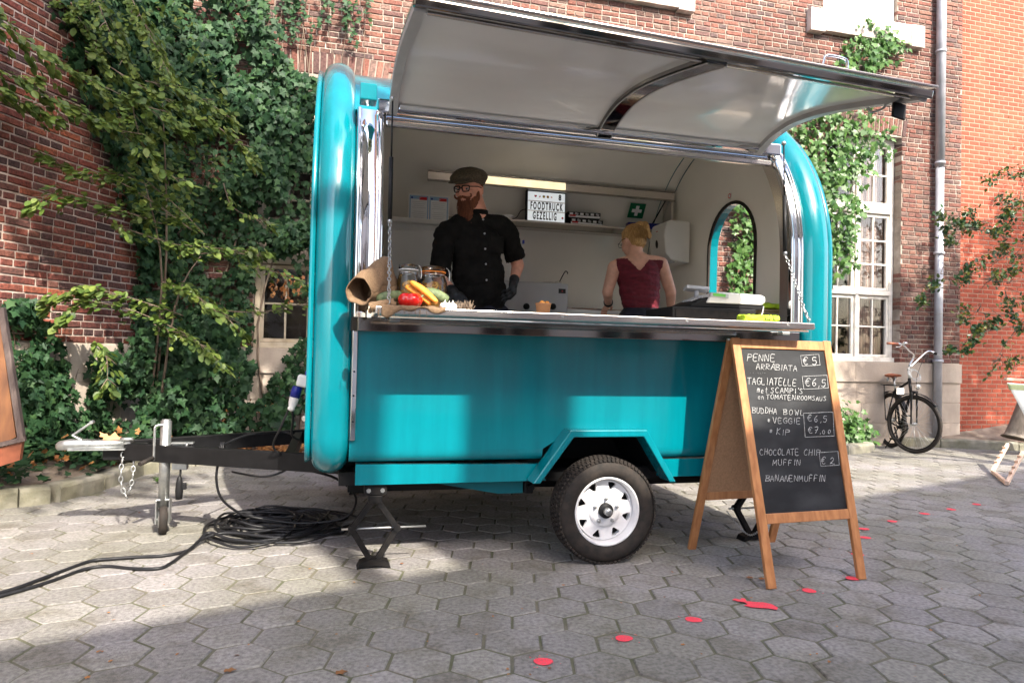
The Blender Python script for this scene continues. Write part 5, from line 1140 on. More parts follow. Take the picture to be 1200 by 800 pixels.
# towel dispenser on the right end wall
q=atY(802,285,1.62); t=thing('towel_dispenser','white paper towel dispenser on the right inner wall of the trailer','dispenser',(1.30,1.62,q.z-.16)); zc2=2.04
m=MB(); P_=[(1.36,-.17),(1.20,-.15),(1.145,-.10),(1.13,.05),(1.15,.15),(1.18,.17),(1.36,.17)]; m.prism([(x,1.46,zc2+z) for x,z in P_],(0,.27,0)); m.build('case',M['white_plastic'],t,bevel=.014,weld=True)
m=MB(); m.ell((1.142,1.60,zc2+.0),(.012,.028,.045),14,10); m.build('level_window',M['ink'],t); m=MB(); m.box((1.20,1.59,zc2-.158),(.09,.20,.02),bev=.006); m.build('outlet',M['grey_plastic'],t)
m=MB(); m.box((1.135,1.60,zc2+.095),(.004,.02,.006)); m.build('red_mark',M['red_paint'],t)
q=atY(857,233,.95); t=thing('round_sticker','small round red sticker above the arched window','sticker',(1.397,.95,2.30)); m=MB(); m.lathe([(.0001,.0),(.022,.0),(.022,-.002)],(1.392,.95,2.305),(-1,0,0),n=20); m.build('disc',M['paper'],t); m=MB(); m.lathe([(.012,.0),(.019,.0)],(1.3905,.95,2.305),(-1,0,0),n=20); m.build('red_ring',M['red_paint'],t)
m=MB(); m.box((1.1,1.99,1.62),(.02,.05,.02)); m.build('wall_tap',M['chrome'],TR); m=MB(); m.tube(smooth_path([(1.1,1.97,1.6),(1.1,1.9,1.66),(1.1,1.8,1.64),(1.1,1.79,1.60)],5),.009); m.build('tap_spout',M['chrome'],TR)
# ---- still life on the left end of the counter
zc_=1.307
def jar(px_,w_,Y,label,fill):
    q=atY(px_,345,Y); r=w_/2; t=thing('glass_jar',label,'jar',(q.x,Y,zc_),'swing-top pasta jars'); h=.232
    g=MB(); g.lathe([(.001,.004),(r*.9,.004),(r,.014),(r,h*.66),(r*.82,h*.80),(r*.80,h*.86),(r*.84,h*.87),(r*.84,h*.90)],(q.x,Y,zc_),(0,0,1),n=36); g.build('jar',M['glass'],t)
    g=MB(); g.lathe([(r*.86,h*.90),(r*.88,h*.93),(r*.86,h*.99),(r*.5,h*1.02),(.001,h*1.03)],(q.x,Y,zc_),(0,0,1),n=36); g.build('lid',M['glass'],t)
    g=MB(); g.tube([(q.x+r*.87*math.cos(a),Y+r*.87*math.sin(a),zc_+h*.885) for a in [2*PI*i/24 for i in range(24)]],.0035,n=6,closed=True); g.build('seal',M['orange_paint'] if fill=='tag' else M['white_plastic'],t)
    g=MB(); g.tube(smooth_path([(q.x+r*.85,Y-.01,zc_+h*.80),(q.x+r*1.12,Y-.012,zc_+h*.72),(q.x+r*1.10,Y-.012,zc_+h*.92),(q.x+r*.9,Y-.01,zc_+h*.99)],5),.002,n=5); g.tube([(q.x+r*.85*math.cos(a),Y+r*.85*math.sin(a),zc_+h*.82) for a in [2*PI*i/20 for i in range(20)]],.0016,n=5,closed=True); g.build('clip',M['chrome'],t)
    for k in range(26):
        c=Vector((q.x+rs.uniform(-.50,.50)*r,Y+rs.uniform(-.50,.50)*r,zc_+.022+rs.uniform(0,.6)*h*.8)); ax=Vector((rs.uniform(-1,1),rs.uniform(-1,1),rs.uniform(-1,1))).normalized(); u=ax.orthogonal().normalized(); v=ax.cross(u); g=MB()
        for tt in range(4):
            rr=r*.40*(1-.14*tt); g.tube([c+(u*math.cos(a)+v*math.sin(a))*rr+ax*.0045*(tt-1.5)+ax*.003*math.sin(2*a+tt) for a in [2*PI*i/14 for i in range(14)]],.0042,n=5,closed=True)
        g.build('pasta_nest',M['pasta'],t)
jar(478,.112,-.06,'smaller swing-top glass jar of pasta just right of the burlap sack','plain'); jar(507,.145,-.02,'larger swing-top glass jar of ribbon pasta nearest the man','tag')
q=atY(481,345,-.27); t=thing('red_pepper','shiny red bell pepper on the burlap at the counter edge','pepper',(q.x,-.27,zc_)); m=MB()
for k in range(4): a=2*PI*k/4+.4; m.ell((q.x+.024*math.cos(a)*1.1,-.27+.02*math.sin(a),zc_+.040),(.036,.034,.034),16,10)
voxel(m,'flesh',M['pepper'],t,.004,6); m=MB(); m.tube([(q.x+.045,-.27,zc_+.05),(q.x+.06,-.265,zc_+.066)],[.008,.005]); m.build('stalk',M['zucchini'],t)
def veg(name,label,cat,pts,rr,mat,n=14,group=None,k=5):
    P=[atY(*p) for p in pts]; t=thing(name,label,cat,P[0],group); m=MB(); S_=smooth_path(P,k); 
    L=len(S_); R=[rr(i/(L-1)) for i in range(L)]; m.tube(S_,R,n=n); m.build('root' if name=='carrot' else 'fruit',M[mat],t); return t,P
veg('carrot','orange carrot leaning over the red pepper, the upper one','carrot',[(482,331,-.20),(496,340,-.24),(512,354,-.29)],lambda t:.008+.009*math.sin(PI*min(1,t*.8+.15)),'carrot',group='carrots')
veg('carrot','orange carrot lying behind the red pepper, the lower one','carrot',[(476,336,-.17),(490,345,-.21),(504,356,-.26)],lambda t:.007+.008*math.sin(PI*min(1,t*.8+.15)),'carrot',group='carrots')
veg('zucchini','pale green courgette behind the carrots, right one','courgette',[(494,342,-.16),(510,345,-.17),(525,352,-.18)],lambda t:.010+.019*math.sin(PI*min(1,t*.75+.12)),'zucchini',group='courgettes')
veg('zucchini','dark green courgette beside the burlap sack, left one','courgette',[(441,349,-.24),(452,349,-.24),(470,345,-.22)],lambda t:.006+.024*math.sin(PI*min(1,t*.8+.05)),'zucchini',group='courgettes')
for k,(x,y,Y) in enumerate(((521,354,-.26),(530,356,-.24),(526,348,-.2))):
    q=atY(x,y,Y); t=thing('garlic_bulb','white garlic bulb at the right end of the vegetables, %s'%('leftmost','rightmost','rear one')[k],'garlic',(q.x,Y,zc_),'garlic bulbs'); r=.022; m=MB()
    for j in range(6): a=2*PI*j/6; m.ell((q.x+.009*math.cos(a),Y+.009*math.sin(a),zc_+.019),(.015,.015,.018),10,8)
    m.tube([(q.x,Y,zc_+.03),(q.x+.004,Y,zc_+.052)],[.007,.002]); voxel(m,'bulb',M['garlic'],t,.003,2)
q=atY(545,354,-.22); t=thing('dark_herb_bundle','dark dried herb bundle beside the garlic under the gloved hand','herbs',(q.x,-.22,zc_)); m=MB()
for k in range(60):
    p=Vector((q.x+rs.uniform(-.03,.03),-.22+rs.uniform(-.03,.03),zc_+.002)); m.tube([p,p+Vector((rs.uniform(-.02,.02),rs.uniform(-.02,.02),rs.uniform(.02,.055)))],[.004,.001],n=4)
m.build('stalks',M['bark'],t)
# burlap: a grid cloth, a rolled bag and the flap draped over the edge
def cloth(name,mat,parent,fn,nu=40,nv=40,th=.004,closed_u=False):
    vs=[];fs=[]
    for j in range(nv+1):
        for i in range(nu+1): vs.append(fn(i/nu,j/nv))
    fs=[(j*(nu+1)+i,j*(nu+1)+i+1,(j+1)*(nu+1)+i+1,(j+1)*(nu+1)+i) for j in range(nv) for i in range(nu)]
    m=MB(); m.add(vs,fs,True); o=m.build(name,mat,parent); so_=o.modifiers.new('s','SOLIDIFY'); so_.thickness=th; so_.offset=0; return o
a0=atY(447,318,-.10); t=thing('burlap_sack','brown burlap sack with rolled open mouth at the left end of the counter','sack',(a0.x,-.1,zc_))
mouth=atY(421,341,-.26); apex=atY(456,309,-.02); rear=atY(462,345,-.02)
def sackfn(u,v):
    # v: from mouth ring (0) to closed back edge (1); u around
    a=2*PI*u; c=mouth.lerp(atY(453,334,-.06),v); rx=.052+.050*v; rz=.052+.075*v**.8; ax=(atY(460,331,-.03)-mouth).normalized(); up=Vector((0,0,1)); up=(up-ax*up.dot(ax)).normalized(); sd=ax.cross(up)
    p=c+sd*math.cos(a)*rx*(1-.35*v)+up*math.sin(a)*rz*(1+.15*v*(math.sin(a)>0)-.25*v*abs(math.cos(a))**2)
    p+=up*.026*noise.noise(Vector((u*6 if u<.5 else (1-u)*6,v*3,2)))+sd*.020*noise.noise(Vector((math.cos(a)*1.5,v*4,5)))
    if v<.08: p+=(p-c).normalized()*.012*(1-v/.08)
    if p.z<zc_+.004 and p.y>-.38: p.z=zc_+.004
    return p
cloth('sack',M['burlap'],t,sackfn,48,30,.005)
def sack_back(u,v):   # upright peak of cloth behind the mouth
    b0=atY(430,348,-.08); b1=atY(468,348,-.06); tp=atY(452,304,.0)
    base=b0.lerp(b1,u); hgt=(1-abs(u-.55)/.62)**.8 if abs(u-.55)<.62 else 0; p=base+Vector((.0,.05*v,(tp.z-b0.z)*v*max(.35,hgt)))
    p+=Vector((0,.018*noise.noise(Vector((u*4,v*3,1))),0)); 
    return p
cloth('sack_fold',M['burlap'],t,sack_back,30,24,.006)
def drape(u,v):
    X0=atY(446,356,-.30).x; X1=atY(520,356,-.30).x; x=X0+(X1-X0)*u; dz=.012*math.sin(u*9)+.006*math.sin(u*23); hang=(.030+.018*math.sin(u*7+1)+.012*math.sin(u*17))*(1-u*.55)
    s=v*.26; 
    if s<.20: return Vector((x,-.18-s,zc_+.004+.010*max(0,noise.noise(Vector((u*7,v*6,3))))))
    q=(s-.20)/.06; return Vector((x+.004*math.sin(u*30),-.386-.006*math.sin(q*PI)-.004*noise.noise(Vector((u*12,q,0))),zc_+.003-hang*q))
cloth('sack_skirt',M['burlap'],t,drape,60,26,.004)
def roll_(u,v):
    a=2*PI*u*1.15; c=atY(433,362,-.34).lerp(atY(462,355,-.33),v); r=.030*(1-.10*u)*(1-.25*v); p=c+Vector((.006*math.sin(a*2),math.cos(a)*r,math.sin(a)*r*.8+.004)); p+=Vector((0,.006*noise.noise(Vector((v*5,math.cos(a)*2,math.sin(a)*2))),.006*noise.noise(Vector((v*5,math.cos(a)*2,3))))); return p
cloth('sack_hem_roll',M['burlap'],t,roll_,30,20,.004)
fr=MB()
for k in range(26):
    x=atY(430+rs.uniform(0,70),362,-.38).x; z=zc_-.02-rs.uniform(0,.02); fr.tube([(x,-.388,z+.02),(x+rs.uniform(-.006,.006),-.392,z-.0),(x+rs.uniform(-.01,.01),-.39,z-rs.uniform(.005,.03))],.0008,n=3)
fr.build('frayed_threads',M['burlap'],t)
# ------------------------------------------------------------------ A-board
AB=thing('chalk_board','wooden A-frame chalkboard with a handwritten price menu, standing in front of the trailer','chalkboard',(.95,-.25,0))
tl=Vector((.655,-.262,1.218)); tr=Vector((1.282,-.250,1.216)); bl=Vector((.664,-.597,0)); br=Vector((1.266,-.556,0))
w1=.048
fdx=(tr-tl).normalized(); 
def leg(a,b,nm='stile',wd=w1,dp=.022):
    m=MB(); d=(b-a).normalized(); sx=(fdx-d*fdx.dot(d)).normalized(); sy=d.cross(sx); R=Matrix((d,sx,sy)).transposed(); m.box((a+b)/2,((b-a).length,wd,dp),R,bev=.003); return m.build(nm,M['wood_frame'],AB)
Lf=lambda t:(tl+fdx*w1/2).lerp(bl+fdx*w1/2,t); Rf=lambda t:(tr-fdx*w1/2).lerp(br-fdx*w1/2,t)
leg(Lf(0),Lf(1)); leg(Rf(0),Rf(1))
dn=((Lf(1)-Lf(0)).normalized()); nF=fdx.cross(dn).normalized(); nF=nF if nF.y<0 else -nF
def rail(t,h,nm='rail',off=0):
    a=Lf(t)+fdx*w1/2; b=Rf(t)-fdx*w1/2; m=MB(); x=(b-a).normalized(); y=(dn-x*dn.dot(x)).normalized(); z=x.cross(y); R=Matrix((x,y,z)).transposed(); m.box((a+b)/2+nF*off,((b-a).length-.001,h,.021),R,bev=.003); m.build(nm,M['wood_frame'],AB)
rail(.024,.052); rail(.742,.050)
c=[Lf(.04)+fdx*w1/2,Rf(.04)-fdx*w1/2,Rf(.73)-fdx*w1/2,Lf(.73)+fdx*w1/2]
m=MB(); m.prism([p-nF*.006+fdx*(-.004 if i in (0,3) else .004) for i,p in enumerate(c)],nF*.008); bb=m.build('blackboard',M['blackboard'],AB)
# rear frame
tl2=tl+Vector((.0,.028,-.004)); tr2=tr+Vector((0,.028,-.004)); bl2=Vector((.626,.10,0)); br2=Vector((1.235,.15,0))
leg(tl2+fdx*w1/2,bl2+fdx*w1/2); leg(tr2-fdx*w1/2,br2-fdx*w1/2)
P2=lambda t,s: (tl2.lerp(bl2,t)+fdx*w1 if s==0 else tr2.lerp(br2,t)-fdx*w1)
m=MB(); a=P2(.735,0);b=P2(.735,1); m.bar(a,b,.022,.045,bev=.003); m.build('rail',M['wood_frame'],AB); m=MB(); a=P2(.03,0);b=P2(.03,1); m.bar(a,b,.022,.05,bev=.003); m.build('rail',M['wood_frame'],AB)
m=MB(); m.prism([P2(.04,0),P2(.04,1),P2(.725,1),P2(.725,0)],Vector((0,.006,.001))); m.build('back_panel',M['hardboard'],AB)
for s in (0,1):
    q=(tl+fdx*.02 if s==0 else tr-fdx*.02)+Vector((0,.016,-.008)); m=MB(); m.tube([q-fdx*.03,q+fdx*.03],.006,n=8); m.build('hinge',M['galv'],AB)
chain('stay_chain',[Lf(.77)+fdx*.03+Vector((0,.02,0)),Vector((.78,-.26,.17)),Vector((.80,-.02,.24))],AB,.018,.0016,wd=.006)
# chalk handwriting: single-stroke letters laid on the board as thin ribbons of chalk
GL={'P':[[(0,0),(.02,1)],[(.0,1),(.5,.92),(.55,.65),(.05,.5)]],'E':[[(.5,1),(0,.98),(.03,0),(.55,.02)],[(.0,.5),(.42,.52)]],'N':[[(0,0),(.03,1),(.5,0),(.55,1)]],
'A':[[(0,0),(.3,1),(.6,0)],[(.1,.38),(.52,.4)]],'R':[[(0,0),(.02,1)],[(0,1),(.5,.9),(.48,.6),(.05,.5),(.55,0)]],'B':[[(0,0),(.03,1)],[(-.1,.97),(.5,.95),(.5,.65),(.08,.52),(.58,.4),(.55,.08),(0,.02)]],
'I':[[(.15,0),(.17,1)]],'T':[[(-.05,.95),(.6,1)],[(.27,.97),(.25,0)]],'G':[[(.55,.88),(.3,1),(.02,.7),(.02,.3),(.25,0),(.55,.12),(.56,.45),(.32,.45)]],'L':[[(.02,1),(0,.03),(.5,0)]],
'M':[[(0,0),(.04,1),(.3,.35),(.56,1),(.62,0)]],'S':[[(.5,.9),(.25,1),(.05,.78),(.45,.4),(.42,.08),(.0,.05)]],'C':[[(.5,.85),(.28,1),(.02,.65),(.05,.2),(.3,0),(.52,.12)]],'O':[[(.28,1),(.03,.75),(.03,.25),(.28,0),(.52,.25),(.53,.75),(.28,1)]],
'U':[[(0,1),(.02,.25),(.25,0),(.5,.2),(.52,1)]],'D':[[(.05,0),(.04,1)],[(-.06,.98),(.4,.9),(.58,.5),(.42,.08),(0,.02)]],'H':[[(0,0),(.02,1)],[(.5,0),(.52,1)],[(0,.5),(.5,.52)]],'W':[[(0,1),(.15,0),(.3,.7),(.45,0),(.62,1)]],
'V':[[(0,1),(.27,0),(.55,1)]],'K':[[(0,0),(.02,1)],[(.5,1),(.03,.48),(.52,0)]],'F':[[(0,0),(.02,1),(.5,.98)],[(0,.52),(.4,.54)]],"'":[[(.1,1),(.07,.78)]],'*':[[(.0,.2),(.4,.75)],[(.4,.2),(.0,.75)],[(-.03,.48),(.45,.48)],[(.2,.12),(.2,.82)]],
'm':[[(0,0),(.02,.6),(.18,.62),(.22,.05),(.24,.58),(.42,.6),(.46,0)]],'e':[[(.05,.3),(.4,.35),(.3,.6),(.08,.5),(.05,.12),(.25,0),(.42,.1)]],'t':[[(.2,.9),(.2,.1),(.38,.02)],[(.02,.6),(.4,.63)]],'n':[[(0,0),(.03,.58),(.25,.6),(.36,.4),(.37,0)]],
'€':[[(.58,.85),(.38,1),(.14,.8),(.1,.3),(.32,0),(.6,.1)],[(-.02,.62),(.42,.64)],[(-.03,.42),(.38,.43)]],'5':[[(.5,1),(.1,.98),(.08,.58),(.4,.6),(.5,.3),(.3,0),(.02,.1)]],'6':[[(.42,1),(.12,.65),(.05,.25),(.25,0),(.46,.2),(.35,.45),(.08,.35)]],'7':[[(.0,.97),(.5,1),(.2,0)],[(.1,.5),(.45,.5)]],
'2':[[(.02,.75),(.2,1),(.42,.8),(.3,.4),(.0,.05),(.18,.12),(.5,.0),(.62,.06)]],',':[[(.12,.08),(.04,-.2)]],'0':[[(.2,.62),(.04,.45),(.05,.12),(.22,0),(.36,.2),(.33,.5),(.2,.62)]]}
rt=random.Random(21)
def board_pt(px_,py):
    q=FW+RT*((px_-600)/FPX)-UP*((py-400)/FPX); p0=c[0]+nF*.0030; t=(p0-CAM).dot(nF)/q.dot(nF); return CAM+q*t
def chalk_strokes(strokes,wd):
    m=MB()
    for st_ in strokes:
        P=smooth_path([(x,y,0) for x,y in st_],3) if len(st_)>2 else [Vector((x,y,0)) for x,y in st_]
        if len(P)==2: P=[P[0],P[0].lerp(P[1],.5)+Vector((rt.gauss(0,.15),0,0)),P[1]]
        W3=[board_pt(p.x,p.y) for p in P]
        for i in range(len(W3)-1):
            t=(W3[i+1]-W3[i]).normalized(); s_=nF.cross(t)*wd*rt.uniform(.75,1.15); a=W3[i]-t*wd*.4; b=W3[i+1]+t*wd*.4
            m.prism([a-s_,b-s_*.95,b+s_*.9,a+s_],nF*(.0006+.0002*(i%2)))
    return m
def write(txt,x0,yb,x1,h,slope=.035,wd=.0017,nm='chalk_writing'):
    wts=[.45 if ch in ",'" else (.6 if ch in 'I' else (1.1 if ch in '€M' else 1)) for ch in txt]; adv=(x1-x0)/max(.65,sum(wts)-.25); S2=[]
    for i,ch in enumerate(txt):
        if ch==' ': continue
        ox=x0+adv*sum(wts[:i]); oy=yb+(ox-x0)*slope+rt.gauss(0,.25); sc=h*.88*rt.uniform(.92,1.06); sw=min(adv*1.32,h*1.0)*.95*rt.uniform(.92,1.05); sh=rt.gauss(.06,.05)
        for st_ in GL[ch]: S2.append([(ox+p[0]*sw+p[1]*sh*sc,oy-p[1]*sc+p[0]*slope*sw) for p in st_])
    chalk_strokes(S2,wd).build(nm,M['chalk'],bb)
def boxed(x0,y0,x1,y1):
    chalk_strokes([[(x0,y0+1.5),(x1-1.5,y0),(x1,y1-1),(x0+2,y1+.5),(x0,y0+1.5)][i:i+2] for i in range(4)],.0012).build('chalk_box',M['chalk'],bb)
write('PENNE',875.5,422.5,908,9,wd=.0018); write('ARRABIATA',886,432.8,934,7.6,wd=.0016)
write('TAGLIATELLE',876,450,933,9,wd=.0017); write('met',887,460,900,8,wd=.0013); write("SCAMPI'S",903,460,941,7,wd=.0016); write('en',888,467.5,896,6.5,wd=.0012); write('TOMATEN',898,467.3,932,6.5,wd=.0014); write('ROOMSAUS',934,468.3,968,5.6,wd=.0013)
write('BUDDHA',881.5,484,910,7.5,wd=.0014); write('BOWL',918,485.5,943,7,wd=.0014); write('*',899.5,494.5,905,6,wd=.0013); write('VEGGIE',906,495.5,938,7.5,wd=.0015); write('*',902,507.5,907,6,wd=.0013); write('KIP',910,509,925,8,wd=.0014)
write('CHOCOLATE',890.5,533,936,8,slope=.0,wd=.0014); write('CHIP',942,533.5,961,8,slope=-.01,wd=.0013); write('MUFFIN',905.5,545,938,7.5,wd=.0014,slope=0); write('BANANENMUFFIN',897,563.5,967,8,slope=0,wd=.0014)
write('€5',941,427,959,10,wd=.0020); boxed(938,415,961,428.5); write('€6,5',943,452,968,10,wd=.0017); boxed(940,439.5,970.5,455.5)
write('€6,5',946,493.5,970,8.5,wd=.0014); write('€7,00',947,507,975,8,wd=.0014); boxed(941.5,482.5,977.5,511.5)
write('€2',962,543,980,9,wd=.0015); boxed(960,528.5,983.5,545.5)
m=MB(); 
for k in range(14): q=board_pt(879+rt.uniform(0,18),437+rt.uniform(-.5,1)); s_=rt.uniform(.0005,.0015); m.ell(q,(s_,s_,s_),5,4)
m.build('chalk_specks',M['chalk'],bb)
# ------------------------------------------------------------------ bicycle leaning by the drainpipe
def ring_y(c,R,u,v,n=48): return [c+(u*math.cos(2*PI*i/n)+v*math.sin(2*PI*i/n))*R for i in range(n)]
BS=1.10; Rw=.36
fc=Vector((5.58,3.46,0))+Vector((0,0,Rw)); 
rc=Vector((5.62,3.98,0)); 
hd_=(Vector((fc.x,fc.y,0))-Vector((5.66,4.62,0))).normalized()
# the frame lies almost along the line of sight; rear wheel rests by the wall
rearg=atY(1041,516,4.02); rearc=Vector((rearg.x,3.98,.06+Rw*.97)); axis=(Vector((fc.x,fc.y,0))-Vector((rearc.x,rearc.y,0))); wb=axis.length; fwdb=axis.normalized()
BK=thing('bicycle','black city bicycle with brown saddle and silver handlebar leaning beside the drainpipe','bicycle',(fc.x,fc.y,0))
lean=Vector((.04,0,1)).normalized()
# front wheel is steered so that it shows broadside
fu=(r0*math.cos(rad(66))+d0*math.sin(rad(-66))).normalized(); fv=(Vector((0,0,1))-fu*0).normalized()
def bike_wheel(c,u,v,nm):
    ax=u.cross(v); m=MB(); m.tube(ring_y(c,Rw-.020,u,v),.021,n=10,closed=True); ty=m.build('tyre',M['rubber'],BK)
    m=MB(); m.tube(ring_y(c,Rw-.046,u,v),.010,n=8,closed=True); rm=m.build('rim',M['jack_black'],BK)
    m=MB(); m.tube([c-ax*.045,c+ax*.045],.016,n=12); m.tube([c-ax*.06,c+ax*.06],.007,n=8); m.build('hub',M['galv'],BK)
    for k in range(32):
        a=2*PI*k/32; s=(1 if k%2 else -1); off=a+(.55 if (k//2)%2 else -.55); p=c+(u*math.cos(off)+v*math.sin(off))*.018+ax*s*.028; q=c+(u*math.cos(a)+v*math.sin(a))*(Rw-.05); m=MB(); m.tube([p,q],.0016,n=4); m.build('spoke',M['galv'],rm)
    return rm
bike_wheel(fc,fu,fv,'front'); 
ru=fwdb; rv=Vector((0,0,1)); rcz=Vector((rearc.x,rearc.y,Rw)); bike_wheel(rcz,ru,rv,'rear')
side=fwdb.cross(Vector((0,0,1)))
head_b=fc+Vector((0,0,.36))-fwdb*.06; head_t=head_b+Vector((0,0,.20))-fwdb*.055
bbk=rcz.lerp(Vector((fc.x,fc.y,Rw)),.42)+Vector((0,0,-.07)); seat_b=bbk+Vector((0,0,.46))-fwdb*.13; seat_t=seat_b+Vector((0,0,.16))-fwdb*.04
m=MB(); m.tube([head_b-Vector((0,0,.02)),head_t],.019,n=12); m.tube([head_b+Vector((0,0,.03)),bbk],.018,n=12); m.tube([head_t-Vector((0,0,.04)),seat_b],.016,n=12); m.tube([bbk,seat_b],.016,n=12)
for s in (-1,1): m.tube([bbk+side*.02*s,rcz+side*.055*s],.010,n=8); m.tube([seat_b+side*.015*s,rcz+side*.055*s],.008,n=8)
m.tube([bbk-side*.04,bbk+side*.04],.022,n=14); m.build('frame',M['black_paint'],BK)
ax=fu.cross(fv); crown=fc+Vector((0,0,Rw+.03)); crown=Vector((fc.x,fc.y,fc.z+Rw+.035))
m=MB()
for s in (-1,1): m.tube(smooth_path([crown+ax*.045*s,fc+ax*.052*s+Vector((0,0,.2)),fc+ax*.052*s],5),[.012]*6+[.009]*5,n=8)
m.tube([crown-ax*.05,crown+ax*.05],.016,n=8); m.tube([crown,head_b],.018,n=8); m.build('fork',M['black_paint'],BK)
stem_t=head_t+Vector((0,0,.10))-fwdb*.02; tip=stem_t+ax*0+(fu*0)+Vector((0,0,.02))
m=MB(); m.tube([head_t,stem_t],.013,n=10); m.tube([stem_t,stem_t+Vector((0,0,.03))+ax.cross(Vector((0,0,1)))*.0],.016,n=10); m.build('stem',M['galv'],BK)
# handlebar follows the picture: left grip nearer the window, right grip by the pipe
hb0=stem_t+Vector((0,0,.02)); hs=(-r0*.95+d0*-.15).normalized()
bar=[]
gL=atY(1040,402,hb0.y-.12); gR=atY(1098,415,hb0.y-.10); 
Pm=[gL,atY(1056,403,hb0.y-.10),atY(1065,411,hb0.y-.06),atY(1071,417,hb0.y-.02),hb0+Vector((0,0,.01)),atY(1085,413,hb0.y-.02),atY(1092,412,hb0.y-.06),gR]
m=MB(); m.tube(smooth_path(Pm,4),.011,n=8); m.build('handlebar',M['chrome'],BK)
m=MB(); m.tube([Pm[0],Pm[0].lerp(Pm[1],.75)],.016,n=10); m.build('grip',M['saddle_brown'],BK); m=MB(); m.tube([Pm[-1],Pm[-1].lerp(Pm[-2],.6)],.016,n=10); m.build('grip',M['black_plastic'],BK)
m=MB(); q=Pm[1]; m.tube(smooth_path([q+Vector((.0,-.01,-.01)),q+Vector((-.06,-.04,-.035)),q+Vector((-.13,-.05,-.04))],4),.005,n=6); m.tube(smooth_path([Pm[-2]+Vector((0,-.01,-.01)),Pm[-2]+Vector((.05,-.05,-.04)),Pm[-2]+Vector((.07,-.06,-.07))],4),.005,n=6); m.build('brake_lever',M['galv'],BK)
m=MB(); m.ell(q+Vector((.05,-.01,.012)),(.028,.028,.018)); m.build('bell',M['chrome'],BK)
m=MB()
for k in range(3): cc_=hb0+Vector((.03+.006*k,-.05-.01*k,-.06-.012*k)); m.tube([cc_+Vector((math.cos(a)*(.085-.006*k),math.sin(a)*.03,math.sin(a)*(.060+.004*k))) for a in [2*PI*i/24 for i in range(24)]],.0035,n=6,closed=True)
m.build('cable_lock',M['galv'],BK)
m=MB(); m.tube(smooth_path([Pm[-3],hb0+Vector((.08,-.05,-.10)),head_b+Vector((.05,-.04,.02)),crown+Vector((.02,-.03,0))],6),.003,n=5); m.build('brake_cable',M['cable'],BK)
m=MB(); q=head_b+fwdb*.03; m.lathe([(.001,.03),(.028,.028),(.032,.01),(.024,-.02),(.001,-.03)],crown+Vector((-.005,-.05,.07)),Vector((0,-1,0)),n=18); m.build('head_lamp',M['chrome'],BK)
m=MB(); m.box(crown+Vector((-.23,-.02,.01)),(.11,.012,.075),bev=.008); m.build('white_tag',M['white_plastic'],BK)
# mudguards, saddle, rack, crank
def guard(c,u,v,a0,a1,nm='mudguard'):
    ax_=u.cross(v); m=MB(); pts=[];wv=[]
    for i in range(17):
        a=a0+(a1-a0)*i/16; pts.append(c+(u*math.cos(a)+v*math.sin(a))*(Rw+.018)); wv.append(ax_*.026)
    m.ribbon(pts,wv,True); o=m.build(nm,M['black_paint'],BK); o.modifiers.new('s','SOLIDIFY').thickness=.004
guard(fc,fu,fv,rad(40),rad(118)); guard(rcz,ru,rv,rad(20),rad(190))
m=MB(); q=seat_t; m.tube([seat_b,q],.012,n=10); m.build('seat_post',M['galv'],BK)
m=MB(); m.ell(q+Vector((0,0,.035))-fwdb*.05,(.085,.105,.028),18,10,Matrix((side,fwdb,Vector((0,0,1)))).transposed()); m.ell(q+Vector((0,0,.040))+fwdb*.08,(.030,.11,.020),14,10,Matrix((side,fwdb,Vector((0,0,1)))).transposed()); voxel(m,'saddle',M['saddle_brown'],BK,.006,4)
m=MB(); 
for s in (-1,1): m.tube(smooth_path([q+side*s*.02-fwdb*.09+Vector((0,0,.02)),q+side*s*.03-fwdb*.04+Vector((0,0,-.01)),q+side*s*.01+fwdb*.07+Vector((0,0,.02))],4),.004,n=6); m.lathe([(.015,-.02),(.019,-.01),(.019,.02),(.015,.03)],q+side*s*.045-fwdb*.07+Vector((0,0,-.02)),(0,0,1),n=10)
m.build('saddle_springs',M['galv'],BK)
rk=rcz+Vector((0,0,Rw+.10)); m=MB()
for s in (-1,1): m.tube([rk+side*s*.07+fwdb*.14,rk+side*s*.07-fwdb*.20],.007,n=6); m.tube([rk+side*s*.07-fwdb*.05,rcz+side*s*.07],.006,n=6)
for k in range(4): m.tube([rk-side*.07+fwdb*(.12-.1*k),rk+side*.07+fwdb*(.12-.1*k)],.006,n=6)
m.build('rack',M['black_paint'],BK)
m=MB(); m.lathe([(.02,-.002),(.085,-.002),(.09,.002),(.02,.002)],bbk-side*.055,side,n=28); m.build('chainring',M['jack_black'],BK)
for s in (-1,1):
    d=(fwdb*.5*s+Vector((0,0,-.75*s))).normalized(); m=MB(); m.tube([bbk+side*s*.07,bbk+side*s*.08+d*.17],.011,n=8); m.box(bbk+side*s*.12+d*.17,(.09,.07,.022),bev=.004); m.build('pedal',M['jack_black'],BK)
m=MB(); m.tube([bbk+Vector((0,0,-.02))+side*.03,Vector((bbk.x,bbk.y,.012))+side*.16-fwdb*.05],.008,n=8); m.build('kickstand',M['black_paint'],BK)
m=MB(); m.tube(smooth_path([bbk-side*.055+Vector((0,0,.088)),rcz-side*.055+Vector((0,0,.035)),rcz-side*.055-fwdb*.035,rcz-side*.055-Vector((0,0,.035)),bbk-side*.055-Vector((0,0,.088)),bbk-side*.055+fwdb*.088],5,True),.004,n=5,closed=True); m.build('chain',M['jack_black'],BK)
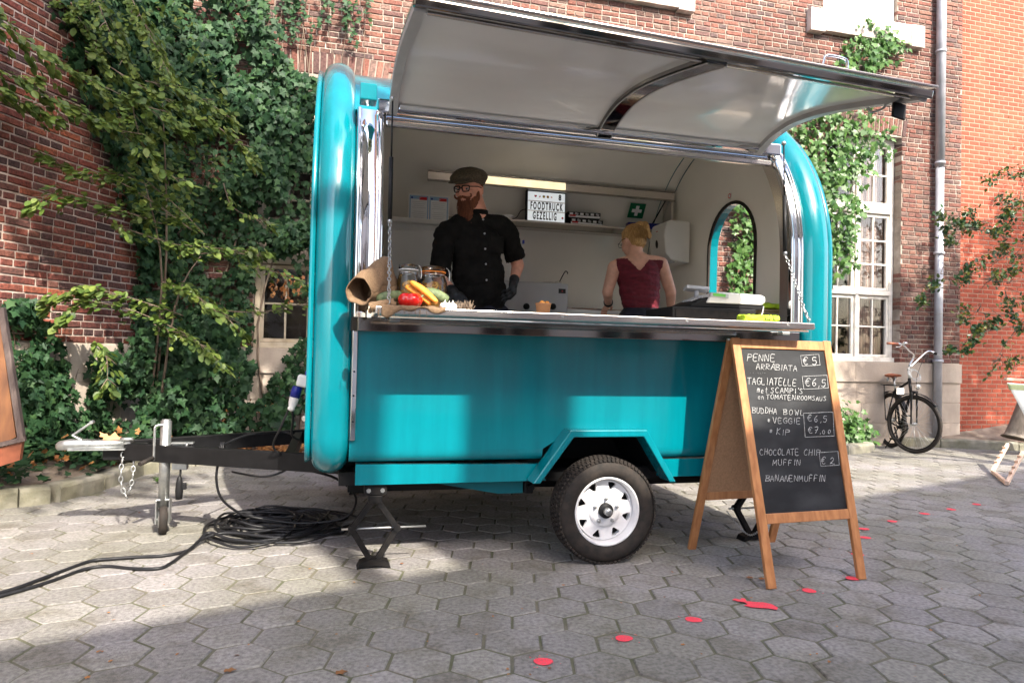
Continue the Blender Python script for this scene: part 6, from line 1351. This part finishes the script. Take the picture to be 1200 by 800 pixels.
# ------------------------------------------------------------------ cables
def gz(x,y): return .009
cb=thing('extension_cable','long black cable heaped in loose coils, two strands trailing off to the left','cable',(-1.85,.95,0))
rc_=random.Random(4); cc=Vector((-1.72,.98,0)); pts=[]
N=14
for k in range(N):
    ra=rc_.uniform(.16,.46); rb_=rc_.uniform(.16,.40); ox,oy=rc_.uniform(-.14,.14),rc_.uniform(-.14,.14); rot=rc_.uniform(-.9,.9)
    for i in range(12):
        a=2*PI*i/12+k*.13; x=math.cos(a)*ra; y=math.sin(a)*rb_; x,y=x*math.cos(rot)-y*math.sin(rot),x*math.sin(rot)+y*math.cos(rot)
        z=.008+.0036*k*(.6+.4*math.sin(a*2+k))+.012*max(0,math.sin(a*3+k*1.7)); pts.append(cc+Vector((ox+x,oy+y,max(.008,z))))
m=MB(); m.tube(smooth_path(pts,3),.0078,n=6); m.build('coils',M['cable'],cb)
m=MB(); m.tube(smooth_path([(-1.30,.70,.05),(-1.55,.55,.02),(-1.9,.62,.03),(-2.05,.72,.05),(-2.10,.60,.02),(-2.13,.46,.012),(-2.16,.30,.010),(-2.20,.22,.009),(-2.32,.24,.009),(-2.45,.30,.009),(-2.54,.27,.009),(-2.62,.12,.009),(-2.72,-.02,.009),(-2.90,-.20,.009),(-3.3,-.55,.009)],8),.0088,n=8); m.build('strand',M['cable'],cb)
m=MB(); m.tube(smooth_path([(-1.35,.85,.06),(-1.6,.62,.03),(-1.95,.72,.045),(-2.08,.66,.03),(-2.12,.52,.012),(-2.22,.44,.010),(-2.34,.44,.009),(-2.46,.43,.009),(-2.56,.40,.009),(-2.66,.20,.009),(-2.76,.0,.009),(-2.95,-.2,.009),(-3.35,-.58,.009)],8),.0088,n=8); m.build('strand',M['cable'],cb)
hc1=thing('hanging_cable','thin black cable hanging from the drawbar down to the coiled heap','cable',(-1.95,.8,.4))
m=MB(); m.tube(smooth_path([(-2.02,.80,.53),(-2.02,.76,.46),(-2.03,.77,.34),(-2.0,.80,.22),(-1.90,.86,.12),(-1.8,.9,.08),(-1.55,.86,.05),(-1.3,.80,.09),(-1.24,.75,.22),(-1.36,.62,.36),(-1.55,.5,.44)],7),.0075,n=7); m.build('cable',M['cable'],hc1)
m=MB(); m.tube(smooth_path([(-2.02,.80,.53),(-1.9,1.1,.56),(-1.7,1.4,.54),(-1.6,1.1,.53),(-1.62,.75,.60),(-1.60,.45,.72),(-1.60,.36,.80)],7),.0065,n=7); m.build('cable',M['cable'],hc1)
m=MB(); m.tube(smooth_path([(-1.61,.36,.80),(-1.66,.40,.68),(-1.70,.5,.56),(-1.62,.60,.44),(-1.75,.62,.38),(-1.95,.8,.38)],7),.006,n=7); m.build('cable',M['cable'],hc1)
m=MB()
for k in range(3): m.tube([(-2.02,.775+.012*math.cos(a)*1.5,.475+.055*math.sin(a)) if False else (-2.02+.008*k,.83+.035*math.cos(a),.485+.062*math.sin(a)) for a in [2*PI*i/16 for i in range(16)]],.005,n=5,closed=True)
m.build('cable_tie',M['cable'],hc1)
# ------------------------------------------------------------------ wooden frame piece at the left edge, deck chairs at the right
a_=atY(-22,362,1.70); b_=atY(2,366,1.72); c__=atY(26,512,1.66); d__=atY(-20,530,1.62)
t=thing('wooden_board','orange wooden board in a weathered grey frame leaning at the left edge','board',(c__.x,1.66,.2)); 
m=MB(); m.prism([a_,b_-Vector((.02,0,0)),c__-Vector((.035,0,0)),d__],(0,.02,0)); m.build('panel',M['old_wood'],t)
m=MB(); m.bar(b_+Vector((0,0,.03)),c__+Vector((0,0,-.02)),.035,.045,up=(0,1,0),bev=.003); m.build('frame_stile',M['grey_wood'],t); m=MB(); m.bar(c__+Vector((.02,0,-.01)),d__+Vector((-.1,0,-.0)),.03,.035,up=(0,1,0),bev=.003); m.build('frame_rail',M['grey_wood'],t)
m=MB(); m.prism([c__+Vector((.0,.0,-.03)),d__+Vector((-.1,0,-.03)),d__+Vector((-.1,0,-.16)),c__+Vector((-.01,.0,-.15))],(0,.04,0)); m.build('lower_board',M['saddle_brown'],t)
t=thing('deck_chair','deck chair with white and green striped canvas at the right edge, seat end','deck chair',(6.4,3.0,0)); Y=3.1
def dk(x,y,YY=Y): return atY(x,y,YY)
m=MB(); m.bar(dk(1178,444),dk(1235,447),.04,.035,bev=.006); m.build('top_rail',M['pale_wood'],t)
m=MB(); m.bar(dk(1182,440,Y-.03),dk(1212,560,Y-.5),.03,.04,bev=.006); m.bar(dk(1232,440,Y-.03),dk(1262,560,Y-.5),.03,.04,bev=.006); 
cloth('canvas',M['canvas'],t,lambda u,v: dk(1180+u*55+v*14,448+v*52,Y-.05)+Vector((0,-.15*v-.05*math.sin(PI*u),-.02*math.sin(PI*u))),14,14,.004)
cloth('canvas_stripe',M['canvas_green'],t,lambda u,v: dk(1180+u*55+v*3,449+v*8,Y-.07)+Vector((0,-.05*math.sin(PI*u),-.02*math.sin(PI*u))),14,4,.004)
for s in (0,1):
    m=MB(); p=atZ(1163+s*17,552+s*14,.03); q=p+Vector((.62,.35,.22)); m.bar(p,q,.03,.04,bev=.006)
    for k in range(1,5): e=p.lerp(q,.18*k); m.lathe([(.026,-.014),(.026,.014)],e+Vector((0,0,.028)),Vector((.35,-.62,0)),n=10,a0=0,a1=PI*1.4)
    m.build('notched_rail',M['pale_wood'],t)
m=MB(); m.bar(atZ(1163,552,.03),atZ(1180,566,.03),.03,.035,bev=.006); m.build('cross_rail',M['pale_wood'],t)
# ------------------------------------------------------------------ foliage
def tmpl(kind):
    if kind=='ivy': o=[(0,0),(.34,-.10),(.30,.16),(.52,.36),(.24,.46),(0,.95),(-.24,.46),(-.52,.36),(-.30,.16),(-.34,-.10)]; c=(0,.32,.07)
    elif kind=='oval': o=[(0,0),(.22,.18),(.31,.45),(.20,.78),(0,1),(-.20,.78),(-.31,.45),(-.22,.18)]; c=(0,.48,-.07)
    else: o=[(0,0),(.30,.05),(.22,.25),(.42,.5),(.18,.6),(.05,.95),(-.15,.7),(-.45,.55),(-.20,.3),(-.33,.1)]; c=(0,.4,.16)
    v=np.array([(x,y,0) for x,y in o]+[c],float); 
    if kind=='oval': v[:,2]-=.10*(v[:,1]-.4)**2*2
    if kind=='dead': v[:,2]+=.25*np.abs(v[:,0])
    n=len(o); f=np.array([(i,(i+1)%n,n) for i in range(n)],int); return v,f
TP={k:tmpl(k) for k in ('ivy','oval','dead')}
def leaves_obj(name,L,kind,mat,parent,ind=0,stuff=True,ipref=None):
    """L: list of (pos,tip direction,normal,size). `ind` of them, those that show largest, become leaf objects of their own."""
    if not L: return
    L=[(Vector(p),Vector(t),Vector(n),s) for p,t,n,s in L]
    if ind:
        def sc(e):
            x,y,w_=proj(e[0]); return (w_-2.2*e[1].length*0)/(e[3]*10) if (w_>.2 and 0<x<1200 and 0<y<800) else 99
        order=sorted(range(len(L)),key=lambda i:sc(L[i])); chosen=set(order[:ind])
    else: chosen=set()
    v,f=TP[kind]; base=None; og=org(parent)
    P=[];X=[];Y_=[];Z=[];Sz=[]
    for i,(p,t,n,s) in enumerate(L):
        t=t.normalized(); n=(n-t*n.dot(t)); n=n.normalized() if n.length>1e-4 else t.orthogonal().normalized(); x=t.cross(n)
        if i in chosen:
            if base is None:
                base=bpy.data.meshes.new('leaf'); base.from_pydata([tuple(a) for a in v],[],[tuple(int(k) for k in a) for a in f]); base.materials.append(mat)
            o=link_mesh('leaf',base,parent); Mx=Matrix((x*s,t*s,n*s)).transposed().to_4x4(); Mx.translation=p-og; o.matrix_local=Mx
        else: P.append(p-og);X.append(x);Y_.append(t);Z.append(n);Sz.append(s)
    if not P: return
    P=np.array(P);X=np.array(X);Y_=np.array(Y_);Z=np.array(Z);Sz=np.array(Sz)[:,None,None]
    N=len(P); tw=1+RNG.normal(0,.12,(N,1,1)); lv=v[None,:,:]
    W_=P[:,None,:]+Sz*(lv[:,:,0:1]*tw*X[:,None,:]+lv[:,:,1:2]*Y_[:,None,:]+lv[:,:,2:3]*RNG.uniform(-.5,1.6,(N,1,1))*Z[:,None,:])
    nv=len(v); F=(f[None,:,:]+(np.arange(N)*nv)[:,None,None]).reshape(-1,3)
    me=bpy.data.meshes.new(name); me.vertices.add(N*nv); me.vertices.foreach_set('co',W_.reshape(-1)); me.loops.add(F.size); me.loops.foreach_set('vertex_index',F.reshape(-1)); me.polygons.add(len(F)); me.polygons.foreach_set('loop_start',np.arange(0,F.size,3)); me.materials.append(mat); me.update(); me.validate()
    o=link_mesh(name,me,parent)
    if stuff: o['kind']='stuff'
    return o
rf=random.Random(77)
def atP(x,y,P0,n):
    q=FW+RT*((x-600)/FPX)-UP*((y-400)/FPX); t=(Vector(P0)-CAM).dot(n)/q.dot(n); return CAM+q*t
nL=Vector((udir.y,-udir.x,0))     # out of the left wall
def inpoly(x,y,P):
    c=False; n=len(P)
    for i in range(n):
        x0,y0=P[i];x1,y1=P[i-1]
        if (y0>y)!=(y1>y) and x<(x1-x0)*(y-y0)/(y1-y0)+x0: c=not c
    return c
def rv(s=1): return Vector((rf.gauss(0,s),rf.gauss(0,s),rf.gauss(0,s)))
def wall_ivy(poly,n,P0,nrm,thick,size,droop=.8,clump=3.0,thr=-.25,bulge=None):
    xs=[p[0] for p in poly]; ys=[p[1] for p in poly]; out=[]; tries=0
    while len(out)<n and tries<n*12:
        tries+=1; x=rf.uniform(min(xs),max(xs)); y=rf.uniform(min(ys),max(ys))
        # ragged edge
        jx=14*noise.noise(Vector((x*.05,y*.05,1))); jy=14*noise.noise(Vector((x*.05,y*.05,7)))
        if not inpoly(x+jx,y+jy,poly): continue
        p=atP(x,y,P0,nrm); g=noise.noise(p*clump)
        if g<thr and rf.random()<.85: continue
        d=thick*(.25+.75*rf.random())*(1+.9*g)
        p=p+nrm*max(.03,d); tip=Vector((rf.gauss(0,.45),rf.gauss(0,.3),-droop+rf.gauss(0,.35))); nn=nrm+rv(.38)+Vector((0,0,.35)); out.append((p,tip,nn,size*rf.uniform(.6,1.25)))
    return out
def stems(parent,paths,r0_=.008,name='stem',mat='bark'):
    m=MB()
    for P in paths:
        P=smooth_path(P,4); k=len(P); m.tube(P,[r0_*(1-.75*i/(k-1)) for i in range(k)],n=5)
    return m.build(name,M[mat],parent)
YV=Vector((0,-1,0))
# --- left ivy on the back wall
IL=thing('climbing_ivy','dense dark green ivy covering the back wall and window at the left of the trailer','ivy',(-2.4,4.0,.2))
L=[]
P_A=[(60,-10),(310,-10),(322,50),(345,85),(392,112),(392,360),(368,352),(340,300),(318,262),(290,240),(232,205),(150,130),(95,60)]
L+=wall_ivy(P_A,7600,(0,WY-.05,0),YV,.34,.078,thr=-.30)
L+=wall_ivy([(296,235),(392,235),(392,352),(350,345),(330,300),(300,290)],420,(0,WY-.05,0),YV,.16,.08,thr=-.3)
L+=wall_ivy([(150,120),(300,215),(300,420),(180,430),(120,300)],3000,(0,WY-.03,0),YV,.14,.07,thr=-.35)
L+=wall_ivy([(122,410),(185,385),(262,372),(300,420),(290,470),(345,480),(345,505),(180,510),(112,500)],2600,(0,WY-.25,0),YV,.40,.085,thr=-.35)
L+=wall_ivy([(340,405),(368,395),(368,470),(330,500),(300,490)],320,(0,WY-.05,0),YV,.14,.075)
for k in range(26):
    x=rf.uniform(245,440); y1=rf.uniform(15,62 if x>320 else 95); p=atY(x,-12,WY-.09); q=atY(x+rf.uniform(-12,12),y1,WY-.10); nl=int((p-q).length/.028)
    for i in range(nl):
        c=p.lerp(q,i/nl)+Vector((.03*math.sin(i*.5+k),rf.uniform(-.05,.02),0)); L.append((c,Vector((rf.gauss(0,.6),-.3,-.7+rf.gauss(0,.3))),YV+rv(.35)+Vector((0,0,.4)),.062*rf.uniform(.6,1.2)))
leaves_obj('foliage',L,'ivy',M['leaf_ivy'],IL,ind=170)
stems(IL,[[atY(a,520,WY-.06),atY(a+rf.uniform(-20,20),380,WY-.06),atY(b_,200,WY-.08),atY(b_+rf.uniform(-30,30),20,WY-.08)] for a,b_ in ((170,200),(190,250),(215,180),(240,300),(262,330),(205,230),(320,350),(350,372))],.016)
stems(IL,[[atY(x,-5,WY-.05),atY(x+rf.uniform(-10,10),40,WY-.06),atY(x+rf.uniform(-25,25),105,WY-.06)] for x in (262,300,330,360,385,405,430)],.006)
# --- ivy on the left wall and bed
IG=thing('climbing_ivy','ivy with darker leaves climbing the plinth of the left wall','ivy',(-3.9,2.6,.2)); L=[]
L+=wall_ivy([(-10,352),(30,350),(36,372),(50,382),(58,415),(70,450),(84,500),(110,520),(-10,540)],1350,LO,nL,.22,.075,thr=-.3)
L+=wall_ivy([(55,-10),(185,-10),(185,330),(158,330),(140,250),(120,175),(88,110),(62,40)],3200,LO,nL,.20,.075,thr=-.3)
L+=wall_ivy([(20,345),(36,352),(30,372),(8,372)],90,LO,nL,.12,.07)
L+=wall_ivy([(98,412),(118,405),(130,440),(135,500),(96,500)],260,LO,nL,.12,.07)
leaves_obj('foliage',L,'ivy',M['leaf_ivy'],IG,ind=60)
stems(IG,[[atP(40,520,LO+nL*.06,nL),atP(55,430,LO+nL*.05,nL),atP(80,410,LO+nL*.05,nL)],[atP(20,510,LO+nL*.06,nL),atP(20,430,LO+nL*.05,nL),atP(12,360,LO+nL*.05,nL)],[atP(70,500,LO+nL*.05,nL),atP(85,455,LO+nL*.04,nL),atP(92,432,LO+nL*.04,nL)]],.007)
L=[]; D=[]
for k in range(10500):
    x=rf.uniform(-5.2,-1.5); y=rf.uniform(1.5,4.1)
    if not in_left_bed(x+.0,y): continue
    dens=1 if x<-2.75 or y<2.9 else .25
    g=noise.noise(Vector((x*1.6,y*1.6,3)))
    if rf.random()>dens*(.85+g): continue
    z=bedL(x,y)+rf.uniform(.03,.17)+.10*max(0,g)
    L.append(((x,y,z),Vector((rf.gauss(0,1),rf.gauss(0,1)-.3,-.15+rf.gauss(0,.25))),Vector((rf.gauss(0,.35),-.35+rf.gauss(0,.35),1)),.082*rf.uniform(.55,1.15)))
gc=leaves_obj('ground_ivy',L,'ivy',M['leaf_ivy'],None); tag(gc,'ivy growing over the raised bed','ground cover',kind='stuff')
for k in range(900):
    x=rf.uniform(-3.0,-1.25); y=rf.uniform(3.35,4.05); D.append(((x,y,bedL(x,y)+rf.uniform(.01,.10)),rv(1)*1.0,Vector((rf.gauss(0,.5),rf.gauss(0,.5),1)),.085*rf.uniform(.5,1.2)))
for k in range(260):
    x=rf.uniform(-4.6,-2.2); y=rf.uniform(1.9,3.9)
    if in_left_bed(x,y): D.append(((x,y,bedL(x,y)+rf.uniform(.03,.2)),rv(1),Vector((rf.gauss(0,.5),rf.gauss(0,.5),1)),.07*rf.uniform(.5,1.1)))
tag(leaves_obj('dead_leaves',D,'dead',M['leaf_dead'],None),'orange and brown fallen leaves on the bed under the ivy','leaves',kind='stuff')
# dried vine hanging in the ivy
DV=thing('dried_vine','dried brown vine with curled leaves hanging in front of the window and plinth','vine',(-2.2,3.7,.4)); D=[];ps=[]
for (x0,y0,x1,y1,n) in ((238,425,232,495,34),(252,430,262,500,40),(270,420,285,498,26),(330,322,338,352,30),(345,325,352,345,16),(322,330,318,342,12),(300,470,330,500,18)):
    p=atY(x0,y0,3.75); q=atY(x1,y1,3.68); ps.append([p,p.lerp(q,.5)+Vector((.03,0,0)),q])
    for i in range(n): c=p.lerp(q,rf.random())+rv(.035); D.append((c,Vector((rf.gauss(0,.5),rf.gauss(0,.5),-1)),rv(1),.055*rf.uniform(.5,1.2)))
leaves_obj('foliage',D,'dead',M['leaf_dead'],DV); stems(DV,ps,.004)
# --- beech-like shrub arching over the left wall
SH=thing('broadleaf_shrub','light green broadleaf shrub with long arching branches in front of the left wall','shrub',(-3.1,3.45,.15)); L=[];paths=[]
base_=Vector((-3.15,3.5,.1))
def spray(pts,n,wid,size,subs=6,drop=.0,bare=0):
    n=int(n*1.3); P=[atY(*p) for p in pts]; S_=smooth_path(P,8); paths.append([S_[int(i*(len(S_)-1)/5)] for i in range(6)])
    for i in range(n):
        t=bare+(1-bare)*rf.random(); j=t*(len(S_)-1); a=S_[int(j)]; b=S_[min(int(j)+1,len(S_)-1)]; d=(S_[-1]-S_[0]).normalized()
        ax=(b-a).normalized() if (b-a).length>1e-6 else d; sd=ax.cross(Vector((0,0,1))).normalized(); s=1 if rf.random()<.5 else -1
        tw=round(t*9+ (0 if s>0 else .5)); rr=random.Random(tw*17+int(abs(P[0].x)*1000)); tl=wid*rr.uniform(.5,1.35)*(1-.5*t); el=rr.gauss(.05,.28)
        o=rf.random()*tl; c=S_[min(len(S_)-1,int(tw/9.5*(len(S_)-1)))]*.65+a*.35+sd*s*o*.85+ax*o*.75+Vector((0,0,el*o-.35*o*o/wid+rf.gauss(0,.020))); tip=(ax*.8+sd*s*.75+Vector((0,0,-.45+rf.gauss(0,.3))))+rv(.28)
        L.append((c,tip,Vector((rf.gauss(0,.38),-.40+rf.gauss(0,.35),1)),size*rf.uniform(.5,1.2)))
    for i in range(subs):
        t=rf.uniform(.1,.9); a=S_[int(t*(len(S_)-1))]; ax=(S_[-1]-S_[0]).normalized(); sd=ax.cross(Vector((0,0,1))).normalized()*(1 if i%2 else -1); paths.append([a,a+sd*wid*.4+ax*wid*.3,a+sd*wid*.75+ax*wid*.6])
for s_ in (
 ([(-40,-10,2.3),(60,70,2.5),(150,115,2.7),(215,150,2.7)],420,.30,.075),([(-50,60,2.2),(30,100,2.4),(110,140,2.6),(180,170,2.7)],330,.26,.075),([(-60,95,2.3),(20,118,2.4),(70,140,2.5)],150,.22,.075),
 ([(100,60,2.8),(180,110,2.8),(250,145,2.8),(303,188,2.8)],380,.26,.072),([(170,95,2.9),(225,110,2.9),(270,138,2.9)],120,.22,.072),([(150,-10,3.0),(180,50,2.95),(200,90,2.9)],260,.30,.075),
 ([(110,-10,3.1),(130,40,3.0),(160,90,3.0)],240,.28,.075),([(70,-10,3.2),(95,25,3.1),(120,60,3.1)],160,.24,.072),([(155,120,2.75),(165,165,2.7),(190,200,2.7),(222,213,2.65)],70,.14,.085),
 ([(225,270,3.0),(150,218,2.8),(95,203,2.7),(50,182,2.6)],210,.20,.072),([(240,275,3.0),(200,235,2.9),(165,213,2.85),(120,200,2.8)],110,.16,.072),([(190,262,3.0),(120,240,2.8),(70,228,2.7),(36,238,2.6)],170,.20,.075),
 ([(130,262,3.0),(200,285,2.9),(250,290,2.85),(318,298,2.8)],210,.20,.072),([(210,300,3.0),(260,296,2.9),(308,300,2.85)],100,.18,.072),([(215,370,3.1),(140,345,2.9),(95,342,2.8),(52,362,2.75)],200,.20,.078),
 ([(225,395,3.1),(160,365,2.9),(100,355,2.8),(70,375,2.75)],150,.20,.078),([(190,330,3.1),(235,350,3.0),(285,388,2.95)],170,.20,.075),([(240,360,3.2),(300,366,3.1),(372,352,3.0)],90,.14,.070),
 ([(180,380,3.1),(230,400,3.0),(262,430,2.95)],120,.18,.075),([(110,400,2.9),(125,420,2.85),(125,455,2.85)],70,.14,.075),([(280,310,3.2),(320,318,3.1),(355,330,3.0)],60,.12,.07),([(262,215,3.2),(275,245,3.1),(320,262,3.1)],50,.14,.07)):
    spray(*s_)
for a in (( -3.1,3.4,.1),(-3.2,3.55,.1)):
    pass
trunks=[[base_+Vector((dx,dy,0)),atY(x1,y1,3.3),atY(x2,y2,Y2)] for dx,dy,x1,y1,x2,y2,Y2 in ((0,.3,190,330,170,215,3.2),(.05,.35,195,300,190,110,3.2),(.1,.3,205,360,235,300,3.3))]
for k in range(2600):     # the body of the shrub between the long sprays
    x=rf.uniform(55,300); y=rf.uniform(-10,300)
    if not inpoly(x+10*noise.noise(Vector((x*.06,y*.06,3))),y,[(60,-10),(215,-10),(240,60),(300,175),(300,200),(235,215),(225,260),(160,262),(120,235),(150,200),(125,130),(85,70)]): continue
    p=atY(x,y,rf.uniform(2.9,3.5))
    if noise.noise(p*2.6)<-.10: continue
    L.append((p,Vector((rf.gauss(.3,.5),rf.gauss(-.2,.5),-.5+rf.gauss(0,.3))),Vector((rf.gauss(0,.5),-.5+rf.gauss(0,.4),.9)),.072*rf.uniform(.5,1.2)))
leaves_obj('foliage',L,'oval',M['leaf_beech'],SH,ind=240); stems(SH,trunks,.016,'branch'); stems(SH,paths,.005,'twig')
# --- ivy at the right of the trailer
IR=thing('climbing_ivy','bright green ivy hanging beside the white window right of the trailer','ivy',(4.6,4.1,.2)); L=[]
L+=wall_ivy([(978,70),(998,36),(1030,28),(1060,55),(1052,68),(1012,96),(985,110),(968,100)],420,(0,WY-.02,0),YV,.20,.085,thr=-.4)
L+=wall_ivy([(930,130),(968,104),(990,120),(1012,140),(1038,182),(1022,196),(1004,212),(1006,250),(990,268),(996,318),(962,322),(950,380),(900,400),(846,390),(850,240),(900,160)],2900,(0,WY-.02,0),YV,.22,.085,thr=-.45)
L+=wall_ivy([(985,250),(1000,258),(1004,320),(985,325)],60,(0,WY-.02,0),YV,.15,.08)
leaves_obj('foliage',L,'ivy',M['leaf_ivy_bright'],IR,ind=110)
stems(IR,[[atY(930,500,WY-.05),atY(925,350,WY-.06),atY(945,220,WY-.06),atY(975,110,WY-.06),atY(1005,60,WY-.06)],[atY(880,500,WY-.05),atY(870,350,WY-.06),atY(890,260,WY-.06)],[atY(945,230,WY-.06),atY(990,190,WY-.06),atY(1022,185,WY-.06)]],.014)
BI=thing('ivy_bush','small bright green ivy bush growing at the plinth behind the chalkboard','bush',(4.95,3.85,.05)); L=[]
for k in range(420):
    p=Vector((rf.gauss(4.98,.16),3.95-abs(rf.gauss(0,.10)),.08+abs(rf.gauss(0,.24)))); 
    if p.z>.72-abs(p.x-4.85)*.9: continue
    L.append((p,Vector((rf.gauss(0,.6),-.5,-.5+rf.gauss(0,.4))),YV+rv(.4)+Vector((0,0,.6)),.085*rf.uniform(.6,1.2)))
leaves_obj('foliage',L,'ivy',M['leaf_ivy_bright'],BI,ind=30); stems(BI,[[Vector((4.95,3.95,.05)),Vector((4.9+.1*k,3.85,.3)),Vector((4.75+.16*k,3.85,.5))] for k in range(3)],.008)
# --- sparse tree at the right edge
TE=thing('small_tree','sparse small-leaved tree with a flared grey trunk at the right edge','tree',(7.3,3.55,.2)); L=[];paths=[]
tb=atY(1189,506,3.62); m=MB(); P=smooth_path([tb+Vector((0,0,-.08)),tb+Vector((.04,0,.05)),tb+Vector((.14,-.02,.35)),tb+Vector((.32,-.05,.9)),tb+Vector((.55,-.1,1.7)),tb+Vector((.8,-.15,2.8))],5); m.tube(P,[.16,.14,.125,.115,.11]+[.105-.0032*i for i in range(len(P)-5)],n=16); m.build('trunk',M['bark_grey'],TE)
def twig(pts,n,wid,size=.058):
    n=int(n*2.1)
    P=[atY(*p) for p in pts]; S_=smooth_path(P,6); paths.append(P)
    for i in range(n):
        t=.12+.88*rf.random()**.8; a=S_[int(t*(len(S_)-1))]; cl=rf.randrange(7); rr=random.Random(cl*31+int(P[0].z*100)); off=Vector((rr.gauss(0,wid),rr.gauss(0,wid),rr.gauss(0,wid)))*.8; t=(cl+.5)/7*.9+.08; a=S_[int(t*(len(S_)-1))]
        c=a+off+rv(wid*.38); L.append((c,rv(1),Vector((0,-.4,.8))+rv(.6),size*rf.uniform(.6,1.2)))
    for k in range(5): a=S_[int(rf.uniform(.2,.95)*(len(S_)-1))]; paths.append([a,a+rv(wid*.5),a+rv(wid*1.1)])
for s_ in (([(1235,215,3.3),(1195,200,3.3),(1160,212,3.3)],110,.10),([(1235,260,3.3),(1180,255,3.3),(1130,262,3.3),(1098,258,3.3)],230,.11),([(1240,290,3.2),(1190,280,3.2),(1140,268,3.2),(1110,275,3.2)],200,.10),([(1240,320,3.2),(1180,330,3.2),(1130,322,3.3),(1085,320,3.3)],170,.11),
 ([(1240,352,3.2),(1180,368,3.2),(1130,364,3.3),(1090,370,3.4)],190,.10),([(1240,380,3.2),(1170,385,3.2),(1130,400,3.2),(1120,410,3.2)],170,.09),([(1240,340,3.2),(1200,350,3.2),(1165,345,3.2)],90,.11),([(1240,240,3.2),(1205,232,3.2),(1180,240,3.2)],110,.11),
 ([(1240,410,3.2),(1200,420,3.2),(1172,430,3.2)],60,.08),([(1240,300,3.3),(1190,300,3.3),(1150,295,3.3)],110,.11),([(1215,360,3.2),(1180,400,3.2),(1160,440,3.2)],30,.07),([(1215,300,3.3),(1150,310,3.3),(1120,345,3.3)],60,.09)): twig(*s_)
for k in range(1500):
    c=tb+Vector((1.1,-.1,3.2))+Vector((rf.gauss(0,.32),rf.gauss(0,.35),rf.gauss(0,.55))); L.append((c,rv(1),Vector((0,-.3,.9))+rv(.5),.055*rf.uniform(.6,1.2)))
for k in range(7): paths.append([tb+Vector((.8,-.15,2.7)),tb+Vector((1.0+rf.gauss(0,.1),-.1+rf.gauss(0,.15),3.1)),tb+Vector((1.1+rf.gauss(0,.35),-.1+rf.gauss(0,.3),3.2+rf.gauss(.2,.5)))])
leaves_obj('foliage',L,'oval',M['leaf_holly'],TE,ind=0); stems(TE,paths,.007,'branch')
# --- weeds, stray leaves on the pavers
for k,(x,y,nm,lb) in enumerate(((45,585,'weed','small green weed in the joint at the left kerb'),(186,566,'weed','tiny weed between pavers below the coupler'),(1022,528,'weed','bright weed at the foot of the kerb by the ivy bush'))):
    p=atZ(x,y,0); t=thing(nm,lb,'weed',p); L=[(p+rv(.012)+Vector((0,0,.02)),Vector((rf.gauss(0,1),rf.gauss(0,1),.6)),Vector((0,0,1))+rv(.3),.035*rf.uniform(.6,1.2)) for _ in range(26)]; leaves_obj('leaves',[(Vector((q[0].x,q[0].y,max(.006,q[0].z))),q[1],q[2],q[3]) for q in L],'oval',M['leaf_ivy_bright'],t,stuff=True)
hl=atY(133,516,1.05); o=leaves_obj('fallen_leaf',[(hl+Vector((-.06,0,.0)),Vector((1,.2,.1)),Vector((.2,-.6,1)),.12),(hl+Vector((-.03,.02,.01)),Vector((-.5,.2,.3)),Vector((.2,-.5,1)),.08)],'dead',M['kraft'],None,stuff=False); tag(o,'large brown dead leaf lying on the drawbar behind the coupler','leaf')
D=[]
for k in range(70):
    p=atZ(rf.uniform(0,1200),rf.uniform(560,795),0); D.append((p+Vector((0,0,.006)),Vector((rf.gauss(0,1),rf.gauss(0,1),0)),Vector((0,0,1))+rv(.2),rf.uniform(.008,.022)))
for (x,y) in ((262,788),(393,790),(875,678),(890,680)): D.append((atZ(x,y,0)+Vector((0,0,.008)),Vector((1,.1,.0)),Vector((0,0,1)),.045))
tag(leaves_obj('leaf_litter',D,'dead',M['leaf_dead'],None),'tiny leaf crumbs scattered over the pavers','litter',kind='stuff')
# --- trees across the court, behind the camera: their crowns cast the dappled shade
def far_tree(loc,label,blobs,n,size=.15):
    t=thing('court_tree',label,'tree',(loc[0],loc[1],0)); m=MB(); top=max(b[0].z for b in blobs); P=smooth_path([Vector((loc[0],loc[1],-.05)),Vector((loc[0]+.05,loc[1],top*.45)),Vector((loc[0]-.1,loc[1],top*.9))],5); m.tube(P,[.22-.012*i for i in range(len(P))],n=10)
    for b in blobs: m.tube([P[-2],P[-2].lerp(b[0],.6)+rv(.15),b[0]],[.08,.05,.015],n=6)
    m.build('trunk',M['bark'],t); L=[]
    tot=sum(b[1]*b[2]*b[3] for b in blobs)
    for b in blobs:
        c=b[0]; 
        for k in range(int(n*b[1]*b[2]*b[3]/tot)):
            v=rv(1).normalized()*rf.random()**.4; p=c+Vector((v.x*b[1],v.y*b[2],v.z*b[3]))
            if noise.noise(p*1.3)<-.30: continue
            L.append((p,rv(1),rv(1),size*rf.uniform(.7,1.3)))
    leaves_obj('crown',L,'oval',M['leaf_beech'],t)
SV=Vector((.317,-1.053,1))
def over(gx,gy,z): return Vector((gx,gy,0))+SV*z
far_tree((1.58,-6.6),'broad tree behind the camera towards the left',[(over(-3.9,2.7,8.5),1.5,.8,.55),(over(-5.0,6.6,9.5),2.2,1.5,1.0),(over(-3.0,6.2,9.2),1.5,1.4,.9),(over(-2.4,4.9,8.6),.8,.6,.5)],9500)
far_tree((8.6,-5.6),'broad tree behind the camera towards the right',[(over(6.7,5.0,8.3),1.6,1.3,.8),(over(5.2,5.6,8.6),.9,.8,.6),(over(4.6,3.5,8.0),.9,.35,.3),(over(7.2,6.6,9.0),1.2,1.0,.8)],5200)
